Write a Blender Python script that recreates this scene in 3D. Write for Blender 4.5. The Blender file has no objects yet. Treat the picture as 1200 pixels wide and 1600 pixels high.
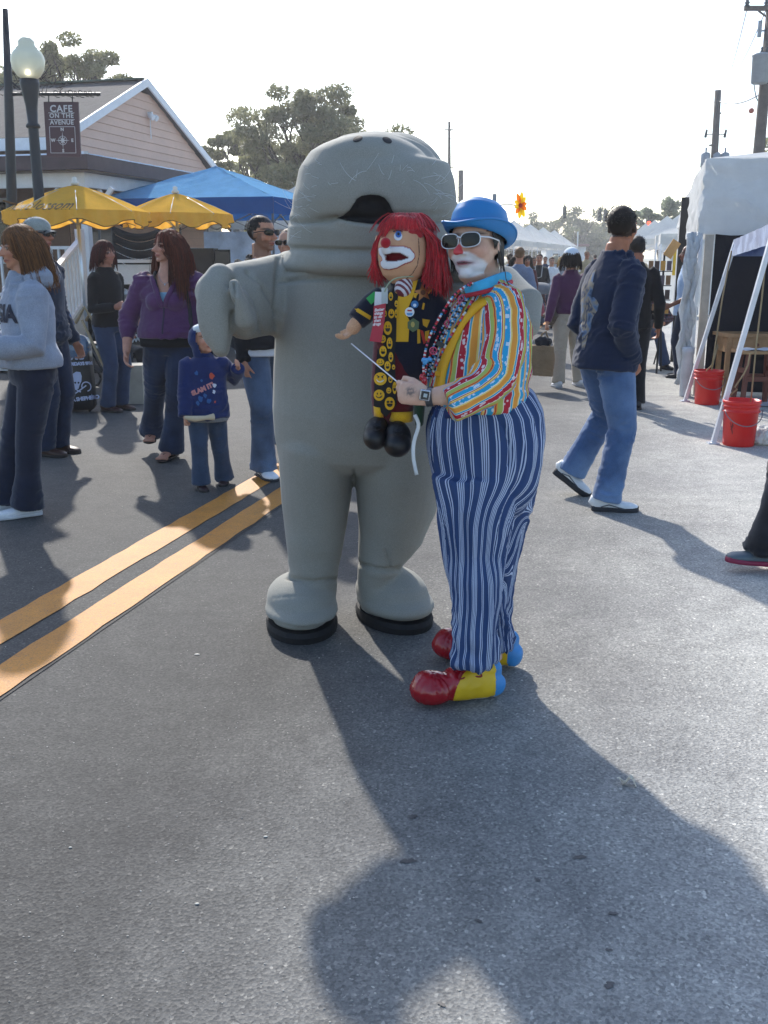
import bpy, bmesh, math, random
import numpy as np
from mathutils import Vector, Matrix, noise as mnoise
from mathutils.bvhtree import BVHTree

# ------------------------------------------------------------------ camera, world, sun, exposure
SC = bpy.context.scene
COL = SC.collection
F, HC = 1550.0, 1.5                       # focal length in photograph pixels, eye height
TH = math.atan(400 / F)
cam_d = bpy.data.cameras.new('camera'); cam = bpy.data.objects.new('camera', cam_d); COL.objects.link(cam)
cam.location = (0, 0, HC); cam.rotation_euler = (math.pi / 2 - TH, 0, 0)
cam_d.sensor_fit = 'VERTICAL'; cam_d.sensor_height = 36; cam_d.sensor_width = 27
cam_d.lens = F / 1600 * 36; cam_d.clip_end = 3000; cam_d.clip_start = 0.05
SC.camera = cam
SUN_EL, SUN_AZ = math.radians(35), math.radians(-16)      # azimuth from +Y, negative to the left
world = bpy.data.worlds.new('World'); SC.world = world; world.use_nodes = True
wn = world.node_tree; bg = wn.nodes['Background']
sky = wn.nodes.new('ShaderNodeTexSky'); sky.sky_type = 'NISHITA'; sky.sun_disc = False
sky.sun_elevation = SUN_EL; sky.sun_rotation = SUN_AZ; sky.dust_density = 1.0; sky.air_density = 1.0; sky.ozone_density = 1.6
wn.links.new(sky.outputs[0], bg.inputs[0]); bg.inputs[1].default_value = 0.15
sun_d = bpy.data.lights.new('sun', 'SUN'); sun = bpy.data.objects.new('sun', sun_d); COL.objects.link(sun)
sun_d.energy = 3.0; sun_d.angle = math.radians(1.2); sun_d.color = (1.0, 0.95, 0.87)
SDIR = Vector((math.sin(SUN_AZ) * math.cos(SUN_EL), math.cos(SUN_AZ) * math.cos(SUN_EL), math.sin(SUN_EL)))
sun.rotation_euler = SDIR.to_track_quat('Z', 'Y').to_euler(); sun.location = (-8, 20, 25)
vs = SC.view_settings; vs.view_transform = 'Standard'; vs.look = 'None'; vs.gamma = 1; vs.use_curve_mapping = False
vs.exposure = 0.9

# ------------------------------------------------------------------ pixel <-> place
CT, ST = math.cos(TH), math.sin(TH)
def ray(px, py):
    a, b = (px - 600) / F, -(py - 800) / F
    return a, CT + b * ST, -ST + b * CT
def G(px, py, z=0.0):                      # where the ray through a pixel meets height z
    a, y, c = ray(px, py); t = (z - HC) / c
    return Vector((a * t, y * t, z))
def W(px, py, Y):                          # where the ray meets the plane at distance Y
    a, y, c = ray(px, py); t = Y / y
    return Vector((a * t, Y, HC + c * t))
def PM(py, Y):                             # photograph pixels per metre there
    p = W(600, py, Y); return F / (p.y * CT - (p.z - HC) * ST)
RD = Vector((0.247, 0.969, 0)); RN = Vector((0.969, -0.247, 0))      # along the street / across it to the right
def U(u, n, z=0.0): return RD * u + RN * n + Vector((0, 0, z))

# ------------------------------------------------------------------ colour, materials
def lin(h):
    h = h.lstrip('#'); r = []
    for i in (0, 2, 4):
        c = int(h[i:i + 2], 16) / 255
        r.append(c / 12.92 if c <= .04045 else ((c + .055) / 1.055) ** 2.4)
    return (*r, 1.0)
MATS = {}
class NT:
    def __init__(s, name):
        s.m = bpy.data.materials.new(name); s.m.use_nodes = True; s.t = s.m.node_tree
        s.b = s.t.nodes['Principled BSDF']
    def n(s, typ, **kw):
        nd = s.t.nodes.new('ShaderNode' + typ)
        for k, v in kw.items():
            if k.startswith('i_'):
                key = k[2:]; key = int(key) if key.isdigit() else key
                nd.inputs[key].default_value = v
            else: setattr(nd, k, v)
        return nd
    def l(s, a, b): s.t.links.new(a, b)
    def coord(s, kind='Object'): return s.n('TexCoord').outputs[kind]
    def noise(s, scale, detail=3, rough=.5, vec=None, dist=0):
        nd = s.n('TexNoise'); nd.inputs['Scale'].default_value = scale; nd.inputs['Detail'].default_value = detail
        nd.inputs['Roughness'].default_value = rough; nd.inputs['Distortion'].default_value = dist
        s.l(vec if vec is not None else s.coord(), nd.inputs['Vector']); return nd.outputs['Fac']
    def ramp(s, fac, stops, interp='LINEAR'):
        nd = s.n('ValToRGB'); cr = nd.color_ramp; cr.interpolation = interp
        while len(cr.elements) < len(stops): cr.elements.new(0.5)
        for e, (p, c) in zip(cr.elements, stops):
            e.position = p; e.color = c if len(c) == 4 else (*c, 1)
        s.l(fac, nd.inputs[0]); return nd.outputs[0]
    def mix(s, fac, a, b, mode='MIX'):
        nd = s.n('Mix', data_type='RGBA', blend_type=mode)
        for v, i in ((fac, 0), (a, 6), (b, 7)):
            if hasattr(v, 'links'): s.l(v, nd.inputs[i])
            else: nd.inputs[i].default_value = v
        return nd.outputs[2]
    def math(s, op, a, b=0.0, clamp=False):
        nd = s.n('Math', operation=op, use_clamp=clamp)
        for v, i in ((a, 0), (b, 1)):
            if hasattr(v, 'links'): s.l(v, nd.inputs[i])
            else: nd.inputs[i].default_value = v
        return nd.outputs[0]
    def maprange(s, v, a, b, c, d):
        nd = s.n('MapRange'); s.l(v, nd.inputs[0])
        for i, x in enumerate((a, b, c, d)): nd.inputs[i + 1].default_value = x
        return nd.outputs[0]
    def bump(s, h, strength=.3, dist=.01):
        nd = s.n('Bump'); nd.inputs['Strength'].default_value = strength; nd.inputs['Distance'].default_value = dist
        s.l(h, nd.inputs['Height']); s.l(nd.outputs[0], s.b.inputs['Normal']); return nd
    def base(s, v):
        if hasattr(v, 'links'): s.l(v, s.b.inputs['Base Color'])
        else: s.b.inputs['Base Color'].default_value = v
    def set(s, **kw):
        for k, v in kw.items(): s.b.inputs[k.replace('_', ' ')].default_value = v
def plain(name, hexc, rough=.6, metal=0, var=.12, scale=6, bump=0, bscale=60, spec=.5, trans=0, sheen=0, coat=0, fine=0):
    if name in MATS: return MATS[name]
    k = NT(name); c = lin(hexc)
    dk = tuple(x * (1 - var * 1.6) for x in c[:3]) + (1,); lt = tuple(min(1, x * (1 + var)) for x in c[:3]) + (1,)
    f = k.noise(scale, 4, .6)
    col = k.ramp(f, [(.3, dk), (.7, lt)])
    if fine:
        f2 = k.noise(fine, 2, .5); col = k.mix(.35, col, k.ramp(f2, [(.35, dk), (.65, lt)]))
    k.base(col); k.set(Roughness=rough, Metallic=metal)
    k.b.inputs['Specular IOR Level'].default_value = spec
    if trans: k.b.inputs['Transmission Weight'].default_value = trans
    if sheen: k.b.inputs['Sheen Weight'].default_value = sheen; k.b.inputs['Sheen Roughness'].default_value = .5
    if coat: k.b.inputs['Coat Weight'].default_value = coat; k.b.inputs['Coat Roughness'].default_value = .15
    if bump: k.bump(k.noise(bscale, 4, .65), bump, .004)
    MATS[name] = k.m; return k.m
def fabric(name, hexc, var=.14, scale=9, bump=.35, bscale=350, sheen=.25, rough=.92, wear=None):
    if name in MATS: return MATS[name]
    k = NT(name); c = lin(hexc)
    dk = tuple(x * (1 - var * 1.7) for x in c[:3]) + (1,); lt = tuple(min(1, x * (1 + var)) for x in c[:3]) + (1,)
    col = k.ramp(k.noise(scale, 5, .6), [(.28, dk), (.72, lt)])
    if wear:
        col = k.mix(k.ramp(k.noise(3.2, 3, .5), [(.42, (0, 0, 0)), (.68, (1, 1, 1))]), col, lin(wear))
    th = k.noise(bscale, 2, .5)
    col = k.mix(.22, col, k.ramp(th, [(.3, (0, 0, 0)), (.7, (1, 1, 1))]), 'OVERLAY')
    k.base(col); k.set(Roughness=rough)
    k.b.inputs['Specular IOR Level'].default_value = .25
    k.b.inputs['Sheen Weight'].default_value = sheen; k.b.inputs['Sheen Roughness'].default_value = .5
    n1 = k.noise(bscale, 2, .5); n2 = k.noise(38, 4, .55)
    k.bump(k.math('ADD', k.math('MULTIPLY', n1, .25), n2), bump, .004)
    MATS[name] = k.m; return k.m
def translucent(name, hexc, amt=.45, rough=.8, var=.08, bump=.4, bscale=9):
    """thin cloth or vinyl that lets light through"""
    if name in MATS: return MATS[name]
    k = NT(name); c = lin(hexc)
    col = k.ramp(k.noise(5, 4, .6), [(.3, tuple(x * (1 - var) for x in c[:3])), (.7, tuple(min(1, x * (1 + var)) for x in c[:3]))])
    k.base(col); k.set(Roughness=rough)
    bn = k.bump(k.noise(bscale, 5, .6, dist=.6), bump, .03)
    k.b.inputs['Specular IOR Level'].default_value = .0 if rough > .3 else .3
    tr = k.n('BsdfTranslucent'); k.l(col, tr.inputs[0]); k.l(bn.outputs[0], tr.inputs[1])
    mx = k.n('MixShader'); mx.inputs[0].default_value = amt
    k.l(k.b.outputs[0], mx.inputs[1]); k.l(tr.outputs[0], mx.inputs[2])
    k.l(mx.outputs[0], k.t.nodes['Material Output'].inputs[0])
    MATS[name] = k.m; return k.m
def colattr(name, rough=.5, sss=0, bump=.12, bscale=160, sheen=0, spec=.4, var=.06, attr='Col', coat=0):
    if name in MATS: return MATS[name]
    k = NT(name); a = k.n('Attribute', attribute_name=attr)
    col = k.mix(var * 4, a.outputs['Color'], k.ramp(k.noise(25, 4, .6), [(.3, (.2, .2, .2)), (.7, (.8, .8, .8))]), 'OVERLAY')
    k.base(col); k.set(Roughness=rough); k.b.inputs['Specular IOR Level'].default_value = spec
    if sss:
        k.b.inputs['Subsurface Weight'].default_value = sss; k.b.inputs['Subsurface Radius'].default_value = (.012, .005, .003)
        k.b.inputs['Subsurface Scale'].default_value = .6
    if sheen: k.b.inputs['Sheen Weight'].default_value = sheen
    if coat: k.b.inputs['Coat Weight'].default_value = coat
    k.bump(k.noise(bscale, 3, .6), bump, .002)
    MATS[name] = k.m; return k.m

# ------------------------------------------------------------------ objects
ORG = {}
def tag(o, label=None, cat=None, group=None, kind=None):
    if label: o['label'] = label
    if cat: o['category'] = cat
    if group: o['group'] = group
    if kind: o['kind'] = kind
    return o
def root(name, loc, label, cat, group=None):
    o = bpy.data.objects.new(name, None); o.empty_display_size = .1; COL.objects.link(o)
    o.location = loc; ORG[o.name] = Vector(loc); return tag(o, label, cat, group)
class M:
    """a bag of vertices and faces in world coordinates"""
    def __init__(s): s.v = []; s.f = []; s.mi = []; s.k = 0; s.cur = 0
    def add(s, vs, fs, mi=None):
        vs = np.asarray(vs, float).reshape(-1, 3); s.v.append(vs)
        for f in fs: s.f.append(tuple(i + s.k for i in f)); s.mi.append(s.cur if mi is None else mi)
        s.k += len(vs); return s
    def box(s, c, size, rz=0, R=None, mi=None):
        c = np.array(c, float); h = np.array(size, float) / 2
        p = np.array([(x, y, z) for x in (-1, 1) for y in (-1, 1) for z in (-1, 1)], float) * h
        if R is None: R = Matrix.Rotation(rz, 3, 'Z')
        p = p @ np.array(R).T + c
        return s.add(p, [(0, 1, 3, 2), (4, 6, 7, 5), (0, 4, 5, 1), (2, 3, 7, 6), (0, 2, 6, 4), (1, 5, 7, 3)], mi)
    def bar(s, a, b, w, t=None, up=(0, 0, 1), mi=None):
        a, b = Vector(a), Vector(b); d = b - a; L = d.length; d.normalize(); up = Vector(up)
        if abs(d.dot(up)) > .99: up = Vector((0, 1, 0))
        sd = d.cross(up).normalized(); u = sd.cross(d)
        R = Matrix((sd, d, u)).transposed()
        return s.box((a + b) / 2, (w, L, t or w), R=R, mi=mi)
    def tube(s, pts, rx, ry=None, n=16, hint=(0, 1, 0), cap='flat', pw=2.0, mi=None, twist=0):
        P = [Vector(p) for p in pts]; m = len(P)
        rx = [rx] * m if np.isscalar(rx) else list(rx)
        ry = rx if ry is None else ([ry] * m if np.isscalar(ry) else list(ry))
        T = []
        for i in range(m):
            t = (P[min(i + 1, m - 1)] - P[max(i - 1, 0)])
            T.append(t.normalized() if t.length > 1e-9 else Vector((0, 0, 1)))
        if cap == 'round':
            r0 = min(rx[0], ry[0]); r1 = min(rx[-1], ry[-1])
            pre, prx, pry, pt = [], [], [], []
            for a in (75, 50, 25):
                q = math.radians(a); pre.append(P[0] - T[0] * r0 * math.sin(q)); prx.append(rx[0] * math.cos(q)); pry.append(ry[0] * math.cos(q)); pt.append(T[0])
            post, qrx, qry, qt = [], [], [], []
            for a in (25, 50, 75):
                q = math.radians(a); post.append(P[-1] + T[-1] * r1 * math.sin(q)); qrx.append(rx[-1] * math.cos(q)); qry.append(ry[-1] * math.cos(q)); qt.append(T[-1])
            P = pre + P + post; rx = prx + rx + qrx; ry = pry + ry + qry; T = pt + T + qt; m = len(P)
        h = Vector(hint); V = []; prev = None
        for i in range(m):
            sd = T[i].cross(h)
            if sd.length < .2:
                sd = prev.copy() if prev is not None else T[i].cross(Vector((1, 0, 0.01)))
                sd = sd - T[i] * sd.dot(T[i])
            sd.normalize(); prev = sd; nn = sd.cross(T[i])
            for j in range(n):
                a = 2 * math.pi * j / n + twist; c, q = math.cos(a), math.sin(a)
                if pw != 2: c = math.copysign(abs(c) ** (2 / pw), c); q = math.copysign(abs(q) ** (2 / pw), q)
                V.append(P[i] + sd * (c * rx[i]) + nn * (q * ry[i]))
        fs = [(i * n + j, i * n + (j + 1) % n, (i + 1) * n + (j + 1) % n, (i + 1) * n + j) for i in range(m - 1) for j in range(n)]
        if cap != 'open':
            fs.append(tuple(range(n - 1, -1, -1))); fs.append(tuple((m - 1) * n + j for j in range(n)))
        return s.add([tuple(v) for v in V], fs, mi)
    def ell(s, c, r, R=None, n=20, mi=None):
        V, m = [], n // 2
        for i in range(1, m):
            t = math.pi * i / m
            for j in range(n):
                p = 2 * math.pi * j / n; V.append((math.sin(t) * math.cos(p) * r[0], math.sin(t) * math.sin(p) * r[1], math.cos(t) * r[2]))
        V.append((0, 0, r[2])); V.append((0, 0, -r[2])); V = np.array(V); top, bot = len(V) - 2, len(V) - 1
        if R is not None: V = V @ np.array(R).T
        fs = [(i * n + j, (i + 1) * n + j, (i + 1) * n + (j + 1) % n, i * n + (j + 1) % n) for i in range(m - 2) for j in range(n)]
        fs += [(top, j, (j + 1) % n) for j in range(n)] + [(bot, (m - 2) * n + (j + 1) % n, (m - 2) * n + j) for j in range(n)]
        return s.add(V + np.array(c, float), fs, mi)
    def lathe(s, c, prof, n=24, axis=None, mi=None):
        """prof: (radius, height) bottom to top"""
        V = [(r * math.cos(2 * math.pi * j / n), r * math.sin(2 * math.pi * j / n), z) for r, z in prof for j in range(n)]
        V = np.array(V)
        if axis is not None: V = V @ np.array(Vector(axis).to_track_quat('Z', 'Y').to_matrix()).T
        m = len(prof)
        fs = [(i * n + j, i * n + (j + 1) % n, (i + 1) * n + (j + 1) % n, (i + 1) * n + j) for i in range(m - 1) for j in range(n)]
        if prof[0][0] > 1e-5: fs.append(tuple(range(n - 1, -1, -1)))
        if prof[-1][0] > 1e-5: fs.append(tuple((m - 1) * n + j for j in range(n)))
        return s.add(V + np.array(c, float), fs, mi)
    def slab(s, poly, d, mi=None):
        """polygon (list of points) given thickness along vector d"""
        n = len(poly); d = Vector(d); P = [Vector(p) for p in poly]
        fs = [tuple(range(n)), tuple(range(2 * n - 1, n - 1, -1))] + [(i, i + n, (i + 1) % n + n, (i + 1) % n) for i in range(n)]
        return s.add([tuple(p) for p in P] + [tuple(p + d) for p in P], fs, mi)
    def grid(s, fn, nu, nv, mi=None):
        V = [tuple(fn(i / nu, j / nv)) for i in range(nu + 1) for j in range(nv + 1)]
        return s.add(V, [(i * (nv + 1) + j, (i + 1) * (nv + 1) + j, (i + 1) * (nv + 1) + j + 1, i * (nv + 1) + j + 1) for i in range(nu) for j in range(nv)], mi)
    def arr(s): return np.concatenate(s.v) if s.v else np.zeros((0, 3))
    def build(s, name, mat, parent=None, smooth=False, **kw):
        return mkobj(name, s.arr(), s.f, mat, parent, smooth, mi=s.mi, **kw)
def mkobj(name, V, Fs, mat, parent=None, smooth=True, mi=None, attrs=None, origin=None, flipcheck=False):
    V = np.asarray(V, float)
    if parent is not None: o0 = ORG[parent.name]
    elif origin is not None: o0 = Vector(origin)
    else: o0 = Vector((float((V[:, 0].min() + V[:, 0].max()) / 2), float((V[:, 1].min() + V[:, 1].max()) / 2), float(V[:, 2].min()))) if len(V) else Vector()
    me = bpy.data.meshes.new(name); me.from_pydata((V - np.array(o0)).tolist(), [], [list(map(int, f)) for f in Fs] if not isinstance(Fs, list) else Fs)
    mats = mat if isinstance(mat, (list, tuple)) else [mat]
    for m in mats: me.materials.append(m)
    if mi is not None and len(mats) > 1: me.polygons.foreach_set('material_index', mi)
    if smooth: me.polygons.foreach_set('use_smooth', [True] * len(me.polygons))
    for k, a in (attrs or {}).items():
        a = np.asarray(a, float)
        if a.shape[1] == 4: at = me.attributes.new(k, 'FLOAT_COLOR', 'POINT'); at.data.foreach_set('color', a.ravel())
        else: at = me.attributes.new(k, 'FLOAT_VECTOR', 'POINT'); at.data.foreach_set('vector', a.ravel())
    me.update()
    o = bpy.data.objects.new(name, me); COL.objects.link(o)
    if parent is not None: o.parent = parent
    else: o.location = o0
    ORG[o.name] = o0; return o
def copy_tree(o, parent=None, d=(0, 0, 0)):
    c = o.copy(); COL.objects.link(c); c.parent = parent
    for ch in list(o.children): copy_tree(ch, c)
    return c
def fuse(m, voxel, smooth=3, sfac=.5):
    """join overlapping closed shapes into one continuous skin -> (V, F)"""
    me = bpy.data.meshes.new('tmp'); me.from_pydata(m.arr().tolist(), [], m.f); me.update()
    o = bpy.data.objects.new('tmp', me); COL.objects.link(o)
    r = o.modifiers.new('r', 'REMESH'); r.mode = 'VOXEL'; r.voxel_size = voxel; r.adaptivity = 0
    if smooth: s = o.modifiers.new('s', 'SMOOTH'); s.iterations = smooth; s.factor = sfac
    dg = bpy.context.evaluated_depsgraph_get(); ev = o.evaluated_get(dg); em = ev.to_mesh()
    V = np.empty(len(em.vertices) * 3); em.vertices.foreach_get('co', V); V = V.reshape(-1, 3)
    L = np.empty(len(em.loops), int); em.loops.foreach_get('vertex_index', L)
    S = np.empty(len(em.polygons), int); em.polygons.foreach_get('loop_start', S)
    T = np.empty(len(em.polygons), int); em.polygons.foreach_get('loop_total', T)
    Fs = [tuple(L[a:a + b].tolist()) for a, b in zip(S, T)]
    ev.to_mesh_clear(); bpy.data.objects.remove(o); bpy.data.meshes.remove(me)
    return V, Fs
def normals(V, Fs):
    A = np.array([f[:3] for f in Fs]); n = np.cross(V[A[:, 1]] - V[A[:, 0]], V[A[:, 2]] - V[A[:, 0]]); N = np.zeros_like(V)
    for k in range(3): np.add.at(N, A[:, k], n)
    return N / (np.linalg.norm(N, axis=1, keepdims=True) + 1e-12)
def _h(ix, iy, iz, sd):
    x = (ix * 374761393 + iy * 668265263 + iz * 2147483647 + sd * 974634777) & 0xffffffff
    x = ((x ^ (x >> 13)) * 1274126177) & 0xffffffff
    return ((x ^ (x >> 16)) & 0xffff) / 65535.0
def vnoise(P, sd=0):
    P = np.asarray(P, float); i = np.floor(P).astype(np.int64); f = P - i; f = f * f * (3 - 2 * f); r = 0
    for a in (0, 1):
        for b in (0, 1):
            for c in (0, 1):
                w = (f[:, 0] if a else 1 - f[:, 0]) * (f[:, 1] if b else 1 - f[:, 1]) * (f[:, 2] if c else 1 - f[:, 2])
                r = r + w * _h(i[:, 0] + a, i[:, 1] + b, i[:, 2] + c, sd)
    return r
def ridge(P, sd=0): return 1 - np.abs(vnoise(P, sd) * 2 - 1) * 2      # -1..1, sharp at 1
def wrinkle(V, N, bones, amp, sd=0, fu=9, fv=26, power=1.0):
    """cloth folds running around each bone, deeper near its ends"""
    uvw, t, who = bonecoords(V, bones)
    q = np.stack([uvw[:, 0] * fu, uvw[:, 1] * fv, who * 7.3], 1)
    q2 = np.stack([uvw[:, 0] * fu * 2.1 + uvw[:, 1] * 14, uvw[:, 1] * fv * 1.4, who * 3.1], 1)
    w = (.25 + .75 * np.clip(np.abs(t - .5) * 2, 0, 1) ** power) * (.25 + 1.1 * smst(vnoise(V * 7.3, sd + 11), .35, .75))
    return V + N * (amp * w * (.7 * ridge(q, sd) + .5 * ridge(q2, sd + 5)))[:, None]
def bonecoords(V, bones, hint=(0, 1, 0)):
    """bones: (a, b, radius). -> angle*radius, length along, bone number; nearest bone wins"""
    best = np.full(len(V), 1e9); U_ = np.zeros((len(V), 3)); T_ = np.zeros(len(V)); B = np.zeros(len(V)); acc = 0
    for k, (a, b, r) in enumerate(bones):
        a = np.array(a, float); b = np.array(b, float); d = b - a; L = np.linalg.norm(d); d = d / L
        h = np.array(hint, float); s = np.cross(d, h); s /= np.linalg.norm(s) + 1e-9; n = np.cross(s, d)
        rel = V - a; t = rel @ d / L; tc = np.clip(t, 0, 1); q = rel - np.outer(tc * L, d); dist = np.linalg.norm(q, axis=1) / r
        ang = np.arctan2(q @ s, -(q @ n)); m = dist < best
        best[m] = dist[m]; U_[m, 0] = ang[m] * r; U_[m, 1] = (t * L)[m]; U_[m, 2] = k; T_[m] = tc[m]; B[m] = k
    return U_, T_, B
def sub(V, Fs, keep):
    """faces whose index is in mask keep -> compact mesh"""
    fs = [f for f, k in zip(Fs, keep) if k]; ids = sorted({i for f in fs for i in f}); mp = {a: b for b, a in enumerate(ids)}
    return V[ids], [tuple(mp[i] for i in f) for f in fs], np.array(ids, int)
def fcent(V, Fs): return np.array([V[list(f)].mean(0) for f in Fs])
def smst(x, a, b):
    t = np.clip((x - a) / (b - a), 0, 1); return t * t * (3 - 2 * t)

# ------------------------------------------------------------------ lettering and flat marks laid on a surface
def textmesh(txt, size=1.0, shear=0, spacing=1.0, extrude=0, bold=0, depthsub=0):
    cu = bpy.data.curves.new('t', 'FONT'); cu.body = txt; cu.size = size; cu.shear = shear; cu.align_x = 'CENTER'; cu.align_y = 'CENTER'
    cu.space_character = spacing; cu.extrude = extrude; cu.offset = bold; cu.resolution_u = 3; cu.space_line = .85
    o = bpy.data.objects.new('t', cu); COL.objects.link(o)
    dg = bpy.context.evaluated_depsgraph_get(); em = o.evaluated_get(dg).to_mesh()
    bm = bmesh.new(); bm.from_mesh(em); bmesh.ops.triangulate(bm, faces=bm.faces[:])
    for _ in range(depthsub):
        bmesh.ops.subdivide_edges(bm, edges=[e for e in bm.edges if e.calc_length() > size * .18], cuts=1)
        bmesh.ops.triangulate(bm, faces=[f for f in bm.faces if len(f.verts) > 3])
    V = np.array([v.co[:] for v in bm.verts]); Fs = [tuple(v.index for v in f.verts) for f in bm.faces]
    bm.free(); o.evaluated_get(dg).to_mesh_clear(); bpy.data.objects.remove(o); bpy.data.curves.remove(cu); return V, Fs
def place2d(V, c, right, up):
    right = np.array(Vector(right).normalized()); up = np.array(Vector(up).normalized())
    return np.array(c, float) + np.outer(V[:, 0], right) + np.outer(V[:, 1], up)
def bvh(V, Fs): return BVHTree.FromPolygons([tuple(v) for v in V.tolist()], Fs)
def lay(V, tree, d, off=.0015, back=.6):
    """push points along d onto a surface"""
    d = Vector(d).normalized(); out = []
    for p in V:
        p = Vector(p); h = tree.ray_cast(p - d * back, d)
        out.append(h[0] - d * off if h[0] is not None else p)
    return np.array([tuple(p) for p in out])
def disc2d(r, n=14, cx=0, cy=0, ry=None):
    ry = ry or r; V = [(cx, cy, 0)] + [(cx + r * math.cos(2 * math.pi * i / n), cy + ry * math.sin(2 * math.pi * i / n), 0) for i in range(n)]
    return np.array(V), [(0, i + 1, (i + 1) % n + 1) for i in range(n)]
def poly2d(pts):
    n = len(pts); c = np.mean(pts, 0); V = np.array([(c[0], c[1], 0)] + [(x, y, 0) for x, y in pts]); return V, [(0, i + 1, (i + 1) % n + 1) for i in range(n)]
def stroke2d(pts, w):
    V, fs = [], []
    for i, p in enumerate(pts):
        a = Vector(pts[max(i - 1, 0)]); b = Vector(pts[min(i + 1, len(pts) - 1)]); d = (b - a).normalized(); nx, ny = -d.y, d.x
        V += [(p[0] + nx * w / 2, p[1] + ny * w / 2, 0), (p[0] - nx * w / 2, p[1] - ny * w / 2, 0)]
    return np.array(V), [(2 * i, 2 * i + 1, 2 * i + 3, 2 * i + 2) for i in range(len(pts) - 1)]
rnd = random.Random(7)
# ================================================================== GROUND
def asphalt(name, lo, hi, lane=True, dark=False):
    k = NT(name); P = k.coord()
    c = []
    agg = k.n('TexVoronoi', i_Scale=135.0); k.l(P, agg.inputs['Vector'])
    big = k.noise(.9, 5, .6, P); mid = k.noise(7, 4, .6, P); fine = k.noise(120, 3, .7, P)
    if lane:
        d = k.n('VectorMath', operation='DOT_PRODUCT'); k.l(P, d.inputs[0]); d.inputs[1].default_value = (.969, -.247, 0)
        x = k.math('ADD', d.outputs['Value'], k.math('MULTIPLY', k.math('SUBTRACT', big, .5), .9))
        f = k.ramp(k.maprange(x, -9, 5, 0, 1), [(0, lo), (.55, lo), (.62, tuple((a * .6 + b * .4) for a, b in zip(lo, hi))), (.69, hi), (.85, hi), (1, tuple(b * .85 for b in hi))])  # right side paler: worn lane, plus glancing sun glare put into the colour
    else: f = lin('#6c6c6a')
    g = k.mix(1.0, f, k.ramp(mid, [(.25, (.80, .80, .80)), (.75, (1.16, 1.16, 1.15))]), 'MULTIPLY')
    g = k.mix(1.0, g, k.ramp(big, [(.3, (.88, .88, .9)), (.7, (1.1, 1.1, 1.08))]), 'MULTIPLY')
    stones = k.ramp(agg.outputs['Color'], [(0, (.42, .42, .43)), (.5, (1.0, 1.0, 1.0)), (.86, (1.5, 1.48, 1.44)), (1, (3.3, 3.2, 3.0))])
    g = k.mix(.62, g, k.mix(1.0, g, stones, 'MULTIPLY'))
    g = k.mix(1.0, g, k.ramp(fine, [(.3, (.72, .72, .74)), (.7, (1.2, 1.2, 1.18))]), 'MULTIPLY')
    spots = k.noise(2.6, 2, .5, P); spv = k.n('TexVoronoi', i_Scale=3.1, feature='F1'); spv.inputs['Randomness'].default_value = 1
    wob = k.n('VectorMath', operation='ADD'); k.l(P, wob.inputs[0])
    nz = k.n('TexNoise', i_Scale=14.0); k.l(P, nz.inputs['Vector']); sc = k.n('VectorMath', operation='SCALE'); k.l(nz.outputs['Color'], sc.inputs[0]); sc.inputs['Scale'].default_value = .09
    k.l(sc.outputs[0], wob.inputs[1]); k.l(wob.outputs[0], spv.inputs['Vector'])
    oil = k.ramp(spv.outputs['Distance'], [(0.03, (.42, .40, .42)), (.07, (1, 1, 1))])
    gate = k.ramp(spots, [(.52, (0, 0, 0)), (.6, (1, 1, 1))])
    g = k.mix(gate, g, k.mix(1.0, g, oil, 'MULTIPLY'))
    # long faint tyre wear
    k.base(g); k.set(Roughness=.82); k.b.inputs['Specular IOR Level'].default_value = .3
    h = k.math('ADD', k.math('MULTIPLY', agg.outputs['Distance'], .9), k.math('MULTIPLY', fine, .8))
    h = k.math('ADD', h, k.math('MULTIPLY', k.noise(45, 3, .6, P), .8))
    k.bump(h, .38, .005)
    return k.m
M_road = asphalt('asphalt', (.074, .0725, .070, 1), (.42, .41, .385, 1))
def sheet(name, u0, u1, n0, n1, z, mat, kind='structure', nu=1):
    m = M(); m.grid(lambda a, b: U(u0 + (u1 - u0) * a, n0 + (n1 - n0) * b, z), nu, 1)
    o = m.build(name, mat, origin=(0, 0, 0)); o['kind'] = kind; return o
gm = plain('verge_ground', '#7c7a62', .95, var=.3, scale=.4, fine=9, bump=.5, bscale=6)
m = M(); m.grid(lambda a, b: (-500 + 1000 * a, -100 + 800 * b, -.13), 2, 2); o = m.build('ground', gm, origin=(0, 0, 0)); o['kind'] = 'structure'
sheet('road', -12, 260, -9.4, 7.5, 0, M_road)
M_conc = plain('concrete_paving', '#a8a49a', .9, var=.12, scale=3, fine=60, bump=.4, bscale=90)
def kerb(name, n0, n1):
    m = M()
    for i in range(40):
        u = 2 + i * 2.5; c = U(u + 1.245, (n0 + n1) / 2, .0)
        m.box(c, (n1 - n0, 2.48, .26), R=Matrix(((RN.x, RD.x, 0), (RN.y, RD.y, 0), (0, 0, 1))))
    o = m.build(name, M_conc); o['kind'] = 'structure'
kerb('kerb', -9.55, -9.4); kerb('kerb', 7.5, 7.65)
for nm, a, b in (('pavement', -14, -9.55), ('pavement', 7.65, 11)):
    m = M()
    for i in range(60):
        m.box(U(2 + i * 1.5 + .74, (a + b) / 2, .055), (abs(b - a), 1.485, .13), R=Matrix(((RN.x, RD.x, 0), (RN.y, RD.y, 0), (0, 0, 1))))
    o = m.build(nm, M_conc); o['kind'] = 'structure'
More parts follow.
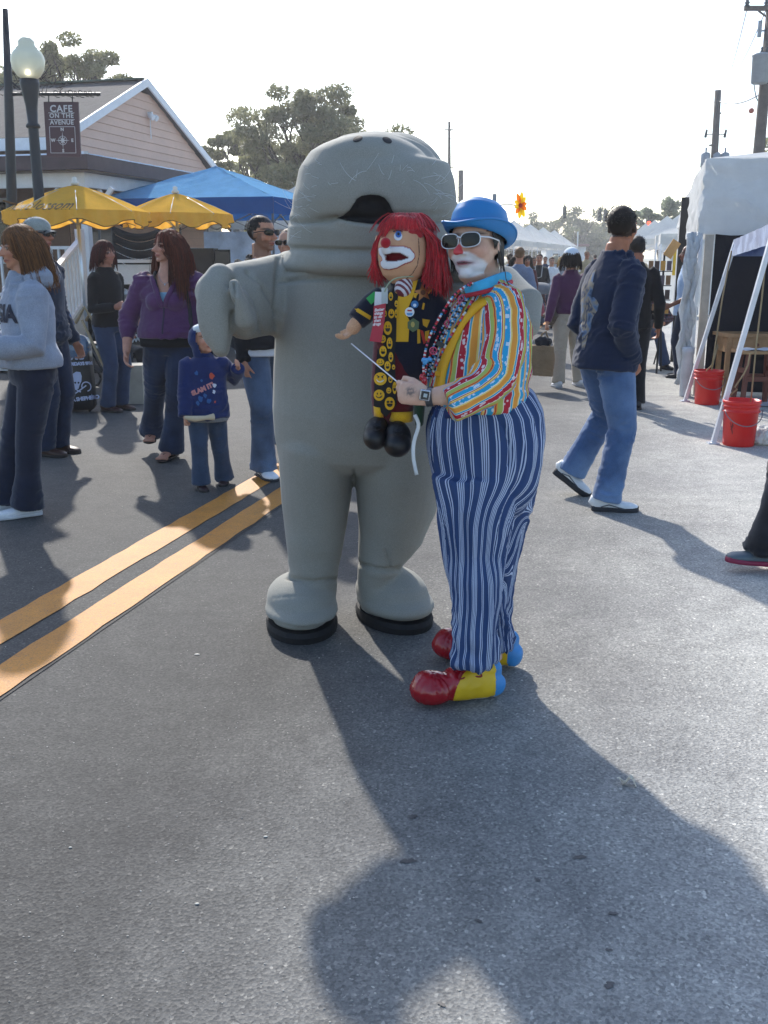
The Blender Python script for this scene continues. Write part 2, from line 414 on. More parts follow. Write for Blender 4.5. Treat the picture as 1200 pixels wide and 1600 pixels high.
# double yellow line, worn paint with a groove along its street-side edge
k = NT('yellow_road_paint'); P = k.coord()
yc = k.ramp(k.noise(5, 5, .65, P), [(.3, lin('#ae7010')), (.7, lin('#ca8416'))])
sp = k.ramp(k.noise(150, 3, .7, P), [(.36, (.62, .62, .62)), (.5, (1, 1, 1))]); yc = k.mix(1.0, yc, sp, 'MULTIPLY')
chip = k.ramp(k.noise(55, 6, .85, P), [(.37, (1, 1, 1)), (.40, (0, 0, 0))]); yc = k.mix(chip, yc, (.10, .09, .08, 1))
k.base(yc); k.set(Roughness=.62); k.bump(k.noise(160, 4, .7, P), .6, .004)
M_yel = k.m
def stripe(n0, n1):
    m = M(); L = []; r = random.Random(int(n0 * -100)); n = 900; u0 = -6
    for i in range(n + 1):
        u = u0 + i * .13 if i < 200 else u0 + 26 + (i - 200) * .3
        L.append((u, n0 + r.uniform(-.006, .006), n1 + r.uniform(-.006, .006)))
    V = [];
    for u, a, b in L: V += [tuple(U(u, a, .004)), tuple(U(u, b, .004))]
    m.add(V, [(2 * i, 2 * i + 1, 2 * i + 3, 2 * i + 2) for i in range(n)])
    o = m.build('road_marking', M_yel, origin=(0, 0, 0)); o['kind'] = 'structure'
stripe(-2.56, -2.39); stripe(-2.27, -2.10)
m = M(); m.grid(lambda a, b: U(-6 + 60 * a, -2.088 + .007 * b, .0045), 300, 1)
o = m.build('road_marking_groove', plain('tar', '#2a2a2c', .8), origin=(0, 0, 0)); o['kind'] = 'structure'
# curled dry leaf and specks of litter on the asphalt
def leaf_on(px, py, label, size=.05, hexc='#cdbfa0', rot=0.4):
    c = G(px, py); m = M()
    def fn(a, b):
        x = (a - .5) * 2; w = math.sin(math.pi * min(max(a, .02), .98)) ** .8 * .42; y = (b - .5) * 2 * w
        z = .006 + .16 * size * abs(y) * 2 + .10 * size * (1 - x * x) + .012 * math.sin(5 * x)
        cr, sr = math.cos(rot), math.sin(rot); return (c.x + size * (x * cr - y * sr) * .5, c.y + size * (x * sr + y * cr) * .5, z)
    m.grid(fn, 10, 6); o = m.build('fallen_leaf', fabric('leaf_' + hexc[1:], hexc, .3, 60, wear='#8a5a3a', sheen=0), smooth=True)
    tag(o, label, 'leaf')
leaf_on(980, 1227, 'pale curled dry leaf lying on the edge of the large shadow', .062, '#e6dcc6', rot=-.35)
r = random.Random(15)
M_stain = plain('dark_stain', '#4d4b4b', .55, var=.3, scale=30)
for px, py, s in ((645, 1277, .009), (638, 1346, .012), (905, 1340, .010), (958, 1428, .007), (952, 1540, .009), (951, 1485, .005), (840, 1375, .006), (748, 1440, .006), (690, 1570, .006)):
    c = G(px, py); n = 18; ph = r.uniform(0, 6); pts = []
    for i in range(n):
        a = 2 * math.pi * i / n; q = s * (1 + .35 * math.sin(2 * a + ph) + .2 * math.sin(5 * a + ph * 2) + r.uniform(-.12, .12)); pts.append((c.x + q * 1.3 * math.cos(a), c.y + q * math.sin(a)))
    V, f = poly2d(pts); V[:, 2] = .0022; o = mkobj('road_stain', V, f, M_stain, None, False, origin=(0, 0, 0)); o['kind'] = 'structure'
r = random.Random(5); m = M()
for i in range(900):
    px, py = r.uniform(0, 1200), r.uniform(760, 1600); c = G(px, py); s = r.uniform(.001, .003)
    m.ell((c.x, c.y, s * .3), (s, s * r.uniform(.6, 1), s * .5), n=6)
o = m.build('loose_grit', plain('grit', '#b4aea4', .6, var=.3), origin=(0, 0, 0)); o['kind'] = 'stuff'
m = M()
for px, py, s in ((308, 1023, .011), (415, 1308, .006), (308, 1413, .006), (852, 1343, .005), (110, 1325, .005)):
    c = G(px, py); m.ell((c.x, c.y, .002), (s, s * .6, .0018), n=8)
o = m.build('stuck_gum', plain('gum', '#c9c4b8', .7, var=.1), origin=(0, 0, 0)); o['kind'] = 'stuff'

# ================================================================== CAFE BUILDING
RF = Matrix(((RN.x, RD.x, 0), (RN.y, RD.y, 0), (0, 0, 1)))          # columns: across, along, up
def ubox(m, u0, u1, n0, n1, z0, z1, mi=None): return m.box(U((u0 + u1) / 2, (n0 + n1) / 2, (z0 + z1) / 2), (abs(n1 - n0), abs(u1 - u0), z1 - z0), R=RF, mi=mi)
cafe = root('cafe_building', U(22, -14, 0), 'peach clapboard cafe with dark shingle roof, white gable trim and a metal porch roof', 'building')
M_side = plain('peach_siding', '#d2b09d', .75, var=.06, scale=2, fine=30, bump=.15, bscale=40)
M_trim = plain('white_trim', '#d9dadc', .55, var=.05)
k = NT('grey_shingle'); P = k.coord(); br = k.n('TexBrick', i_Scale=3.2); k.l(P, br.inputs['Vector'])
br.inputs['Color1'].default_value = lin('#585655'); br.inputs['Color2'].default_value = lin('#484443'); br.inputs['Mortar'].default_value = lin('#3b3838')
br.inputs['Mortar Size'].default_value = .012; k.base(k.mix(.4, br.outputs['Color'], k.ramp(k.noise(30, 4, .7, P), [(.3, lin('#4a4544')), (.7, lin('#67615e'))]))); k.set(Roughness=.95)
k.bump(k.noise(40, 4, .7, P), .6, .01); M_shing = k.m
NW = -10.85; u0, u1, zE, zR = 17.9, 24.4, 3.75, 5.14; um = (u0 + u1) / 2
# clapboards: each board its own piece, cut to the gable
z = .75; i = 0
while z < zR - .25:
    z1 = z + .165
    def half(zz): return (u1 - u0) / 2 if zz <= zE - .1 else (u1 - u0) / 2 * max(0, (zR - zz) / (zR - zE + .1))
    a, b = half(z), half(z1)
    if a > .1:
        b = max(b, .03); pts = []
        m = M(); n_in, n_b, n_t = NW, NW + .028, NW + .008
        P8 = [U(um - a, n_in, z), U(um + a, n_in, z), U(um + b, n_in, z1), U(um - b, n_in, z1), U(um - a, n_b, z), U(um + a, n_b, z), U(um + b, n_t, z1), U(um - b, n_t, z1)]
        m.add([tuple(p) for p in P8], [(3, 2, 1, 0), (4, 5, 6, 7), (0, 1, 5, 4), (2, 3, 7, 6), (1, 2, 6, 5), (3, 0, 4, 7)])
        m.build('plank', M_side, cafe)
    z = z1 + .003
m = M(); ubox(m, u0, u1, -24, NW - .02, -.1, zE - .05); m.build('wall', plain('cafe_wall', '#8d7468', .85, var=.08, fine=20), cafe)
ov = .35; sl = (zR - zE) / (um - u0)
rf = M()
for sgn in (-1, 1):
    ue = um + sgn * (um - u0 + ov); ze = zE - ov * sl
    P4 = [U(um, NW + .14, zR + .06), U(um, -24, zR + .06), U(ue, -24, ze + .06), U(ue, NW + .14, ze + .06)]
    rf.slab(P4, (0, 0, -.09))
rfo = rf.build('roof', M_shing, cafe)
for sgn in (-1, 1):
    ue = um + sgn * (um - u0 + ov); ze = zE - ov * sl
    m = M(); a = U(um, NW + .145, zR + .09); b = U(ue, NW + .145, ze + .09)
    m.slab([a, b, b + Vector((0, 0, -.17)), a + Vector((0, 0, -.17))], RN * .04); m.build('rake_board', M_trim, rfo)
    m = M(); ubox(m, ue - .03, ue + .03, -24, NW + .14, ze - .17, ze + .05); m.build('fascia', M_trim, rfo)
m = M(); ubox(m, um - .14, um + .14, -24, NW + .13, zR + .05, zR + .085); m.build('ridge_cap', plain('ridge', '#4d5a4e', .8), rfo)
# twin floodlight under the peak
fl = M(); c = U(um + .25, NW + .06, zR - .62); fl.box(c, (.12, .05, .12), R=RF)
fo = fl.build('floodlight', M_trim, cafe)
for s in (-.09, .09):
    m = M(); m.lathe(c + RD * s + Vector((0, 0, -.05)) + RN * .08, [(.03, -.08), (.065, .0), (.06, .06)], 14, axis=(RN * .8 + Vector((0, 0, -.5)))); m.build('lamp_head', M_trim, fo)
m = M(); m.bar(c + Vector((0, 0, -.1)), c + Vector((0, 0, -.5)) + RN * .0, .018); m.build('conduit', M_trim, cafe)
# porch
por = root('cafe_porch', U(15, -10, 0), 'covered cafe porch with bright metal roof, white posts with braces and lattice skirt', 'porch')
M_met = plain('galvanised_roof', '#c3cbd6', .38, .35, var=.08, scale=3, bump=.1)
M_brn = plain('brown_fascia', '#4e3f42', .7)
pu0, pn1, pz = 14.55, -8.45, 3.02
A = U(pu0, pn1, pz); B = U(pu0, -24, pz); C2 = U(28, pn1, pz); A1 = U(u0 - .02, NW, zE - .38); B1 = U(u0 - .02, -24, zE - .38); C1 = U(28, NW, zE - .38)
m = M(); m.slab([A, B, B1, A1], (0, 0, -.03)); m.slab([A1, C1, C2, A], (0, 0, -.03)); pr = m.build('porch_roof', M_met, por)
for i in range(34):
    n = pn1 - .02 - i * .42; t = min(1, (pn1 - n) / (pn1 - NW)); top = U(pu0 + (u0 - pu0) * t, n, pz + (zE - .38 - pz) * t)
    m = M(); m.bar(U(pu0, n, pz + .012), top + Vector((0, 0, .012)), .022, .03); m.build('standing_seam', M_met, pr)
for i in range(30):
    u = pu0 + .1 + i * .42; t = min(1, (u - pu0) / (u0 - pu0)); top = U(u, pn1 + (NW - pn1) * t, pz + (zE - .38 - pz) * t)
    m = M(); m.bar(U(u, pn1, pz + .012), top + Vector((0, 0, .012)), .022, .03); m.build('standing_seam', M_met, pr)
m = M(); m.bar(A + Vector((0, 0, .02)), A1 + Vector((0, 0, .03)), .07, .05); m.build('hip_cap', M_met, pr)
m = M(); ubox(m, pu0 - .03, pu0, -24, pn1 + .03, pz - .22, pz + .0); ubox(m, pu0, 28, pn1, pn1 + .03, pz - .22, pz); m.build('fascia', M_brn, por)
m = M(); ubox(m, pu0 + .25, pu0 + .37, -24, pn1 - .2, pz - .46, pz - .24); ubox(m, pu0 + .37, 28, pn1 - .32, pn1 - .2, pz - .46, pz - .24); m.build('porch_beam', M_trim, por)
m = M(); ubox(m, pu0 + .05, 28, -24, pn1 - .02, pz - .235, pz - .225); m.build('soffit', plain('soffit', '#8b8078', .8), por)
DZ = .78
m = M(); ubox(m, pu0 + .2, 28, -24, pn1 - .15, DZ - .12, DZ); m.build('deck', plain('deck_wood', '#9a948c', .85, fine=20), por)
def post(u, n, br=True):
    m = M(); ubox(m, u - .06, u + .06, n - .06, n + .06, DZ, pz - .46); p = m.build('post', M_trim, por)
    for s in (-1, 1):
        if br:
            m = M(); m.bar(U(u, n + s * .05, pz - 1.0), U(u, n + s * .5, pz - .48), .06, .07); m.build('brace', M_trim, p)
            if s > 0: m = M(); m.bar(U(u + .05, n, pz - 1.0), U(u + .5, n, pz - .48), .06, .07); m.build('brace', M_trim, p)
for u, n in ((14.86, -8.71), (14.86, -11.2), (14.86, -13.8), (18.0, -8.71), (21.2, -8.71), (24.6, -8.71)): post(u, n)
# lattice skirt: crossing laths
for (p, q) in ((U(14.78, -8.62), U(14.78, -13.6)), (U(14.80, -8.60), U(26, -8.60))):
    d = (q - p); L = d.length; d.normalize(); h = DZ - .16; m = M(); x = 0
    nn = Vector((d.y, -d.x, 0))
    while x < L - h:
        m.bar(p + d * x + Vector((0, 0, .04)), p + d * (x + h) + Vector((0, 0, .04 + h)), .035, .006, up=nn)
        m.bar(p + d * (x + h) + nn * .008 + Vector((0, 0, .04)), p + d * x + nn * .008 + Vector((0, 0, .04 + h)), .035, .006, up=nn); x += .125
    o = m.build('lattice', M_trim, por); o['kind'] = 'stuff'
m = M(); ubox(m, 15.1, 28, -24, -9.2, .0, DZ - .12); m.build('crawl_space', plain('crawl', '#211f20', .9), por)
def railing(a, b, h, n, parent=por):
    """hand rail, bottom rail and separate balusters from a to b"""
    a, b = Vector(a), Vector(b); Z = Vector((0, 0, 1))
    m = M(); m.bar(a + Z * h, b + Z * h, .08, .05); rr = m.build('hand_rail', M_trim, parent)
    m = M(); m.bar(a + Z * .1, b + Z * .1, .05, .05); m.build('bottom_rail', M_trim, parent)
    for i in range(n):
        p = a.lerp(b, (i + .5) / n); m = M(); m.box(p + Z * (h / 2 + .05), (.035, .035, h - .1), R=RF); m.build('baluster', M_trim, parent)
railing(U(14.9, -8.8, DZ), U(14.9, -11.1, DZ), .85, 17); railing(U(15.0, -8.7, DZ), U(17.9, -8.7, DZ), .85, 22); railing(U(18.1, -8.7, DZ), U(21.1, -8.7, DZ), .85, 22)
# stair with sloping rail in front of the porch
stair = root('porch_stair', U(13.6, -9.5, 0), 'white wooden stair with sloping baluster rail leading up to the porch', 'stairs')
sa, sb = U(11.9, -9.05, .0), U(14.6, -9.05, DZ)
A3 = W(62, 520, 13.0); A3.z = .1; B3 = W(132, 470, 15.0); B3.z = DZ
railing(A3, B3, .95, 13, stair)
for i in range(5):
    m = M(); c = A3.lerp(B3, (i + .5) / 5) - RN * .55; m.box((c.x, c.y, (.12 + .15 * i) / 2 + .03), (1.0, .36, .12 + .15 * i), R=RF); m.build('step', plain('step_paint', '#b9b6b0', .8), stair)
m = M(); m.box(A3 + Vector((0, 0, .55)), (.1, .1, 1.1), R=RF); m.box(B3 + Vector((0, 0, .55)), (.1, .1, 1.1), R=RF); m.build('newel_post', M_trim, stair)
# cafe door and windows behind the porch
M_glass = plain('dark_glass', '#23282d', .12, var=.1, spec=.7)
for u in (18.9, 22.0, 24.6):
    m = M(); ubox(m, u - .5, u + .5, NW + .03, NW + .07, 1.35, 2.6); f = m.build('window', M_trim, cafe)
    m = M(); ubox(m, u - .42, u + .42, NW + .075, NW + .085, 1.43, 2.52); m.build('pane', M_glass, f)
for n in (-12.6, -15.5):
    m = M(); ubox(m, u0 - .07, u0 - .03, n - .5, n + .5, 1.35, 2.6); f = m.build('window', M_trim, cafe)
    m = M(); ubox(m, u0 - .09, u0 - .08, n - .42, n + .42, 1.43, 2.52); m.build('pane', M_glass, f)

# ================================================================== LAMP POST, SIGN POST
lp = W(52, 200, 13.0); lamp = root('street_lamp', (lp.x, lp.y, 0), 'dark fluted street lamp with frosted acorn globe beside the cafe sign', 'street lamp')
M_iron = plain('dark_iron', '#20252c', .5, .3, var=.1, bump=.1)
L0 = Vector((lp.x, lp.y, 0))
zt = W(45, 124, 13.0).z
m = M(); n = 24
for i in range(2):
    pass
V = []; zs = [(0, .17), (.25, .16), (.3, .12), (.8, .105), (.85, .075), (zt - .55, .062)]
for z, r_ in zs:
    for j in range(n):
        a = 2 * math.pi * j / n; rr = r_ * (1 - .08 * (j % 2)); V.append((L0.x + rr * math.cos(a), L0.y + rr * math.sin(a), z))
m.add(V, [(i * n + j, i * n + (j + 1) % n, (i + 1) * n + (j + 1) % n, (i + 1) * n + j) for i in range(len(zs) - 1) for j in range(n)]); m.build('shaft', M_iron, lamp, smooth=True)
m = M(); m.lathe(L0 + Vector((0, 0, zt - .56)), [(.062, 0), (.085, .01), (.085, .04), (.06, .06), (.07, .25), (.10, .42), (.115, .5), (.11, .56), (.0, .56)], 24); m.build('fitter', M_iron, lamp, smooth=True)
kg = NT('frosted_globe'); kg.base(lin('#efecd2')); kg.set(Roughness=.4); kg.b.inputs['Transmission Weight'].default_value = .25; kg.bump(kg.noise(30), .15, .004)
gz = zt
gt = W(45, 57, 13.0).z - gz
prof = [(.085, 0), (.135, .05), (.185, .16), (.2, .28), (.195, .36), (.165, .44), (.13, .48), (.13, .50), (.10, .53), (.10, .60), (.06, .66), (.0, .68)]
prof = [(r_, z / .68 * gt) for r_, z in prof]
m = M(); m.lathe(L0 + Vector((0, 0, gz)), prof, 28); m.build('globe', kg.m, lamp, smooth=True)
# iron sign post with bracket
sp = W(19, 320, 14.0); sp0 = Vector((sp.x, sp.y, 0)); stop = W(8, 14, 14.0)
sgn = root('sign_post', sp0, 'tall tapering black iron sign post with a long scrolled bracket', 'post')
m = M(); m.tube([sp0, W(19, 330, 14.0), W(14, 160, 14), stop], [.075, .07, .06, .035], n=12); m.build('mast', M_iron, sgn, smooth=True)
b0, b1 = W(17, 147, 14.0), W(157, 147, 14.0)
m = M(); m.tube([b0, b1], .022, n=8); br_ = m.build('bracket', M_iron, sgn)
m = M(); r = random.Random(3)
for i in range(16):
    q = b0.lerp(b1, .1 + .88 * i / 16); s = r.uniform(.02, .05)
    m.tube([q + Vector((s * math.cos(t) + t * .012, 0, s * math.sin(t))) for t in [j * .7 for j in range(8)]], .006, n=5)
m.tube([W(18, 128, 14), W(30, 138, 14), W(50, 146, 14)], .012, n=6)
m.build('scrollwork', M_iron, br_)
m = M(); r = random.Random(8)
for i in range(46):
    p = W(r.uniform(5, 95), r.uniform(110, 150), 14.05); pts = [p]
    for j in range(5): p = p + Vector((r.uniform(-.09, .09), r.uniform(-.05, .05), r.uniform(-.02, .09))); pts.append(p)
    m.tube(pts, [.006, .005, .004, .004, .003, .002], n=4)
o = m.build('bare_vine', plain('vine', '#3a3230', .9)); tag(o, 'tangle of bare vine climbing over the iron bracket', 'vine')
s0 = W(96, 200, 14.02)
sign = root('hanging_sign', W(96, 243, 14.02), 'maroon hanging sign reading CAFE ON THE AVENUE with a compass rose', 'sign')
M_mar = plain('maroon_board', '#47303a', .6, var=.08); M_let = plain('sign_lettering', '#b9bcc4', .6, var=.04)
tl, tr, bl, brr = W(68, 159, 14.02), W(122, 159, 14.02), W(73, 245, 14.02), W(126, 245, 14.02)
m = M(); m.slab([tl, tr, brr, bl], (0, .04, 0)); m.build('board', M_mar, sign)
SX = (tr - tl); SZ = (tl - bl)
def onsign(fx, fy): return bl + (brr - bl) * fx + ((tl - bl) * (1 - fx) + (tr - brr) * fx) * fy
def signtext(t, fy, h, sp_=1.0, bold=.01):
    V, f = textmesh(t, h, 0, sp_, 0, bold); V = V + 0
    V = place2d(V, onsign(.5, fy) + Vector((0, -.004, 0)), SX, SZ)
    mkobj('lettering', V, f, M_let, sign, False)
signtext('CAFE', .87, .118, 1.12, .003); signtext('ON THE', .745, .078, 1.15, .002); signtext('AVENUE', .625, .078, 1.1, .002)
m = M()
def sline(x0, y0, x1, y1, w=.006): m.bar(onsign(x0, y0) + Vector((0, -.003, 0)), onsign(x1, y1) + Vector((0, -.003, 0)), w, .003, up=(0, -1, 0))
for y in (.80, .68): sline(.12, y, .88, y)
for x0, y0, x1, y1 in ((.13, .07, .87, .07), (.13, .55, .87, .55), (.13, .07, .13, .55), (.87, .07, .87, .55)): sline(x0, y0, x1, y1)
cc = onsign(.5, .30) + Vector((0, -.004, 0)); R8 = []
for i in range(16):
    a = math.pi * i / 8; rr = (.115 if i % 4 == 0 else .065 if i % 4 == 2 else .022); R8.append((rr * math.cos(a) * .8, rr * math.sin(a)))
V, f = poly2d(R8); m.add(place2d(V, cc, SX, SZ), f)
for i in range(24):
    a, b = 2 * math.pi * i / 24, 2 * math.pi * (i + 1) / 24; X, Z_ = SX.normalized(), SZ.normalized()
    m.bar(cc + X * .055 * math.cos(a) + Z_ * .055 * math.sin(a), cc + X * .055 * math.cos(b) + Z_ * .055 * math.sin(b), .005, .002, up=(0, -1, 0))
m.build('compass_rose', M_let, sign)
for t, fx, fy in (('N', .5, .50), ('S', .5, .11), ('W', .22, .30), ('E', .78, .30)):
    V, f = textmesh(t, .055, 0, 1, 0, .003); mkobj('compass_letter', place2d(V, onsign(fx, fy) + Vector((0, -.004, 0)), SX, SZ), f, M_let, sign, False)
for px in (76, 113):
    m = M(); m.tube([W(px, 148, 14.02), W(px, 160, 14.02)], .008, n=6); m.build('hanger', M_iron, sign)

# ================================================================== TREES
k = NT('leaf_dark'); a = k.n('Attribute', attribute_name='Col'); k.base(a.outputs['Color']); k.set(Roughness=.55)
tr_ = k.n('BsdfTranslucent'); k.l(a.outputs['Color'], tr_.inputs[0]); mx = k.n('MixShader'); mx.inputs[0].default_value = .5
k.l(k.b.outputs[0], mx.inputs[1]); k.l(tr_.outputs[0], mx.inputs[2]); k.l(mx.outputs[0], k.t.nodes['Material Output'].inputs[0]); M_leaf = k.m
M_bark = plain('bark', '#4b4038', .95, var=.3, scale=4, bump=.5, bscale=12)
def tree(name, label, base, H, spread, tr=.2, seed=0, blobs=26, leaves=380, ls=.16, colr=('#71744f', '#98966c'), fork=.35, flat=.55, group=None, sparse=.0, zc=.72, sub_=3):
    rs = np.random.RandomState(seed); B = Vector(base); t = root(name, B, label, 'tree', group)
    wood = M(); lean = rs.uniform(-.06, .06, 2) * H
    fk = B + Vector((lean[0] * .4, lean[1] * .4, H * fork))
    wood.tube([B - Vector((0, 0, .2)), B + Vector((0, 0, H * fork * .5)) + Vector((rs.uniform(-.05, .05), 0, 0)) * H, fk], [tr * 1.25, tr, tr * .85], n=10)
    LV = []; LC = []
    cA, cB = np.array(lin(colr[0])[:3]), np.array(lin(colr[1])[:3])
    for i in range(blobs):
        th = rs.uniform(0, 2 * math.pi); rr = math.sqrt(rs.uniform(.02, 1)); zz = rs.uniform(-1, 1)
        sh = math.sqrt(max(.05, 1 - zz * zz * .9))
        c = B + Vector((lean[0] + spread * rr * sh * math.cos(th), lean[1] + spread * rr * sh * math.sin(th), H * zc + (H * (1 - zc)) * zz * .92))
        mid = fk.lerp(c, .5) + Vector((rs.uniform(-.08, .08) * H, rs.uniform(-.08, .08) * H, rs.uniform(-.03, .08) * H))
        w = tr * rs.uniform(.25, .5); wood.tube([fk, fk.lerp(mid, .5) + Vector((0, 0, .02 * H)), mid, c], [w * 1.3, w, w * .6, w * .2], n=6)
        br_ = spread * rs.uniform(.2, .36)
        for s in range(sub_):
            cc = np.array(c) + rs.normal(0, br_ * .55, 3) * (1, 1, flat)
            wood.tube([mid.lerp(c, .6), Vector(cc)], [w * .35, w * .12], n=4)
            n = leaves // sub_; q = rs.normal(0, 1, (n, 3)); q /= np.linalg.norm(q, axis=1, keepdims=True); q *= (rs.uniform(.15, 1, (n, 1)) ** .5) * br_ * .62
            q[:, 2] *= flat; LV.append(cc + q); LC.append(np.clip(rs.normal(.5, .22), 0, 1) + rs.normal(0, .22, n))
    wood.build('trunk', M_bark, t, smooth=True)
    C = np.concatenate(LV); n = len(C); q = np.clip(np.concatenate(LC), 0, 1)[:, None]
    a = rs.normal(0, 1, (n, 3)); a /= np.linalg.norm(a, axis=1, keepdims=True); b = np.cross(a, rs.normal(0, 1, (n, 3))); b /= np.linalg.norm(b, axis=1, keepdims=True)
    s = ls * rs.uniform(.5, 1.2, (n, 1)); V = np.stack([C - a * s, C - b * s * .45, C + a * s, C + b * s * .45], 1).reshape(-1, 3)
    colv = np.repeat(cA * (1 - q) + cB * q, 4, 0); colv = np.c_[colv, np.ones(len(colv))]
    Fs = [(4 * i, 4 * i + 1, 4 * i + 2, 4 * i + 3) for i in range(n)]
    mkobj('crown', V, Fs, M_leaf, t, False, attrs={'Col': colv}); return t
def gx(px, Y): p = W(px, 400, Y); return (p.x, Y, 0)
tree('oak_tree', 'broad oak rising behind the cafe roof beside the lamp globe', gx(132, 42), 9.3, 2.5, .25, 1, 34, 620, .11, zc=.8, flat=.62)
tree('oak_tree', 'thin oak behind the iron sign post above the cafe roof', gx(20, 44), 9.0, 1.8, .2, 2, 16, 300, .11, zc=.8)
tree('oak_tree', 'large oak with dark forked limbs behind the blue canopy', gx(472, 46), 8.2, 3.2, .3, 4, 44, 820, .11, zc=.72, flat=.6, colr=('#6f7154', '#989670'))
tree('oak_tree', 'smaller oak left of the large one behind the gable', gx(372, 50), 7.3, 2.2, .22, 5, 26, 620, .11, zc=.7, flat=.6)
tree('oak_tree', 'low oak right behind the manatee head', gx(440, 62), 7.6, 3.0, .25, 9, 18, 300, .18, zc=.62)
tree('oak_tree', 'small tree showing between manatee head and the clown hat', gx(738, 85), 5.0, 2.2, .2, 6, 10, 200, .16, zc=.6, colr=('#4d5a34', '#6b7a48'))
far = [(800, 160, 7.4, 5.5, 11), (835, 180, 8.6, 6, 12), (868, 170, 7.2, 5, 13), (905, 165, 8.4, 6.5, 14), (940, 175, 8.0, 6, 15), (965, 180, 8.0, 6, 16)]
lab = ['first', 'second', 'third', 'fourth', 'fifth', 'last']
for (px, Y, H, sp_, sd), l_ in zip(far, lab):
    tree('oak_tree', f'{l_} tree from the left in the hazy line at the street end', gx(px, Y), H * .84, sp_, .35, sd, 24, 260, .36, zc=.55, flat=.8, colr=('#5c6444', '#7c7e5c'), group='trees closing the street')
tree('oak_tree', 'rounded oak above the far right white canopies', gx(1030, 88), 6.5, 2.6, .25, 21, 18, 300, .2, zc=.66, colr=('#767d68', '#959e84'))
tree('oak_tree', 'leafy tree at the frame edge behind the leaning utility pole', gx(1235, 60), 10, 2.6, .25, 23, 14, 200, .18, zc=.7)

# ================================================================== UTILITY POLES, WIRES, SIGNALS
M_pole = plain('weathered_pole', '#5f5650', .9, var=.2, scale=3, bump=.4, bscale=30)
M_pgrey = plain('transformer_grey', '#8e959e', .5, .2, var=.06)
M_wire = plain('wire', '#3c4046', .6)
def pole(px0, py0, px1, py1, Y, r0, r1, label, parts=None):
    a = W(px0, py0, Y); b = W(px1, py1, Y); d = (b - a) / (b.z - a.z); base = a - d * a.z
    t = root('utility_pole', base, label, 'utility pole'); m = M(); m.tube([base, a, b], [r0 * 1.1, r0, r1], n=12); m.build('mast', M_pole, t, smooth=True)
    return t, base, b, d
p1, b_, tp, d_ = pole(702, 300, 702, 190, 68, .12, .08, 'thin utility pole rising right of the manatee head')
m = M(); m.bar(tp + Vector((-.3, 0, -.5)), tp + Vector((.3, 0, -.5)), .08); m.bar(tp + Vector((-.05, 0, -2.8)), tp + Vector((.35, 0, -2.8)), .06); m.build('crossarm', M_pole, p1)
p2, b_, tp2, d_ = pole(720, 400, 720, 266, 80, .21, .2, 'stout wooden pole between manatee head and blue hat')
m = M(); m.bar(tp2 + Vector((0, 0, -2.0)), tp2 + Vector((-1.3, 0, -1.8)), .06); m.ell(tp2 + Vector((-1.4, 0, -1.85)), (.28, .15, .1)); m.build('lamp_arm', M_pgrey, p2)
p3, b_, tp3, d3 = pole(1111, 340, 1122, 141, 50, .2, .15, 'utility pole carrying three small transformers above the white tent')
m = M(); c = W(1116.5, 210, 50)
m.bar(W(1104, 210, 50), W(1132, 210, 50), .04); m.bar(W(1117, 177, 50), W(1127, 177, 50), .07); m.bar(W(1108, 227, 50), W(1117, 227, 50), .08); m.build('crossarm', M_pole, p3)
for px in (1102, 1132):
    m = M(); a = W(px, 215, 50); m.tube([a, a + Vector((.05, 0, .36))], [.07, .05], n=8); m.build('insulator', M_wire, p3)
for px in (1101, 1117, 1131):
    m = M(); a = W(px, 262, 50); m.lathe(a, [(.2, 0), (.22, .05), (.22, .6), (.17, .68), (.05, .7), (.05, .9), (0, .92)], 16); m.build('transformer', M_pgrey, p3, smooth=True)
p4, b_, tp4, d4 = pole(1180, 300, 1206, 8, 36, .2, .17, 'large leaning utility pole at the right frame edge with a transformer can')
m = M(); m.bar(W(1163, 13, 36), W(1245, 13, 36), .12, .14); m.bar(W(1185, 17, 36), W(1203, 30, 36), .05); m.build('crossarm', M_pole, p4)
m = M(); m.bar(W(1186, 48, 36), W(1203, 48, 36), .05); a = W(1186, 58, 36); m.tube([a, a + Vector((0, 0, .5))], .07, n=8); m.build('cutout_arm', M_pgrey, p4)
for px in (1167, 1197):
    m = M(); a = W(px, 12, 36); m.lathe(a, [(.03, 0), (.1, .05), (.05, .1), (.09, .15), (.04, .2), (.07, .25), (.0, .3)], 12); m.build('insulator', M_wire, p4, smooth=True)
m = M(); a = W(1186, 132, 35.6); m.lathe(a, [(.0, 0), (.24, .02), (.27, .06), (.29, .85), (.31, .87), (.31, .92), (.2, .96), (0, 1.0)], 24); tc = m.build('transformer', M_pgrey, p4, smooth=True)
for dx in (-.0, .16):
    m = M(); m.lathe(a + Vector((dx, 0, .95)), [(.04, 0), (.06, .06), (.03, .12), (.05, .17), (.0, .22)], 10); m.build('bushing', M_wire, tc, smooth=True)
def wire(p, q, sag, label, r=.02, n=14):
    p, q = Vector(p), Vector(q); pts = [p.lerp(q, i / n) - Vector((0, 0, sag * 4 * (i / n) * (1 - i / n))) for i in range(n + 1)]
    m = M(); m.tube(pts, r, n=5); o = m.build('overhead_wire', M_wire); tag(o, label, 'wire'); return o
wire(W(700, 217, 68), W(1121, 158, 50), .5, 'long thin wire crossing the white sky towards the transformer pole', .012)
wire(W(1123, 158, 50), W(1196, 142, 36), .25, 'short cable running up from the transformer pole to the leaning pole', .025)
wire(W(1167, 15, 36), W(1143, 108, 60), .1, 'thin line falling from the crossarm end insulator', .018)
wire(W(1197, 15, 36), W(1158, 100, 60), .1, 'thin line falling from the inner crossarm insulator', .018)
wire(W(1196, 142, 36), W(1178, 130, 36), .45, 'slack loop of cable under the big transformer', .02)
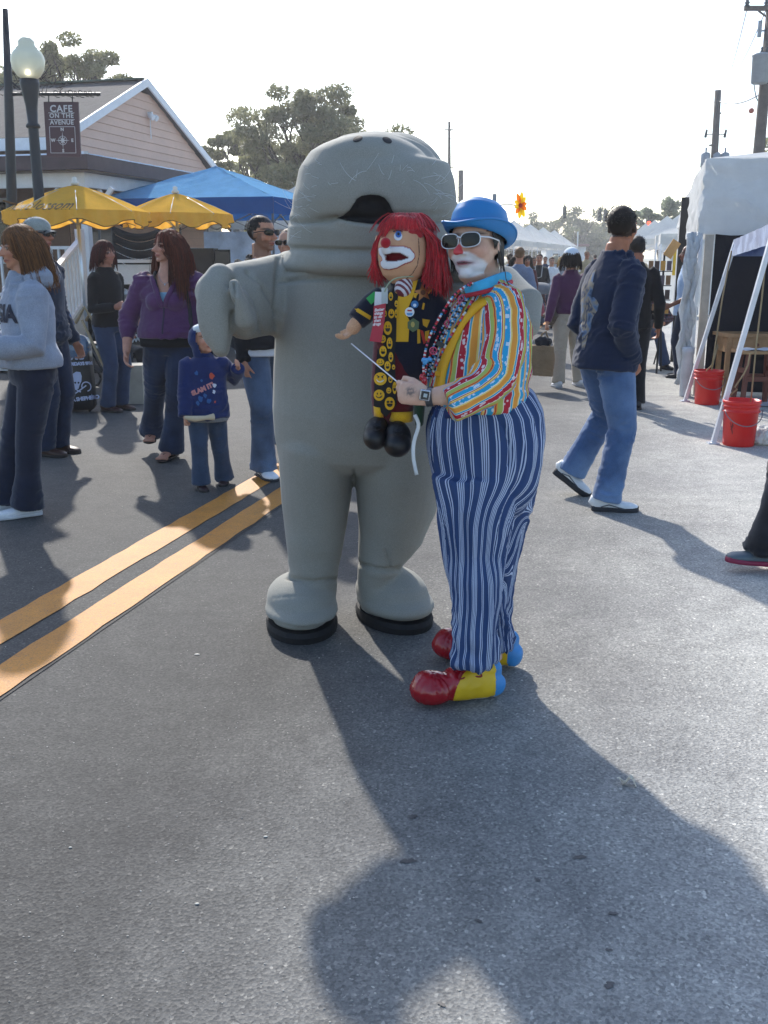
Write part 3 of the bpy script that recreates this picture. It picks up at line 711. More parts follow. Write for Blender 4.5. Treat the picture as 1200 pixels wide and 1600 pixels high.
o = M(); o.ell(W(1174, 173, 36), (.09, .09, .09)); o = o.build('marker_ball', plain('marker_orange', '#a35444', .6), smooth=True); tag(o, 'small red brown marker ball in the sky beside the leaning pole', 'ball')
M_sig = plain('signal_green', '#1f3236', .5)
def signal(px, py, Y, label, heads=1, red=False):
    c = W(px, py, Y); t = root('traffic_signal', c, label, 'traffic signal')
    for i in range(heads):
        x = (i - (heads - 1) / 2) * .5; m = M(); m.box(c + Vector((x, 0, 0)), (.3, .3, .95)); m.box(c + Vector((x, 0, .5)), (.16, .16, .12))
        hd = m.build('housing', M_sig, t)
        for j in (-1, 0, 1):
            mm = M(); mm.tube([c + Vector((x, -.14, .3 * j)), c + Vector((x, -.36, .3 * j - .03))], .12, n=12, hint=(0, 0, 1)); mm.build('visor', M_sig, hd)
        if red:
            kk = NT('red_lens'); kk.base((.8, .02, .01, 1)); kk.b.inputs['Emission Color'].default_value = (1, .05, .02, 1); kk.b.inputs['Emission Strength'].default_value = 3
            mm = M(); mm.ell(c + Vector((x, -.34, .3)), (.16, .05, .16)); mm.build('red_lens', kk.m, hd, smooth=True)
    m = M(); m.bar(c + Vector((-.5 * (heads - 1) / 2 - .05, 0, .55)), c + Vector((.5 * (heads - 1) / 2 + .05, 0, .55)), .08); m.bar(c + Vector((0, 0, .5)), c + Vector((0, 0, .85)), .06); m.build('hanger', M_sig, t); return c
c1 = signal(882, 332, 88, 'single traffic signal hanging over the street above the tree line')
c2 = signal(941, 337, 88, 'paired traffic signal hanging just left of the tall dark haired man', 2)
c3 = signal(1012, 355, 84, 'traffic signal showing red in front of the rounded oak', 1, True)
wire(c1 + Vector((-18, 0, 1.6)), c1 + Vector((22, 0, 1.0)), .7, 'span wire holding the traffic signals over the street', .012)
# flower decoration on street pole
fp = W(773, 330, 15); flower_pole = root('decorated_pole', (fp.x, fp.y, 0), 'slim grey pole above the blue hat with an arm holding a flower', 'pole')
m = M(); m.tube([(fp.x, fp.y, 0), W(773, 303, 15)], .03, n=10); m.build('mast', M_pgrey, flower_pole)
m = M(); m.tube([W(773, 323, 15), W(785, 320, 15), W(800, 320, 15), W(813, 322, 15)], .009, n=6); m.build('arm', M_pgrey, flower_pole)
fc = W(813, 321, 14.98); flo = root('flower_ornament', fc, 'large yellow and orange paper flower ornament on a wire arm', 'ornament')
kf = translucent('petal_yellow', '#f0c31c', .4); kf2 = translucent('petal_orange', '#ee7a1e', .4)
for i in range(10):
    a = 2 * math.pi * i / 10 + .2; L = .17 * (1 if i % 5 in (2, 3) else .8); sxx = .45 + .55 * abs(math.sin(a))
    d = Vector((math.cos(a) * .62, -.1, math.sin(a))); d.normalize(); L *= sxx
    sd = d.cross(Vector((0, 1, 0))).normalized(); m = M()
    m.grid(lambda s, t: fc + d * (.015 + L * s) + sd * ((t - .5) * .062 * math.sin(math.pi * min(.97, s * .85 + .1)) ** .7) + Vector((0, -.03 * math.sin(2.6 * s), 0)), 6, 3); m.build('petal', kf if i % 3 else kf2, flo, smooth=True)
m = M(); m.ell(fc + Vector((0, -.02, 0)), (.03, .02, .03)); m.build('centre', plain('flower_centre', '#b5341c', .7), flo, smooth=True)
# distant low white building
t = root('roadside_building', gx(880, 135), 'small white building with reddish roof at the far street end', 'building'); c = W(880, 388, 135)
m = M(); m.box((c.x, 135, 1.2), (5.0, 5, 3.0)); m.build('wall', M_trim, t); m = M(); m.box((c.x, 134.8, 2.85), (5.6, 5.6, .35)); m.build('roof', plain('red_roof', '#8d6a66', .8), t)
m = M(); m.box((c.x - 1.3, 132.45, 1.3), (.8, .05, 1.0)); m.build('window', M_glass, t)
m = M(); m.tube([(W(903, 390, 120).x, 120, 0), W(903, 362, 120)], .08, n=8); o = m.build('flagpole', M_trim); tag(o, 'thin white pole standing before the far trees', 'pole')

# haze volume added to lift the blacks, standing in for lens glare
m = M(); m.box((0, 300, 7.5), (1040, 840, 17.26)); hz = m.build('haze', None, origin=(0, 0, 0)); hz['kind'] = 'stuff'
hm_t = bpy.data.materials.new('veil_haze'); hm_t.use_nodes = True; nt_ = hm_t.node_tree; nt_.nodes.clear(); ou = nt_.nodes.new('ShaderNodeOutputMaterial'); pv = nt_.nodes.new('ShaderNodeVolumePrincipled')
pv.inputs['Color'].default_value = (.93, .95, 1, 1); pv.inputs['Density'].default_value = .0011; pv.inputs['Anisotropy'].default_value = .55; nt_.links.new(pv.outputs[0], ou.inputs['Volume']); hz.data.materials.clear(); hz.data.materials.append(hm_t)
# ================================================================== TENTS
M_wt = translucent('white_canopy', '#e8e7e2', .38, .45, .05, .55, 5)
M_wt2 = translucent('grey_white_canopy', '#d6d7d6', .3, .5, .05, .6, 5)
M_bl = translucent('blue_canopy', '#78aed6', .3, .8, .08, .5, 6)
M_blv = translucent('blue_valance', '#1f5b9c', .3, .6, .06, .4, 6)
M_leg = plain('tent_frame', '#d6dae2', .35, .3, var=.05)
M_dkleg = plain('tent_frame_dark', '#4a4e56', .4, .4, var=.05)
def canopy(name, label, cor, peak, val, mat, vmat=None, leg=M_leg, legs=True, group=None, sag=.12, wr=.018, seed=0, cat='canopy tent', nseg=14, foot=None):
    """cor: four eave corners in order, peak point, val: valance depth"""
    vmat = vmat or mat; t = root(name, (cor[0].x, cor[0].y, 0), label, cat, group); c4 = sum(cor, Vector()) / 4
    m = M()
    for i in range(4):
        a, b = cor[i], cor[(i + 1) % 4]
        def fn(s, q):
            e = a.lerp(b, s); p = e.lerp(peak, q); w = q * (1 - q) * 4 * sag * (.35 + .65 * math.sin(math.pi * s))
            tn = Vector((s * 9, q * 6, i * 5 + seed)); nz = (mnoise.noise(Vector((s * 16 * (1 - q) + i * 9, q * 2.2, seed))) + .6 * mnoise.noise(tn * 1.7)) * wr * (.5 + q)
            return p + Vector((0, 0, -w + nz))
        m.grid(fn, nseg, nseg)
    cv = m.build('canopy', mat, t, smooth=True)
    for i in range(4):
        a, b = cor[i], cor[(i + 1) % 4]; out = ((a + b) / 2 - c4); out.z = 0; out.normalize(); m = M()
        m.grid(lambda s, q: a.lerp(b, s) + Vector((0, 0, -val * q)) + out * (.004 + .02 * q * mnoise.noise(Vector((s * 11 + i * 4, q, seed + 3)))), 30, 4)
        m.build('valance', vmat, t, smooth=True)
    if legs:
        for i, c in enumerate(cor):
            q = c.lerp(c4, .015); m = M(); m.bar((q.x, q.y, 0), (q.x, q.y, c.z - .02), .035); m.box((q.x, q.y, .01), (.09, .09, .02)); m.build('leg', leg, t)
        for i in range(4):
            a, b = cor[i].lerp(c4, .02), cor[(i + 1) % 4].lerp(c4, .02); m = M(); k_ = 4
            for j in range(k_):
                z0, z1 = (-.12, -.42) if j % 2 == 0 else (-.42, -.12)
                m.bar(a.lerp(b, j / k_) + Vector((0, 0, z0)), a.lerp(b, (j + 1) / k_) + Vector((0, 0, z1)), .022, .012)
                m.bar(a.lerp(b, j / k_) + Vector((0, 0, z1)), a.lerp(b, (j + 1) / k_) + Vector((0, 0, z0)), .022, .012)
            m.build('truss', leg, t)
    return t
def sq(u, n, w, z, w2=None): w2 = w2 or w; return [U(u, n, z), U(u, n + w2, z), U(u + w, n + w2, z), U(u + w, n, z)]
# blue canopy
canopy('blue_canopy', 'bright blue pop-up canopy between the cafe and the manatee', sq(15.6, -8.95, 3.15, 2.42), U(17.1, -7.4, 3.02), .26, M_bl, M_blv, M_dkleg, seed=2, sag=.02, wr=.03)
canopy('white_canopy', 'pale canopy peak showing between blue canopy and manatee head', sq(20.5, -8.6, 3.3, 2.3), U(22.1, -6.95, 3.35), .25, M_wt, seed=5)
for i, u in enumerate((43, 50, 57, 64.5, 72, 80)):
    canopy('white_canopy', f'white market canopy on the far left side of the street, number {i + 1} counting away' if 0 else ['white canopy right beside the blue hat, nearest of the far row', 'white canopy second beyond the blue hat', 'white canopy third beyond the blue hat', 'white canopy fourth beyond the blue hat', 'white canopy fifth beyond the blue hat', 'white canopy at the very end of the far left row'][i],
           sq(u, -9.4 + .12 * i, 5.4, 2.25, 3.4), U(u + 2.7, -7.7 + .12 * i, 3.5), .3, M_wt, group='white canopies lining the far left side', seed=i, nseg=8)
# right row, nearest: boxy white tent with charcoal back wall
def boxtent(name, label, u, n, w, ze, zt, seed, lean=.05, group=None):
    t = root(name, U(u, n, 0), label, 'tent', group); sgn = 1; m = M()
    C = [(u, n), (u, n + w), (u + w, n + w), (u + w, n)]; cu, cn = u + w / 2, n + w / 2
    for i in range(4):
        (ua, na), (ub, nb) = C[i], C[(i + 1) % 4]
        def fn(s, q):
            uu, nn = ua + (ub - ua) * s, na + (nb - na) * s; k_ = lean * q
            nz = mnoise.noise(Vector((s * 9 + q * 5, q * 4 - s * 3, i * 7 + seed))) * .035 + mnoise.noise(Vector((s * 30 + q * 9, q * 7, i * 3 + seed))) * .012
            bul = .012 * math.sin(math.pi * q)
            uu += (cu - uu) * (k_ - bul - nz) / w * 2; nn += (cn - nn) * (k_ - bul - nz) / w * 2
            return U(uu, nn, ze + (zt - ze) * q + .02 * mnoise.noise(Vector((s * 12, seed, i))) * (1 - q))
        m.grid(fn, 44, 16)
    m.build('tent_side', M_wt2, t, smooth=True); m = M()
    T = [U(uu + (cu - uu) * lean / w * 2, nn + (cn - nn) * lean / w * 2, zt) for uu, nn in C]; pk = U(cu, cn, zt + .25)
    for i in range(4): m.grid(lambda s, q: T[i].lerp(T[(i + 1) % 4], s).lerp(pk, q), 8, 6)
    m.build('tent_roof', M_wt2, t, smooth=True)
    for uu, nn in C:
        q = U(uu + (cu - uu) * .03, nn + (cn - nn) * .03, 0); m = M(); m.bar(q, q + Vector((0, 0, ze + .1)), .04); m.build('leg', M_leg, t)
    return t
nt = boxtent('white_tent', 'boxy white tent at right with a charcoal wall and bundled plastic curtain at its post', 11.55, .52, 3.1, 1.72, 2.5, 1)
m = M(); m.grid(lambda s, q: U(11.62 + .02 * math.sin(s * 9), .72 + 2.8 * s, .04 + 1.7 * q), 20, 6); m.build('back_wall', fabric('charcoal_wall', '#22222a', .15, 3, sheen=.05), nt, smooth=True)
m = M(); m.box(U(11.6, .66, .86), (.09, .05, 1.72), R=RF); m.build('wall_pole', plain('beige_pole', '#b9aea0', .7), nt)
M_plas = translucent('clear_plastic_curtain', '#dfe2e4', .35, .25, .06, .9, 22)
m = M(); A_ = U(11.5, .5, 0)
for k_ in range(5):
    pts = [U(11.48 + .03 * math.sin(j * 1.3 + k_), .44 + .022 * k_ + .025 * math.sin(j * 1.9 + k_ * 2), 1.74 - 1.62 * j / 12) for j in range(13)]
    m.tube(pts, [.030 + .010 * math.sin(j * 2.1 + k_ * 1.7) - .006 * (j > 9) for j in range(13)], [.035 + .012 * math.sin(j * 1.7 + k_) for j in range(13)], n=8)
m.build('bundled_curtain', M_plas, nt, smooth=True)
for z in ():
    m = M(); m.lathe(U(11.48, .48, z), [(.10, 0), (.105, .02), (.10, .04)], 14); m.build('strap', M_dkleg, nt, smooth=True)
p = G(1070, 619); m = M(); m.lathe((p.x, p.y, 0), [(.06, 0), (.062, .01), (.062, .46), (.068, .47), (.068, .53), (.05, .54), (0, .54)], 20)
o = m.build('tube_weight', plain('pvc_white', '#c6c8cc', .4), smooth=True); tag(o, 'white plastic pipe weight standing at the foot of the tent post', 'weight')
m = M(); a = U(11.45, .5, 1.62); m.bar(W(1042, 401, 11.2), W(1058, 377, 11.2), .10, .012, up=(0, -1, 0)); o = m.build('paper_tag', plain('kraft', '#c79a62', .8)); tag(o, 'tan paper tag hanging at the white tent corner', 'tag')
# side wall of the tent along the street with glossy curtain
m = M(); m.grid(lambda s, q: U(12.3 + 2.3 * s, .56 + .03 * math.sin(s * 20), .1 + 1.65 * q), 40, 8); m.build('side_curtain', M_plas, nt, smooth=True)
t2 = boxtent('white_tent', 'second boxy white tent just behind the first along the right side', 15.3, .5, 3.1, 1.95, 2.45, 4, .1)
m = M(); m.box(U(15.25, .52, 1.15), (.14, .1, 2.3), R=RF); m.build('dark_post', plain('black_post', '#17181c', .5), t2)
M_c3 = canopy('white_canopy', 'white canopy with a zipped side wall behind the seated person', sq(27, .35, 3.2, 2.05), U(28.6, 1.95, 2.75), .25, M_wt, seed=11)
m = M(); m.grid(lambda s, q: U(27.02 + .03 * math.sin(13 * s), .4 + 3.0 * s, .05 + 1.95 * q), 30, 6); m.build('side_wall', M_wt2, M_c3, smooth=True)
m = M(); m.box(U(26.9, .75, 1.35), (.12, .02, .65), R=RF); m.build('yellow_streamer', plain('yellow_cloth', '#e3b52c', .7), M_c3)
for i, u in enumerate((34, 41, 49, 58, 68)):
    canopy('white_canopy', ['white canopy beyond the zipped one on the right side', 'peaked white canopy farther up the right side', 'small white canopy peak behind the tall man', 'tiny white canopy peak left of the tall man', 'farthest white canopy of the right row'][i],
           sq(u, .3 - .5 * i, 3.2, 2.15), U(u + 1.6, 1.9 - .5 * i, 3.1 + .12 * i), .25, M_wt, group='white canopies lining the far right side', seed=20 + i, nseg=8)
# front canopy with slanted legs
F1, F2 = G(1070, 627), G(1114, 693); T1, T2 = W(1149, 378, 10.35), W(1211, 352, 7.95)
sl_ = root('slant_leg_canopy', F2, 'small pale blue canopy with slanted white legs in front of the charcoal wall', 'canopy tent')
dn = RN * 2.4
T3, T4 = T1 + dn, T2 + dn; pk = (T1 + T2 + T3 + T4) / 4 + Vector((0, 0, .75)); m = M(); cor = [T2, T1, T3, T4]
M_pbl = translucent('pale_blue_canopy', '#7f95bd', .3, .5, .08, .5, 7)
for i in range(4):
    a, b = cor[i], cor[(i + 1) % 4]
    m.grid(lambda s, q: a.lerp(b, s).lerp(pk, q) + Vector((0, 0, .02 * mnoise.noise(Vector((s * 8, q * 5, i))) - .04 * math.sin(math.pi * q))), 14, 10)
m.build('canopy', M_pbl, sl_, smooth=True)
for i in range(4):
    a, b = cor[i], cor[(i + 1) % 4]; m = M(); m.grid(lambda s, q: a.lerp(b, s) + Vector((0, 0, .02 - .16 * q)) + RN * (-.02 + .02 * mnoise.noise(Vector((s * 14, q * 2, i)))), 24, 3); m.build('valance', fabric('valance_navy', '#51648c', .15, 12, wear='#8fa2c4'), sl_, smooth=True)
for a, b in ((F1, T1), (F2, T2)):
    m = M(); m.bar(a, b + (b - a) * .01, .036, .036, up=(0, 1, 0)); lg = m.build('leg', M_leg, sl_)
    m = M(); m.box(a + Vector((0, 0, .006)), (.09, .07, .012)); m.build('foot_plate', M_leg, lg)
for a, b in ((F1 + dn * 1.42, T3), (F2 + dn * 1.42, T4)):
    m = M(); m.bar(a, b, .036, .036, up=(0, 1, 0)); m.build('leg', M_leg, sl_)
# cords
M_rope = plain('sisal', '#9a8768', .9)
def rope(pts, label, r=.006):
    m = M(); m.tube(pts, r, n=6); o = m.build('cord', M_rope, smooth=True); tag(o, label, 'cord')
rope([W(1143, 392, 10.2), W(1128, 470, 10.15), W(1117, 545, 10.1), W(1112, 578, 10.1), W(1116, 560, 10.05), W(1121, 540, 10.1), W(1119, 533, 10.1), W(1113, 570, 10.15), W(1104, 579, 10.3), W(1103, 590, 10.35)], 'tan cord hanging down into the farther red bucket', .008)
rope([W(1198, 392, 8.0), W(1190, 470, 8.0), W(1181, 545, 8.0), W(1172, 640, 8.0)], 'long tan cord hanging into the nearer red bucket', .007)
rope([W(1180, 549, 8.0), W(1172, 553, 8.02), W(1169, 570, 8.02), W(1162, 585, 8.03), W(1148, 605, 8.05), W(1152, 608, 8.05), W(1140, 618, 8.05)], 'loose curly end of cord in front of the wooden stool', .007)
# red buckets
M_red = plain('red_bucket', '#d3201b', .35, var=.05, spec=.5)
def bucket(px, py, r_, h, label, Y=None):
    c = G(px, py); c.y += r_; c.x *= (1 + r_ / c.y); t = root('bucket', (c.x, c.y, 0), label, 'bucket', 'red weight buckets')
    m = M(); m.lathe(c, [(r_ * .86, 0), (r_ * .87, .012), (r_ * .97, h * .74), (r_ * 1.06, h * .75), (r_ * 1.06, h * .775), (r_ * .98, h * .78), (r_ * .985, h * .86), (r_ * 1.05, h * .865), (r_ * 1.05, h * .885), (r_ * .99, h * .89), (r_ * 1.0, h * .93), (r_ * 1.06, h * .935), (r_ * 1.06, h), (r_ * .98, h), (r_ * .95, h * .8), (r_ * .84, .03), (0, .03)], 36); m.build('pail', M_red, t, smooth=True)
    m = M(); m.lathe(c + Vector((0, 0, .05)), [(r_ * .84, 0), (r_ * .9, h * .55), (0, h * .56)], 24); m.build('fill', plain('bucket_sand', '#7a6a58', .95), t, smooth=True)
    m = M(); pts = [c + Vector((r_ * 1.06 * math.cos(a), -r_ * .35 - r_ * .8 * math.sin(a), h * .80 - .16 * h * math.sin(a) * 2)) for a in [math.pi * i / 14 for i in range(15)]]; m.tube(pts, .004, n=6); m.build('handle', plain('wire_handle', '#8a8a90', .3, .8), t, smooth=True)
    return t, c
b1t, b1c = bucket(1153, 700, .142, .37, 'nearer red bucket beside the slanted leg with a faded dark print')
b2t, b2c = bucket(1104, 634, .142, .35, 'farther red bucket in front of the charcoal wall')
V, f = textmesh('BORO', .05, 0, 1, 0, .004); m = M()
q = [(-.05, 0), (-.02, .05), (.02, .045), (.05, .0), (.03, -.05), (-.03, -.05)]; Vp, fp_ = poly2d(q)
tr = bvh(*(lambda mm: (mm.arr(), mm.f))((lambda x: (x.lathe(b1c, [(.142 * .86, 0), (.142 * .97, .37 * .74)], 36), x)[1])(M())))
Vp = lay(place2d(np.array(Vp) * [.4, 1.0, 1], b1c + Vector((-.10, -.3, .15)), (1, 0, 0), (0, 0, 1)), tr, (0, 1, 0), .001); mkobj('faded_print', Vp, fp_, plain('faded_ink', '#7c1a1e', .5), b1t, False)
# stool, drawer unit, paper, bag
M_wood = plain('pine', '#a9825a', .55, var=.15, scale=2, fine=25); M_rwood = plain('red_brown_wood', '#6a3325', .5, var=.15, scale=3, fine=30)
sc_ = G(1168, 632); sc_.z = 0; sc_.x += .06; st = root('wooden_stool', sc_, 'tall red brown wooden stool behind the nearer bucket, paper on its seat', 'stool')
H_ = W(1170, 549, sc_.y).z
m = M(); m.box(sc_ + Vector((0, 0, H_)), (.44, .34, .03)); m.build('seat', M_wood, st)
for sx in (-1, 1):
    for sy in (-1, 1):
        m = M(); m.bar(sc_ + Vector((sx * .17, sy * .14, 0)), sc_ + Vector((sx * .13, sy * .10, H_ - .01)), .042); m.build('leg', M_rwood, st)
for z in (.28,):
    for s in (-1, 1):
        m = M(); m.bar(sc_ + Vector((-.16, s * .13, z)), sc_ + Vector((.16, s * .13, z)), .03, .05); m.build('rung', M_rwood, st)
        m = M(); m.bar(sc_ + Vector((s * .16, -.13, z + .08)), sc_ + Vector((s * .16, .13, z + .08)), .03, .05); m.build('rung', M_rwood, st)
m = M(); m.grid(lambda s, q: sc_ + Vector((-.17 + .3 * s, -.12 + .24 * q, H_ + .018 + .012 * math.sin(5 * s) ** 2)), 10, 4); o = m.build('paper_sheets', plain('paper', '#dfe2e8', .7), smooth=True); tag(o, 'curling white paper lying on the stool seat', 'paper')
cb = sc_ + Vector((.12, .55, 0)); du = root('drawer_unit', cb, 'small pine side table with a knobbed drawer behind the stool', 'side table')
H2 = W(1160, 522, cb.y).z
m = M(); m.box(cb + Vector((0, 0, H2)), (.72, .4, .035)); m.build('top', M_wood, du)
m = M(); m.box(cb + Vector((0, 0, H2 - .1)), (.64, .34, .16)); m.build('carcass', M_wood, du)
m = M(); m.box(cb + Vector((0, -.175, H2 - .1)), (.52, .012, .12)); dr = m.build('drawer', M_wood, du)
for s in (-.17, 0, .17): m = M(); m.ell(cb + Vector((s, -.195, H2 - .1)), (.018, .014, .018), n=10); m.build('knob', M_rwood, dr)
for sx in (-1, 1):
    for sy in (-1, 1): m = M(); m.box(cb + Vector((sx * .29, sy * .14, H2 / 2 - .05)), (.045, .045, H2 - .1)); m.build('leg', M_wood, du)
rs = np.random.RandomState(3); c = G(1196, 694); m = M()
for i in range(5): m.ell((c.x + rs.uniform(-.07, .12), c.y + rs.uniform(-.03, .1), .05 + rs.uniform(0, .03)), (.09, .07, .06), n=14)
V, f = fuse(m, .012, 1); N_ = normals(V, f); V = V + N_ * (.02 * ridge(V * 22, 3))[:, None]; V[:, 2] = np.maximum(V[:, 2], .002)
o = mkobj('plastic_bag', V, f, translucent('bag_plastic', '#e4e4e0', .3, .25, .05, .6, 40)); tag(o, 'crumpled white plastic bag on the ground behind the nearer bucket', 'bag')
# low white sheet under the stool
m = M(); m.grid(lambda s, q: G(1140, 636) + Vector((.9 * s, .5 * q, .012 + .012 * mnoise.noise(Vector((s * 9, q * 5, 1))))), 24, 12); o = m.build('ground_cloth', plain('ground_cloth', '#c9cbd2', .8), smooth=True); tag(o, 'pale cloth spread on the asphalt beneath the wooden stool', 'cloth')
# display racks by the second tent
rk = root('card_rack', U(13.6, .2, 0), 'black wire rack with rows of small framed pictures beside the bundled curtain', 'display rack')
m = M(); m.tube([U(13.6, .24, 0), U(13.6, .24, 1.55)], .014, n=8); m.tube([U(13.6, .02, 0), U(13.6, .2, .9)], .012, n=6); m.tube([U(13.9, .3, 0), U(13.6, .24, .9)], .012, n=6); m.build('frame', M_iron, rk)
r = random.Random(2)
for zi, z in enumerate((1.38, 1.2, 1.02, .84)):
    m = M(); m.box(U(13.58, .2, z - .07), (.3, .03, .012), R=RF); m.build('rail', M_iron, rk)
    for j in range(4):
        m = M(); m.box(U(13.55, .08 + j * .075, z), (.06, .012, .12), R=RF); o = m.build('picture', plain(f'pic{(zi + j) % 4}', ['#7a5a3a', '#3a2a26', '#b98a3a', '#544a54'][(zi + j) % 4], .5), rk)
# ================================================================== UMBRELLAS
M_yel1 = translucent('yellow_canvas', '#f4bf52', .42, .8, .06, .3, 8)
M_alu = plain('aluminium', '#c7ccd2', .3, .6, var=.05)
def umbrella(px, ptop, prim, wpx, Y, label, rot=.2, text=None, sides=8):
    top = W(px, ptop, Y); rim = W(px, prim, Y); R_ = wpx / PM(prim, Y) / 2; base = Vector((W(px + (6 if px < 200 else 0), 560, Y).x, Y, 0)); base.x = top.x + .02
    t = root('patio_umbrella', base, label, 'umbrella', 'yellow patio umbrellas'); ez = rim.z; m = M(); drop = .20
    def edge(a, q):
        k_ = math.pi / sides; aa = ((a - rot) % (2 * k_)) - k_; r_ = R_ * q * math.cos(k_) / math.cos(aa) ** .85
        z = top.z - (top.z - ez) * (q ** 1.35) + .05 * (abs(aa / k_) ** 2) * 0 - .035 * (1 - (abs(aa) / k_) ** 2) * math.sin(math.pi * q)
        return Vector((top.x + r_ * math.cos(a), Y + r_ * math.sin(a), z))
    m.grid(lambda s, q: edge(2 * math.pi * s, q), 96, 10); cv = m.build('canopy', M_yel1, t, smooth=True)
    m = M()
    def skirt(s, q):
        a = 2 * math.pi * s; k_ = math.pi / sides; aa = (((a - rot) % (2 * k_)) - k_) / k_; p = edge(a, 1.0); d = drop * (.78 + .22 * math.cos(aa * math.pi)) * q
        fl = .03 * math.sin(a * 23) * q; return p + Vector((math.cos(a) * fl, math.sin(a) * fl, -d))
    m.grid(skirt, 192, 4); m.build('skirt', M_yel1, t, smooth=True)
    # dark piping on the skirt hem
    m = M(); m.tube([skirt(i / 192, 1.0) for i in range(193)], .006, n=4); m.build('hem', plain('hem_brown', '#7c5a22', .8), t)
    for i in range(sides):
        a = rot + 2 * math.pi * i / sides; m = M(); pts = [edge(a, q) - Vector((0, 0, .012)) for q in (.04, .35, .7, 1)]; m.tube(pts, .009, n=5); rb = m.build('rib', M_alu, t)
        m = M(); m.tube([edge(a, .55) - Vector((0, 0, .02)), Vector((top.x, Y, top.z - .5))], .007, n=5); m.build('strut', M_alu, rb)
    m = M(); m.tube([base, top + Vector((0, 0, .02))], .022, n=12); m.build('pole', M_alu, t, smooth=True)
    m = M(); m.lathe(top + Vector((0, 0, .0)), [(.05, 0), (.055, .03), (.03, .05), (.035, .085), (.0, .1)], 14); m.build('finial', plain('finial', '#d8d6cc', .5), t, smooth=True)
    m = M(); m.lathe(base, [(.26, 0), (.26, .05), (.08, .09), (.04, .3), (.04, .32), (0, .32)], 24); m.build('base', M_iron, t, smooth=True)
    if text:
        tv, tf = textmesh(text, .17, .35, 1.05, 0, .002, 2); mm = M(); mm.grid(skirt, 192, 4); mm.grid(lambda s, q: edge(2 * math.pi * s, q), 96, 10); tr = bvh(mm.arr(), mm.f)
        c = W(px - 62, prim - 10, Y - R_ * .8); V = place2d(tv, c, (1, -.1, 0), (0, 0, 1)); V = lay(V, tr, (0, 1, .0), .006, .5); mkobj('lettering', V, tf, plain('brown_ink', '#5c431a', .7), t, False)
    return t
umbrella(117, 289, 331, 226, 13.4, 'larger yellow patio umbrella in front, cursive Newblossom lettering on its skirt', .39 - .1, 'Newblossom')
umbrella(274, 302, 335, 176, 15.0, 'smaller yellow patio umbrella behind, above the woman in purple', .1)

# ================================================================== THINGS UNDER THE CAFE PORCH AND BLUE CANOPY
M_blk = plain('black_plastic', '#17181c', .55, var=.2, bump=.2); M_cab = plain('speaker_grey', '#2c2c31', .8, bump=.4, bscale=200)
def cabinet(px, py, w, h, Y, label, mesh=True):
    c = W(px, py, Y); t = root('speaker_cabinet', (c.x, c.y, c.z - h), label, 'speaker'); m = M(); m.box(c - Vector((0, 0, h / 2)), (w, .45, h)); m.build('cabinet', M_blk, t)
    m = M(); m.box(c + Vector((0, -.235, -h / 2)), (w * .86, .02, h * .9)); m.build('grille', M_cab, t)
cabinet(311, 388, .52, 1.05, 15.9, 'large dark speaker cabinet left of the screen behind the woman in purple')
c = W(339, 390, 15.8); t = root('monitor_screen', c - Vector((0, 0, .5)), 'dark flat screen with rounded corners beneath the blue canopy', 'screen')
m = M(); m.box(c + Vector((0, 0, -.21)), (.40, .06, .42)); m.build('bezel', M_blk, t); m = M(); m.box(c + Vector((0, -.034, -.21)), (.35, .01, .34)); m.build('panel', plain('screen', '#26222a', .2), t)
tb = W(335, 440, 15.8); m = M(); m.box((tb.x, 15.85, W(335, 437, 15.8).z), (1.5, .7, .04)); tt = root('folding_table', (tb.x, 15.85, 0), 'folding table carrying speaker and screen under the blue canopy', 'table'); m.build('tabletop', plain('tabletop', '#6c6a70', .6), tt)
for sx in (-1, 1):
    for sy in (-1, 1): m = M(); m.tube([(tb.x + sx * .65, 15.85 + sy * .28, 0), (tb.x + sx * .65, 15.85 + sy * .28, W(335, 437, 15.8).z)], .015, n=6); m.build('leg', M_iron, tt)
# white sheet hung at the back of the blue canopy, striped railing seen under it
m = M(); m.grid(lambda s, q: W(318, 362, 18.6).lerp(W(470, 362, 18.6), s) + Vector((0, .04 * math.sin(s * 25), -1.6 * q)), 40, 6); o = m.build('hung_sheet', plain('sheet_white', '#cfd6e4', .8), smooth=True); tag(o, 'pale sheet hung at the back of the blue canopy', 'sheet')
# black stage awning hung with drapes
dr = root('black_stall', W(210, 440, 16.5) * 1.0, 'black draped stall behind the red haired woman', 'stall')
m = M(); a_, b2_ = W(176, 352, 16.2), W(262, 350, 16.2)
for k_ in range(7):
    z0 = -.13 * k_; m.grid(lambda s, q: a_.lerp(b2_, s) + Vector((0, -.05 * math.sin(math.pi * q) - .1 * math.sin(math.pi * s), z0 - .12 * q - .14 * math.sin(math.pi * s))), 24, 4)
m.build('drape', fabric('black_drape', '#1c1d22', .2, 4, sheen=.1), dr, smooth=True)
for p in (a_, b2_): m = M(); m.tube([(p.x, p.y, 0), (p.x, p.y, p.z + .1)], .03, n=8); m.build('pole', M_iron, dr)
m = M(); p = W(218, 408, 16); m.box((p.x, 16, p.z), (1.1, .4, .05)); m.box((p.x, 16, p.z - .2), (1.1, .3, .3)); o = m.build('counter', M_trim, dr)
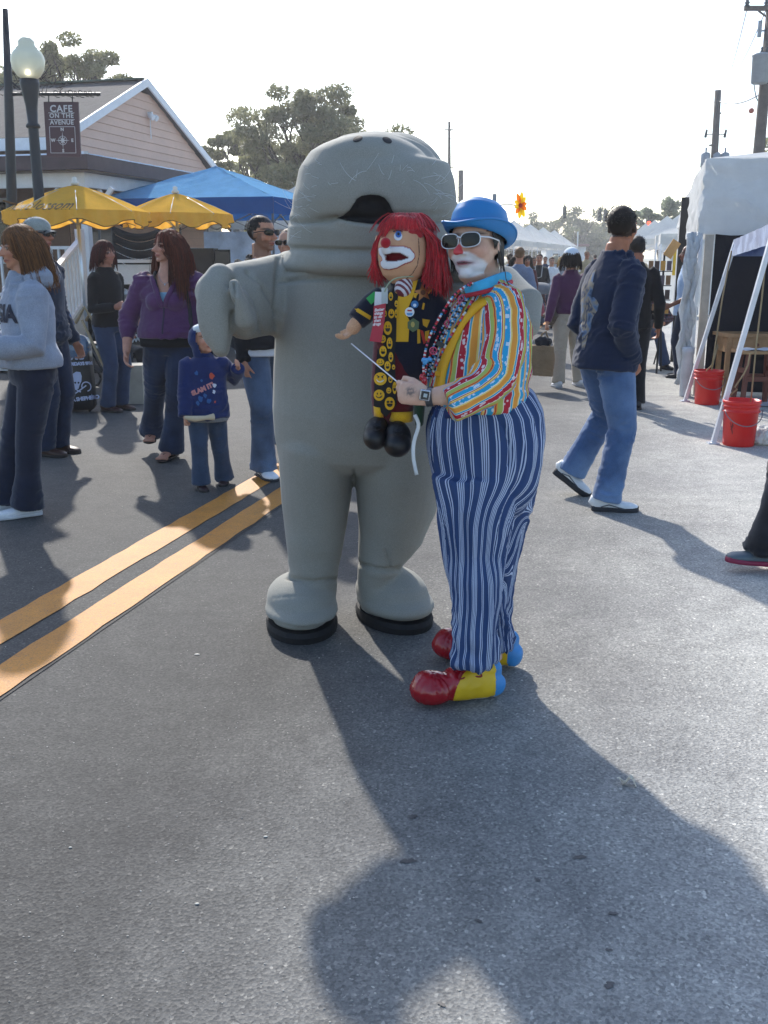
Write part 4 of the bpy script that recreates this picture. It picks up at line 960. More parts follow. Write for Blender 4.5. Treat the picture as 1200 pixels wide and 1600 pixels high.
# stroller, folding chairs
M_tan = fabric('stroller_tan', '#9a8668', .2, 8); 
sp_ = G(150, 610); sp_.z = 0; stl = root('stroller', sp_, 'stroller with tan straps and dark hood behind the umbrella pole', 'stroller')
m = M()
pa = [W(118, 505, sp_.y), W(132, 480, sp_.y), W(148, 505, sp_.y), W(162, 560, sp_.y)]
m.tube(pa, .02, n=6); m.tube([p + Vector((0, .4, 0)) for p in pa], .02, n=6); m.tube([W(128, 500, sp_.y), W(175, 600, sp_.y)], .016, n=6); m.build('frame', M_tan, stl, smooth=True)
m = M(); m.grid(lambda s, q: W(120 + 25 * s, 488 + 30 * s * s - 12 * math.sin(math.pi * s), sp_.y + .4 * q), 10, 4); m.grid(lambda s, q: W(128 + 30 * s, 520 + 60 * s, sp_.y + .05 + .3 * q), 8, 4); m.build('hood', fabric('hood_dark', '#26242a', .2, 8), stl, smooth=True)
for dx, dy in ((-.15, 0), (.25, 0), (-.15, .4), (.25, .4)):
    m = M(); w0 = sp_ + Vector((dx, dy, .1)); m.tube([w0 + Vector((.1 * math.cos(a), 0, .1 * math.sin(a))) for a in [2 * math.pi * i / 16 for i in range(17)]], .016, n=6); wl = m.build('wheel', M_blk, stl, smooth=True)
def fchair(x, y, rz, label, col='#2c2a2e'):
    t = root('folding_chair', (x, y, 0), label, 'chair', 'folding chairs'); R = Matrix.Rotation(rz, 3, 'Z'); B = Vector((x, y, 0)); mt = plain('chair_' + col[1:], col, .5)
    def q(a, b, c): return B + R @ Vector((a, b, c))
    m = M(); m.box(q(0, 0, .44), (.4, .4, .03), R=R); m.build('seat', mt, t)
    m = M(); m.box(q(0, .2, .72), (.4, .03, .26), R=R); m.build('backrest', mt, t)
    for s in (-1, 1):
        for a, b in (((s * .2, -.22, 0), (s * .2, .2, .85)), ((s * .2, .26, 0), (s * .2, -.12, .44))):
            m = M(); m.tube([q(*a), q(*b)], .012, n=6); m.build('leg', M_iron, t)
fchair(-2.95, 11.9, .6, 'dark folding chair behind the woman in purple'); fchair(-3.5, 12.6, -.3, 'dark folding chair beside the stroller')
c = G(205, 628); m = M(); m.box((c.x, c.y, .2), (.34, .3, .4)); o = m.build('cardboard_box', plain('cardboard_pale', '#a9a294', .9)); tag(o, 'pale box on the asphalt behind the woman in purple', 'box')
# black wheeled tote bag held by the man in the cap
bY = 9.8
tote = root('printed_tote_bag', W(118, 640, bY), 'black tote printed with white skull and crossed staffs, clear plastic over its top', 'bag')
bm_ = M(); 
rows = [(540, 94, 141), (560, 94, 143), (590, 94, 146), (620, 93, 149), (634, 94, 150), (641, 100, 146)]
def trow(py, xl, xr):
    a, b = W(xl, py, bY), W(xr, py, bY); return (a + b) / 2, (b - a).length / 2
pts = [trow(*r_) for r_ in rows][::-1]
bm_.tube([p for p, _ in pts], [w for _, w in pts], [.05, .09, .1, .1, .1, .1], n=32, pw=4.5, hint=(0, 1, 0)); bm_.build('bag_body', plain('black_poly', '#16161b', .4, var=.2, bump=.4, bscale=15), tote, smooth=True)
tr = bvh(bm_.arr(), bm_.f)
rows2 = [(524, 101, 130), (530, 94, 138), (545, 92, 141), (556, 94, 139)]; pts = [trow(*r_) for r_ in rows2][::-1]; m = M(); m.tube([p for p, _ in pts], [w for _, w in pts], [.12, .13, .12, .06], n=32, pw=3, hint=(0, 1, 0)); V, f = fuse(m, .012, 1); V = V + normals(V, f) * (.012 * ridge(V * 14, 8))[:, None]
kp = NT('clear_wrap'); kp.base(lin('#5f7c9a')); kp.set(Roughness=.15); kp.b.inputs['Transmission Weight'].default_value = .4; kp.b.inputs['Specular IOR Level'].default_value = .8; kp.bump(kp.noise(30), .6, .01)
mkobj('clear_wrap', V, f, kp.m, tote)
M_prn = plain('pale_print', '#aab2cc', .7, var=.05)
def onbag(V, f, px, py, mat=M_prn, nm='print', rot=0):
    c = W(px, py, bY - .4); R = Matrix.Rotation(rot, 3, 'Y'); V = place2d(np.array(V), c, R @ Vector((1, 0, 0)), R @ Vector((0, 0, 1))); mkobj(nm, lay(V, tr, c - Vector((0, 0, HC)) * 0 - Vector((0, 0, 0)) and Vector((c.x, c.y, c.z - HC)), .003, .5), f, mat, tote, False)
for tx, px, py, h, ro in (('WHALE', 113, 549, .062, -.05), ('WARS', 115, 558, .075, -.03), ('SEASON FRIDAYS 9PM', 114, 569, .042, -.05), ('SEA SHEPHERD', 130, 623, .05, -.12)):
    V, f = textmesh(tx, h, 0, .92, 0, .003, 1); onbag(V, f, px, py, nm='lettering', rot=ro)
sk = [(-.02, .10), (.02, .105), (.04, .07), (.045, .02), (.035, -.02), (.03, -.06), (.0, -.075), (-.02, -.05), (-.035, -.01), (-.05, .03), (-.045, .075)]
V, f = poly2d(sk); onbag(V, f, 119.5, 597, nm='skull_print', rot=.25)
for ex in (-.012, .02): V, f = disc2d(.010, 10); V = np.array(V) + [ex, 0, 0]; mkobj('eye_socket', lay(place2d(V, W(119.5, 598, bY - .4), (1, 0, 0), (0, 0, 1)), tr, Vector((W(119.5, 598, bY - .4).x, bY - .4, W(119.5, 598, bY - .4).z - HC)), .006), f, M_blk, tote, False)
for pts in ([(-.11, -.09), (.0, -.02), (.07, .03)], [(-.08, .02), (.0, -.03), (.12, -.06)]): V, f = stroke2d(pts, .012); onbag(V, f, 124, 607, nm='staff_print')
V, f = stroke2d([(.045 * math.cos(a), .045 * math.sin(a)) for a in [math.radians(x) for x in range(-80, 215, 20)]], .011); onbag(V, f, 135, 604, nm='crook_print')
for k_ in range(3): V, f = stroke2d([(-.05, .03 - .022 * k_), (.02, -.012 - .01 * k_)], .01); onbag(V, f, 111, 605 + k_ * 1.2, nm='trident_print')
m = M(); m.tube([W(101, 530, bY), W(104, 505, bY - .05), W(108, 490, bY - .05), W(112, 505, bY - .05), W(109, 530, bY)], .03, .008, n=8); m.build('strap', fabric('strap_blue', '#3d5c92', .1), tote, smooth=True)
for px in (107, 140): m = M(); c = W(px, 640, bY); m.tube([(c.x, c.y, c.z + .02), (c.x, c.y, c.z - .06)], .015, n=8); m.build('foot', M_blk, tote)
# ================================================================== PEOPLE
def rotm(yaw=0, pitch=0, roll=0):
    """yaw turns to the figure's left (+), pitch nods down (-) / looks up (+)"""
    return Matrix.Rotation(math.radians(yaw), 3, 'Z') @ Matrix.Rotation(math.radians(pitch), 3, 'X') @ Matrix.Rotation(math.radians(roll), 3, 'Y')
def facing(deg):
    a = math.radians(deg); f = Vector((math.sin(a), -math.cos(a), 0)); r = f.cross(Vector((0, 0, 1)))
    return Matrix((r, f, Vector((0, 0, 1)))).transposed()
def ik(a, b, l1, l2, pole):
    a, b = Vector(a), Vector(b); d = b - a; L = min(d.length, (l1 + l2) * .999); d.normalize(); b2 = a + d * L
    x = (l1 * l1 - l2 * l2 + L * L) / (2 * L); h = math.sqrt(max(0, l1 * l1 - x * x)); p = Vector(pole) - d * Vector(pole).dot(d)
    if p.length < 1e-5: p = Vector((0, 0, 1)) - d * d.z
    return a + d * x + p.normalized() * h, b2
def hand(m, wrist, fwd, palm, L, side=1, curl=25, spread=6, thick=1.0, thumb=35):
    """palm and five separate fingers; fwd along the hand, palm = direction the palm faces, side=+1 thumb to fwd x palm"""
    fwd = Vector(fwd).normalized(); palm = Vector(palm); palm = (palm - fwd * palm.dot(fwd)).normalized(); acr = fwd.cross(palm).normalized() * side
    w = Vector(wrist); r = L * .044 * thick; pl = L * .5
    m.tube([w - fwd * .02, w + fwd * pl * .35, w + fwd * pl * .8, w + fwd * pl], [L * .15, L * .19, L * .21, L * .20], [L * .10, L * .10, L * .085, L * .065], n=12, hint=palm, cap='round')
    for i, (o, ln) in enumerate(((.155, .42), (.055, .47), (-.05, .44), (-.145, .34))):
        p = w + fwd * (pl * .95) + acr * (o * L); ang = math.radians(spread * (1.5 - i) / 1.5); d0 = (fwd * math.cos(ang) + acr * math.sin(ang)).normalized(); pts = [p - d0 * .01]; cur = p; a = 0; l_ = ln * L
        for j, fr in enumerate((.45, .32, .23)):
            a += math.radians(curl * (1.0, 1.25, .9)[j] * (1 + .12 * i)); dd = d0 * math.cos(a) + palm * math.sin(a); cur = cur + dd * l_ * fr; pts.append(cur)
        m.tube(pts, [r * 1.05, r, r * .95, r * .75], n=8, hint=acr, cap='round')
    p = w + fwd * pl * .25 + acr * L * .14; t = math.radians(thumb); d = (fwd * math.cos(t) + acr * math.sin(t) + palm * .35).normalized(); q = p + d * L * .22; d2 = (fwd * .9 + palm * (.3 + curl / 90) + acr * .15).normalized()
    m.tube([p, q, q + d2 * L * .18], [r * 1.5, r * 1.15, r * .85], n=8, hint=palm, cap='round')
def headprims(m, c, R, h, nose=1.0, jaw=1.0, ears=True, cheek=1.0):
    def P(x, y, z): return c + R @ (Vector((x, y, z)) * h)
    def E(x, y, z, a, b, d): m.ell(P(x, y, z), (a * h, b * h, d * h), R=R, n=22)
    E(0, -.06, .13, .34, .42, .37); E(0, .08, -.08, .295 * jaw, .30, .36); E(0, .13, -.28, .22 * jaw, .23, .17); E(0, .29, -.40, .10 * jaw, .085, .075)
    m.tube([P(0, .365, .05), P(0, .43, -.04), P(0, .485 + .02 * nose, -.12)], [.03 * h, .042 * h, .058 * h * nose], [.04 * h, .045 * h, .05 * h], n=10, hint=R @ Vector((0, 0, 1)), cap='round')
    for s in (-1, 1):
        E(s * .05, .435, -.135, .035, .04, .03)
        if ears: E(s * .335, -.02, -.04, .03, .075, .115)
        E(s * .16, .24, -.10, .12 * cheek, .12 * cheek, .12 * cheek); E(s * .16, .325, .085, .11, .05, .03)
    E(0, .375, -.245, .10, .05, .022); E(0, .37, -.285, .085, .05, .025)
def headlocal(V, c, R, h): return (V - np.array(c)) @ np.array(R) / h
def face_shape(V, N, c, R, h):
    """eye sockets, mouth line, philtrum pressed into the skin"""
    q = headlocal(V, c, R, h); f = np.array(R @ Vector((0, 1, 0))); D = np.zeros(len(V)); front = q[:, 1] > .12
    for x, z, sx, sz, a in ((.15, .035, .075, .05, -.035), (-.15, .035, .075, .05, -.035), (0, -.265, .11, .010, -.016), (0, -.33, .06, .02, -.012), (0, -.19, .02, .03, -.006)):
        D += a * h * np.exp(-((q[:, 0] - x) / sx) ** 2 - ((q[:, 2] - z) / sz) ** 2)
    for x in (.15, -.15): D += .024 * h * np.exp(-((q[:, 0] - x) / .055) ** 2 - ((q[:, 2] - .03) / .03) ** 2)
    return V + (D * front)[:, None] * f
def skincol(V, c, R, h, skin='#c08f74', lips='#a05a50', brow='#3a2a20', beard=None, eyes=True, scalp=None):
    q = headlocal(V, c, R, h); n = len(V); C_ = np.tile(np.array(lin(skin)), (n, 1)); fr = q[:, 1] > .15
    def put(mask, hexc, a=1.0):
        w = np.clip(mask, 0, 1)[:, None] * a; C_[:] = C_ * (1 - w) + np.array(lin(hexc)) * w
    near = (np.abs(q[:, 0]) < .6) & (np.abs(q[:, 2]) < .65) & (np.abs(q[:, 1]) < .7)
    g = lambda x, z, sx, sz: np.exp(-((q[:, 0] - x) / sx) ** 2 - ((q[:, 2] - z) / sz) ** 2) * fr * near
    for s in (-1, 1): put(g(s * .2, -.12, .1, .08), '#b86a58', .35)
    put(g(0, -.11, .06, .05), '#b86a58', .3); put(np.clip(g(0, -.265, .11, .034) * 1.8, 0, 1), lips, .9); put(np.clip(g(0, -.265, .1, .008) * 1.5, 0, 1), '#3a1a18', .7)
    if beard:
        z = q[:, 2]; sidey = np.clip((.42 - np.abs(q[:, 0])) * 20, 0, 1)
        m_ = ((z < -.18) & (q[:, 1] > -.12) & (z > -.62)) | ((z < .02) & (np.abs(q[:, 0]) > .22) & (q[:, 1] > -.05) & (q[:, 1] < .2)); m_ &= near & ~((np.abs(q[:, 0]) < .11) & (np.abs(z + .265) < .045)); put(m_ * sidey, beard, .75)
    for s in (-1, 1):
        put(np.clip(g(s * .16, .125, .105, .022) * 2, 0, 1), brow, .85)
        if eyes: put(np.clip(g(s * .15, .035, .065, .027) * 3 - 1, 0, 1), '#d8d2cc', 1); put(np.clip(g(s * .15, .035, .028, .028) * 3 - 1, 0, 1), '#2a1c16', 1); put(np.clip(g(s * .15, .062, .08, .012) * 2, 0, 1), '#2c1c18', .8)
    if scalp:
        m_ = near & ((q[:, 2] > .30) | ((q[:, 1] < -.02) & (q[:, 2] > -.22)) | ((q[:, 2] > .16) & (np.abs(q[:, 0]) > .27))); put(m_ * 1.0, scalp, .95)
    return C_
M_skin = colattr('skin', .5, sss=.12, bump=.15, bscale=220, spec=.35)
M_hairs = colattr('hair_strands', .62, bump=.3, bscale=260, spec=.25, var=.05)
def hair_strands(name, c, R, h, kind, colr, parent, n=420, r=.0035, seed=0, length=None, shell=True, up=1.0, hug=False):
    rs = np.random.RandomState(seed); m = M(); CC = []; cA, cB = np.array(lin(colr[0])), np.array(lin(colr[1]))
    def P(v): return c + R @ (Vector(v) * h)
    if shell:
        s_ = M()
        if kind == 'short' and hug: s_.ell(P((0, -.082, .142)), (.343 * h, .420 * h, .368 * h), R=R, n=28)
        elif kind == 'short': s_.ell(P((0, -.10, .175)), (.347 * h, .418 * h, .355 * h), R=R, n=28); s_.ell(P((0, -.22, .0)), (.30 * h, .27 * h, .25 * h), R=R, n=20)
        elif kind == 'bob': s_.ell(P((0, -.11, .16)), (.40 * h, .45 * h, .41 * h), R=R, n=28); s_.ell(P((0, -.20, -.12)), (.40 * h, .34 * h, .42 * h), R=R, n=24)
        else: s_.ell(P((0, -.12, .16)), (.385 * h, .44 * h, .40 * h), R=R, n=28); s_.ell(P((0, -.22, -.10)), (.36 * h, .30 * h, .42 * h), R=R, n=24)
        V, f = fuse(s_, max(.006, h * (.03 if n > 150 else .06)), 2); N = normals(V, f); q = headlocal(V, c, R, h); V = V + N * ((.003 if kind == 'short' else .010) * h / .22 * (vnoise(np.stack([np.arctan2(q[:, 0], q[:, 1]) * 9, q[:, 2] * 3, q[:, 1]], 1), seed) - .4))[:, None]
        CA = cA * .62 + cB * .38; C_ = np.tile(CA, (len(V), 1)) * (1 - .35 * vnoise(np.stack([np.arctan2(q[:, 0], q[:, 1]) * 22, q[:, 2] * 2, q[:, 1]], 1), 4))[:, None]; C_[:, 3] = 1; sv = (V, f, C_)
    Ls = {'short': .12, 'bob': .85, 'long': 1.5, 'none': .3}.get(kind, .5) if length is None else length
    for i in range(n):
        while True:
            v = rs.normal(0, 1, 3); v /= np.linalg.norm(v)
            if v[2] > -.15 and not (v[1] > .55 and v[2] < .55): break
        e = np.array((.37, .44, .40)) * (1.02 if kind != 'short' else .965); o = np.array((0, -.10, .165)); p0 = o + v * e; pts = [P(p0)]
        side = math.copysign(1, v[0] if abs(v[0]) > .05 else rs.uniform(-1, 1))
        if kind == 'short':
            if v[1] > .35 and v[2] < .75: continue
            t_ = np.array((v[0] * .3, .2 * rs.normal(), -.5)) ; d = v * .35 + t_ * .6; pts.append(P(p0 + d * .035)); pts.append(P(p0 + d * .06))
        else:
            L = Ls * rs.uniform(.75, 1.08); ns = 8; p = p0.copy(); vel = np.array((v[0] * .9 + .25 * side * (v[1] > .2), v[1] * .4 - .25, .1))
            for j in range(ns):
                vel = vel * .62 + np.array((side * .02, -.015, -.42)) + rs.normal(0, .045, 3); p = p + vel * (L / ns) * 1.35
                w = p - o; rr = np.linalg.norm(w / (e * 1.0))
                if rr < 1.02 and p[2] > -.2: p = o + w / rr * 1.03
                if p[2] < -.15:                                   # keep clear of the face
                    p[0] = math.copysign(max(abs(p[0]), (.30 if p[1] > -.1 else .05) + .02), p[0] if abs(p[0]) > .02 else side)
                    p[1] = min(p[1], .16 + .0 * p[2])
                pts.append(P(p))
        k0 = m.k; m.tube(pts, [r * (1 - .55 * j / len(pts)) for j in range(len(pts))], n=4, cap='flat'); q_ = rs.uniform(0, 1); CC.append(np.tile(cA * (1 - q_) + cB * q_, (m.k - k0, 1)))
    V = m.arr(); fs = list(m.f); C2 = np.concatenate(CC) if CC else np.zeros((0, 4))
    if shell:
        k0 = len(V); V = np.concatenate([V, sv[0]]); fs += [tuple(i + k0 for i in f) for f in sv[1]]; C2 = np.concatenate([C2, sv[2]])
    return mkobj(name, V, fs, M_hairs, parent, True, attrs={'Col': C2})
def shades(c, R, h, parent, lens=None, frame=None, wrap=.0, name='sunglasses', w=.145, hh=.085, z=.03, yo=.0, ft=.011):
    def P(x, y, z_): return c + R @ (Vector((x, y, z_)) * h)
    fr = M(); ln = M()
    for s in (-1, 1):
        cx = s * .165; yc = .43 + yo; pts = []
        for i in range(20):
            a = 2 * math.pi * i / 20; x = cx + math.copysign(abs(math.cos(a)) ** .7, math.cos(a)) * w; zz = z + math.copysign(abs(math.sin(a)) ** .75, math.sin(a)) * hh * (1 - .12 * s * math.cos(a) * (math.sin(a) < 0)); pts.append(P(x, yc - .32 * x * x - wrap * abs(x), zz))
        fr.tube(pts + [pts[0]], ft * h, n=6); ctr = sum(pts, Vector()) / 20 + R @ Vector((0, .012 * h, 0)); ln.add([tuple(ctr)] + [tuple(p) for p in pts], [(0, 1 + i, 1 + (i + 1) % 20) for i in range(20)])
        fr.tube([P(s * .30, yc - .04 - wrap * .3, z + .03), P(s * .352, .25, z + .03), P(s * .355, .0, z + .0), P(s * .34, -.06, z - .06)], .012 * h, .022 * h, n=6, hint=(1, 0, 0))
    fr.tube([P(-.035, .445 + yo, z + .03), P(0, .46 + yo, z + .045), P(.035, .445 + yo, z + .03)], .012 * h, n=6)
    o = fr.build(name, frame or M_blk, parent, smooth=True); ln.build('lens', lens or M_lens, o, smooth=True); return o
M_lens = plain('dark_lens', '#07070a', .12, var=0, spec=.35)
def cap(c, R, h, parent, mat, tilt=0, name='cap', back=False, brimmat=None):
    def P(x, y, z_): return c + R @ (Vector((x, y, z_)) * h)
    m = M(); s = -1 if back else 1
    def fn(a, b):
        t = b * math.pi / 2; ph = 2 * math.pi * a; rx, ry, rz = .375, .465, .37; return P(rx * math.cos(t) * math.cos(ph), -.06 + ry * math.cos(t) * math.sin(ph), .17 + rz * math.sin(t) ** .9)
    m.grid(fn, 36, 10); m.grid(lambda a, b: P(.378 * math.cos(2 * math.pi * a), -.06 + .468 * math.sin(2 * math.pi * a), .12 + .05 * b), 36, 1); o = m.build(name, mat, parent, smooth=True)
    m = M()
    def br(a, b):
        x = (a - .5) * 2; y0 = .40 * math.sqrt(max(0, 1 - (x * .8) ** 2)); y = y0 - .06 + b * .30 * (1 - .35 * x * x); return P(x * .33 * (1 - .15 * b), s * y, .15 - .05 * b - .07 * x * x)
    m.grid(br, 14, 6); m.grid(lambda a, b: br(a, b) + R @ Vector((0, 0, -.018 * h)), 14, 6); m.build('brim', brimmat or mat, o, smooth=True)
    m = M(); m.ell(P(0, -.06, .545), (.02 * h, .02 * h, .012 * h), R=R, n=8); m.build('button', mat, o, smooth=True); return o
def shoe(parent, A, yaw, pitch, L, upper, sole, name='shoe', accent=None, wid=1.0, chunky=1.0, lace=None, roll=0):
    """A: ankle joint; yaw: world direction matrix; built heel to toe"""
    R = yaw @ rotm(0, pitch, roll); ah = .30 * L
    def P(x, y, z_): return A + R @ (Vector((x, y, z_)) * L)
    prof = [(-.30, .075, .10, .02), (-.25, .125, .17, .07), (-.12, .14, .19, .09), (.05, .135, .16, .07), (.2, .16, .115, .03), (.38, .185, .09, .01), (.54, .17, .078, .0), (.64, .12, .055, -.01), (.685, .05, .03, -.015)]
    m = M(); m.tube([P(0, y, -ah / L + .10 + dz) for y, w_, hz, dz in prof], [w_ * L * wid for _, w_, hz, dz in prof], [hz * L for _, w_, hz, dz in prof], n=18, hint=R @ Vector((0, 0, 1)), pw=2.4); o = m.build(name, upper, parent, smooth=True)
    m = M(); th = .055 * L * chunky; m.tube([P(0, y, -ah / L + .045) for y, w_, hz, dz in prof], [(w_ + .018) * L * wid for _, w_, hz, dz in prof], th, n=18, hint=R @ Vector((0, 0, 1)), pw=4); m.build('sole', sole, o, smooth=True)
    if lace is not None:
        for i in range(4):
            y = .06 + .065 * i; zt = -ah / L + .10 + .225 - .022 * i * 1.7; m = M(); m.tube([P(-.085, y, zt - .05), P(0, y + .01, zt), P(.085, y, zt - .05)], .012 * L, n=6); m.build('lace', lace, o)
    if accent is not None:
        for s in (-1, 1):
            m = M(); m.tube([P(s * .145 * wid, -.12, -ah / L + .12), P(s * .15 * wid, .05, -ah / L + .17), P(s * .17 * wid, .25, -ah / L + .12), P(s * .185 * wid, .40, -ah / L + .09)], .012 * L, n=5); m.build('side_stripe', accent, o)
    return o
def person(label, x, y, face, H, feet=((.055, .0), (-.055, .0)), footyaw=(0, 0), footpitch=(0, 0), footz=(0, 0), hands=None, poles=None, palms=None, curl=(30, 30), lean=(0, 0), pel=(0, 0, 0), head=(0, 0, 0), w=None,
           skin='#c08f74', top=None, topc=None, hem=.47, sleeve=1.0, ease=1.0, cuff=None, wr=.006, legs='#39455c', legmat=None, hemr=.047, legw=1.0, shoes=('#202024', '#16161a'), hair='short', hairc=('#2a1f18', '#4a3526'), res=.009, cat='person', group=None, seed=0, extra=None, beard=None, haird=True, nfing=True, seat=None, eyes=True, wl=.006, neckopen=None, scalp=None, kneepole=None, shoekw=None, hh=.131, lips='#a05a50'):
    w = dict(dict(hip=1, waist=1, chest=1, sh=1, arm=1, belly=0, butt=0, thigh=1, calf=1, bust=0), **(w or {}))
    rt = root('person', (x, y, 0), label, cat, group); R = facing(face); B = Vector((x, y, 0))
    def P(a, b, c): return B + R @ (Vector((a, b, c)) * H)
    pz = .515 + pel[2]; P0 = P(pel[0], pel[1], pz); lx, ly = lean
    def S(t, dx=0, dy=0): return P(pel[0] + lx * t + dx, pel[1] + ly * t * abs(t) ** .2 + dy, pz + .32 * t)   # t 0..1 pelvis -> neck base
    sh = [S(.81, s * .094 * w['sh']) for s in (1, -1)]; hip = [P(pel[0] + s * .052, pel[1], pz - .01) for s in (1, -1)]
    neck = S(1.0); hc = S(1.0) + R @ (Vector((lx * .15, .012 + ly * .25, .083)) * H); RH = R @ rotm(*head); h = hh * H
    ank = []
    for i in (0, 1):
        f = feet[i]
        if isinstance(f, Vector): a = Vector((f.x, f.y, .045 * H + footz[i]))
        else: a = P(f[0], f[1], .045) + Vector((0, 0, footz[i]))
        ank.append(a)
    knees = []; a2 = []
    for i in (0, 1):
        kp = R @ Vector((0, 1, .1)) if kneepole is None else R @ Vector(kneepole[i]); k_, b_ = ik(hip[i], ank[i], .235 * H, .235 * H, kp); knees.append(k_); a2.append(b_)
    ank = a2
    hands = hands or ((.15, .03, .47), (-.15, .03, .47)); wrs = []; elb = []
    for i in (0, 1):
        t = hands[i]; t = t if isinstance(t, Vector) else P(*t); pp = R @ Vector((.35 * (1, -1)[i], -1, -.3)) if poles is None or poles[i] is None else R @ Vector(poles[i]); e, b_ = ik(sh[i], t, .172 * H, .155 * H, pp); elb.append(e); wrs.append(b_)
    # body: one continuous skin
    m = M(); rows = [(-.08, .085 * w['hip'], .07), (0, .095 * w['hip'], .072), (.25, .078 * w['waist'], .06), (.5, .088 * w['chest'], .066), (.68, .096 * w['chest'] * w['sh'], .066), (.80, .084 * w['sh'], .055), (.92, .05, .045), (1.0, .038, .04), (1.1, .034, .036)]
    m.tube([S(t) for t, *_ in rows], [a * H for _, a, b in rows], [b * H for _, a, b in rows], n=20, hint=R @ Vector((0, 1, 0)))
    m.tube([neck, hc - RH @ Vector((0, .08 * h, .25 * h))], [.036 * H, .033 * H], n=14); headprims(m, hc, RH, h, ears=True)
    hands_dir = []
    for i in (0, 1):
        m.tube([sh[i], elb[i], wrs[i]], [.031 * H * w['arm'], .025 * H * w['arm'], .0165 * H], n=12, cap='round'); fw = (wrs[i] - elb[i]).normalized(); pm = R @ Vector((-.9 * (1, -1)[i], 0, 0)) if palms is None or palms[i] is None else R @ Vector(palms[i]); hands_dir.append((fw, pm))
        if nfing: hand(m, wrs[i], fw, pm, .105 * H, side=(1 if i == 0 else -1), curl=curl[i])
        else: m.tube([wrs[i], wrs[i] + fw * .09 * H], [.016 * H, .014 * H], [.024 * H, .02 * H], n=8, cap='round')
        m.tube([hip[i], knees[i], ank[i]], [.05 * H, .032 * H, .022 * H], n=12, cap='round')
    V, f = fuse(m, res, 2, .4); N = normals(V, f)
    if res < .008: V = face_shape(V, N, hc, RH, h)
    mkobj('body', V, f, M_skin, rt, attrs={'Col': skincol(V, hc, RH, h, skin, lips, beard=beard, eyes=eyes, brow=hairc[0] if hairc else '#3a2a20', scalp=scalp)})
    out = dict(bodyV=(V, f), rt=rt, R=R, RH=RH, hc=hc, h=h, P=P, S=S, sh=sh, elb=elb, wrs=wrs, knees=knees, ank=ank, H=H, hip=hip)
    # trousers
    lw = legw; m = M(); zt = .10
    rows = [(-.14, .088 * w['hip'], .068), (-.06, .100 * w['hip'], .078), (.04, .100 * w['hip'], .077), (zt + .10, .088 * w['waist'] * .5 + .044, .070)]
    m.tube([S(t, 0, -.012 * w['butt'] * (t < .1)) for t, *_ in rows], [a * H for _, a, b in rows], [b * H * (1 + .12 * w['butt']) for _, a, b in rows], n=22, hint=R @ Vector((0, 1, 0)))
    for i in (0, 1):
        a, b, c = hip[i], knees[i], ank[i]; e = c - Vector((0, 0, .012 * H))
        m.tube([a + (a - b) * .05, a.lerp(b, .35), b, b.lerp(e, .5), e], [.060 * H * lw * w['thigh'], .056 * H * lw * w['thigh'], .044 * H * lw, .042 * H * lw * w['calf'], hemr * H], n=16, cap='flat')
    V, f = fuse(m, res * 1.25, 3); N = normals(V, f); bones = [(P0, S(.3), .1 * H)] + [(hip[i], knees[i], .055 * H) for i in (0, 1)] + [(knees[i], ank[i], .045 * H) for i in (0, 1)]
    V = wrinkle(V, N, bones, wl, seed); out['legsV'] = (V, f); mkobj('trousers', V, f, legmat or fabric('denim_' + legs[1:], legs, .16, 6, .4, 420, wear=None), rt)
    # top
    if top:
        m = M(); t0 = (hem - pz) / .32; e = ease
        rows = [(t0, (.110 * w['hip'] if hem < .56 else .09 * w['waist']), .09), (t0 + .1, .107 * max(w['hip'] * .97, w['waist'] * .9), .09), (.3, .088 * w['waist'], .072 + .0), (.52, .098 * w['chest'], .078), (.66, .103 * w['chest'] * w['sh'], .077), (.78, .098 * w['sh'], .068), (.87, .078 * w['sh'], .058), (.95, .052, .05), (1.02, .043, .044)]
        m.tube([S(t, 0, (w['belly'] * .02 if t < .5 else 0)) for t, *_ in rows], [a * H * e for _, a, b in rows], [b * H * e * (1 + .25 * w['belly'] * (t < .5)) for t, a, b in rows], n=24, hint=R @ Vector((0, 1, 0)))
        if w['bust']:
            for s in (-1, 1): m.ell(S(.56, s * .042, .048), (.043 * H * w['bust'], .045 * H * w['bust'], .042 * H * w['bust']), n=16)
        for i in (0, 1):
            a, b, c = sh[i], elb[i], wrs[i]; pts = [a + (neck - a) * .25, a, a.lerp(b, .5), b]; rr = [.036, .037 * w['arm'], .035 * w['arm'], .033 * w['arm']]
            if sleeve > .5: c2 = b.lerp(c, (sleeve - .5) * 2); pts += [b.lerp(c2, .55), c2]; rr += [.030 * w['arm'], cuff or .024]
            else: pts[-1] = a.lerp(b, sleeve * 2)
            m.tube(pts, [q * H * e for q in rr], n=16, cap='flat')
        V, f = fuse(m, res * 1.25, 3); N = normals(V, f); bones = [(S(0), S(1), .11 * H)] + [(sh[i], elb[i], .036 * H) for i in (0, 1)] + [(elb[i], wrs[i], .032 * H) for i in (0, 1)]
        V = wrinkle(V, N, bones, wr, seed + 3)
        if neckopen is not None:       # V opening cut out of the front: (half width, depth) in t units
            q = (V - np.array(S(1.0))) @ np.array(R) / H; hw, dp = neckopen; cen = fcent(V, f); q = (cen - np.array(S(1.0))) @ np.array(R) / H
            keep = ~((q[:, 1] > .0) & (np.abs(q[:, 0]) < hw * np.clip((q[:, 2] + dp) / dp, 0, 1.2)) & (q[:, 2] > -dp)); V, f, _ = sub(V, f, keep)
        out['topV'] = (V, f); out['top'] = mkobj(topc or 'shirt', V, f, top, rt)
    kw = dict(shoekw or {})
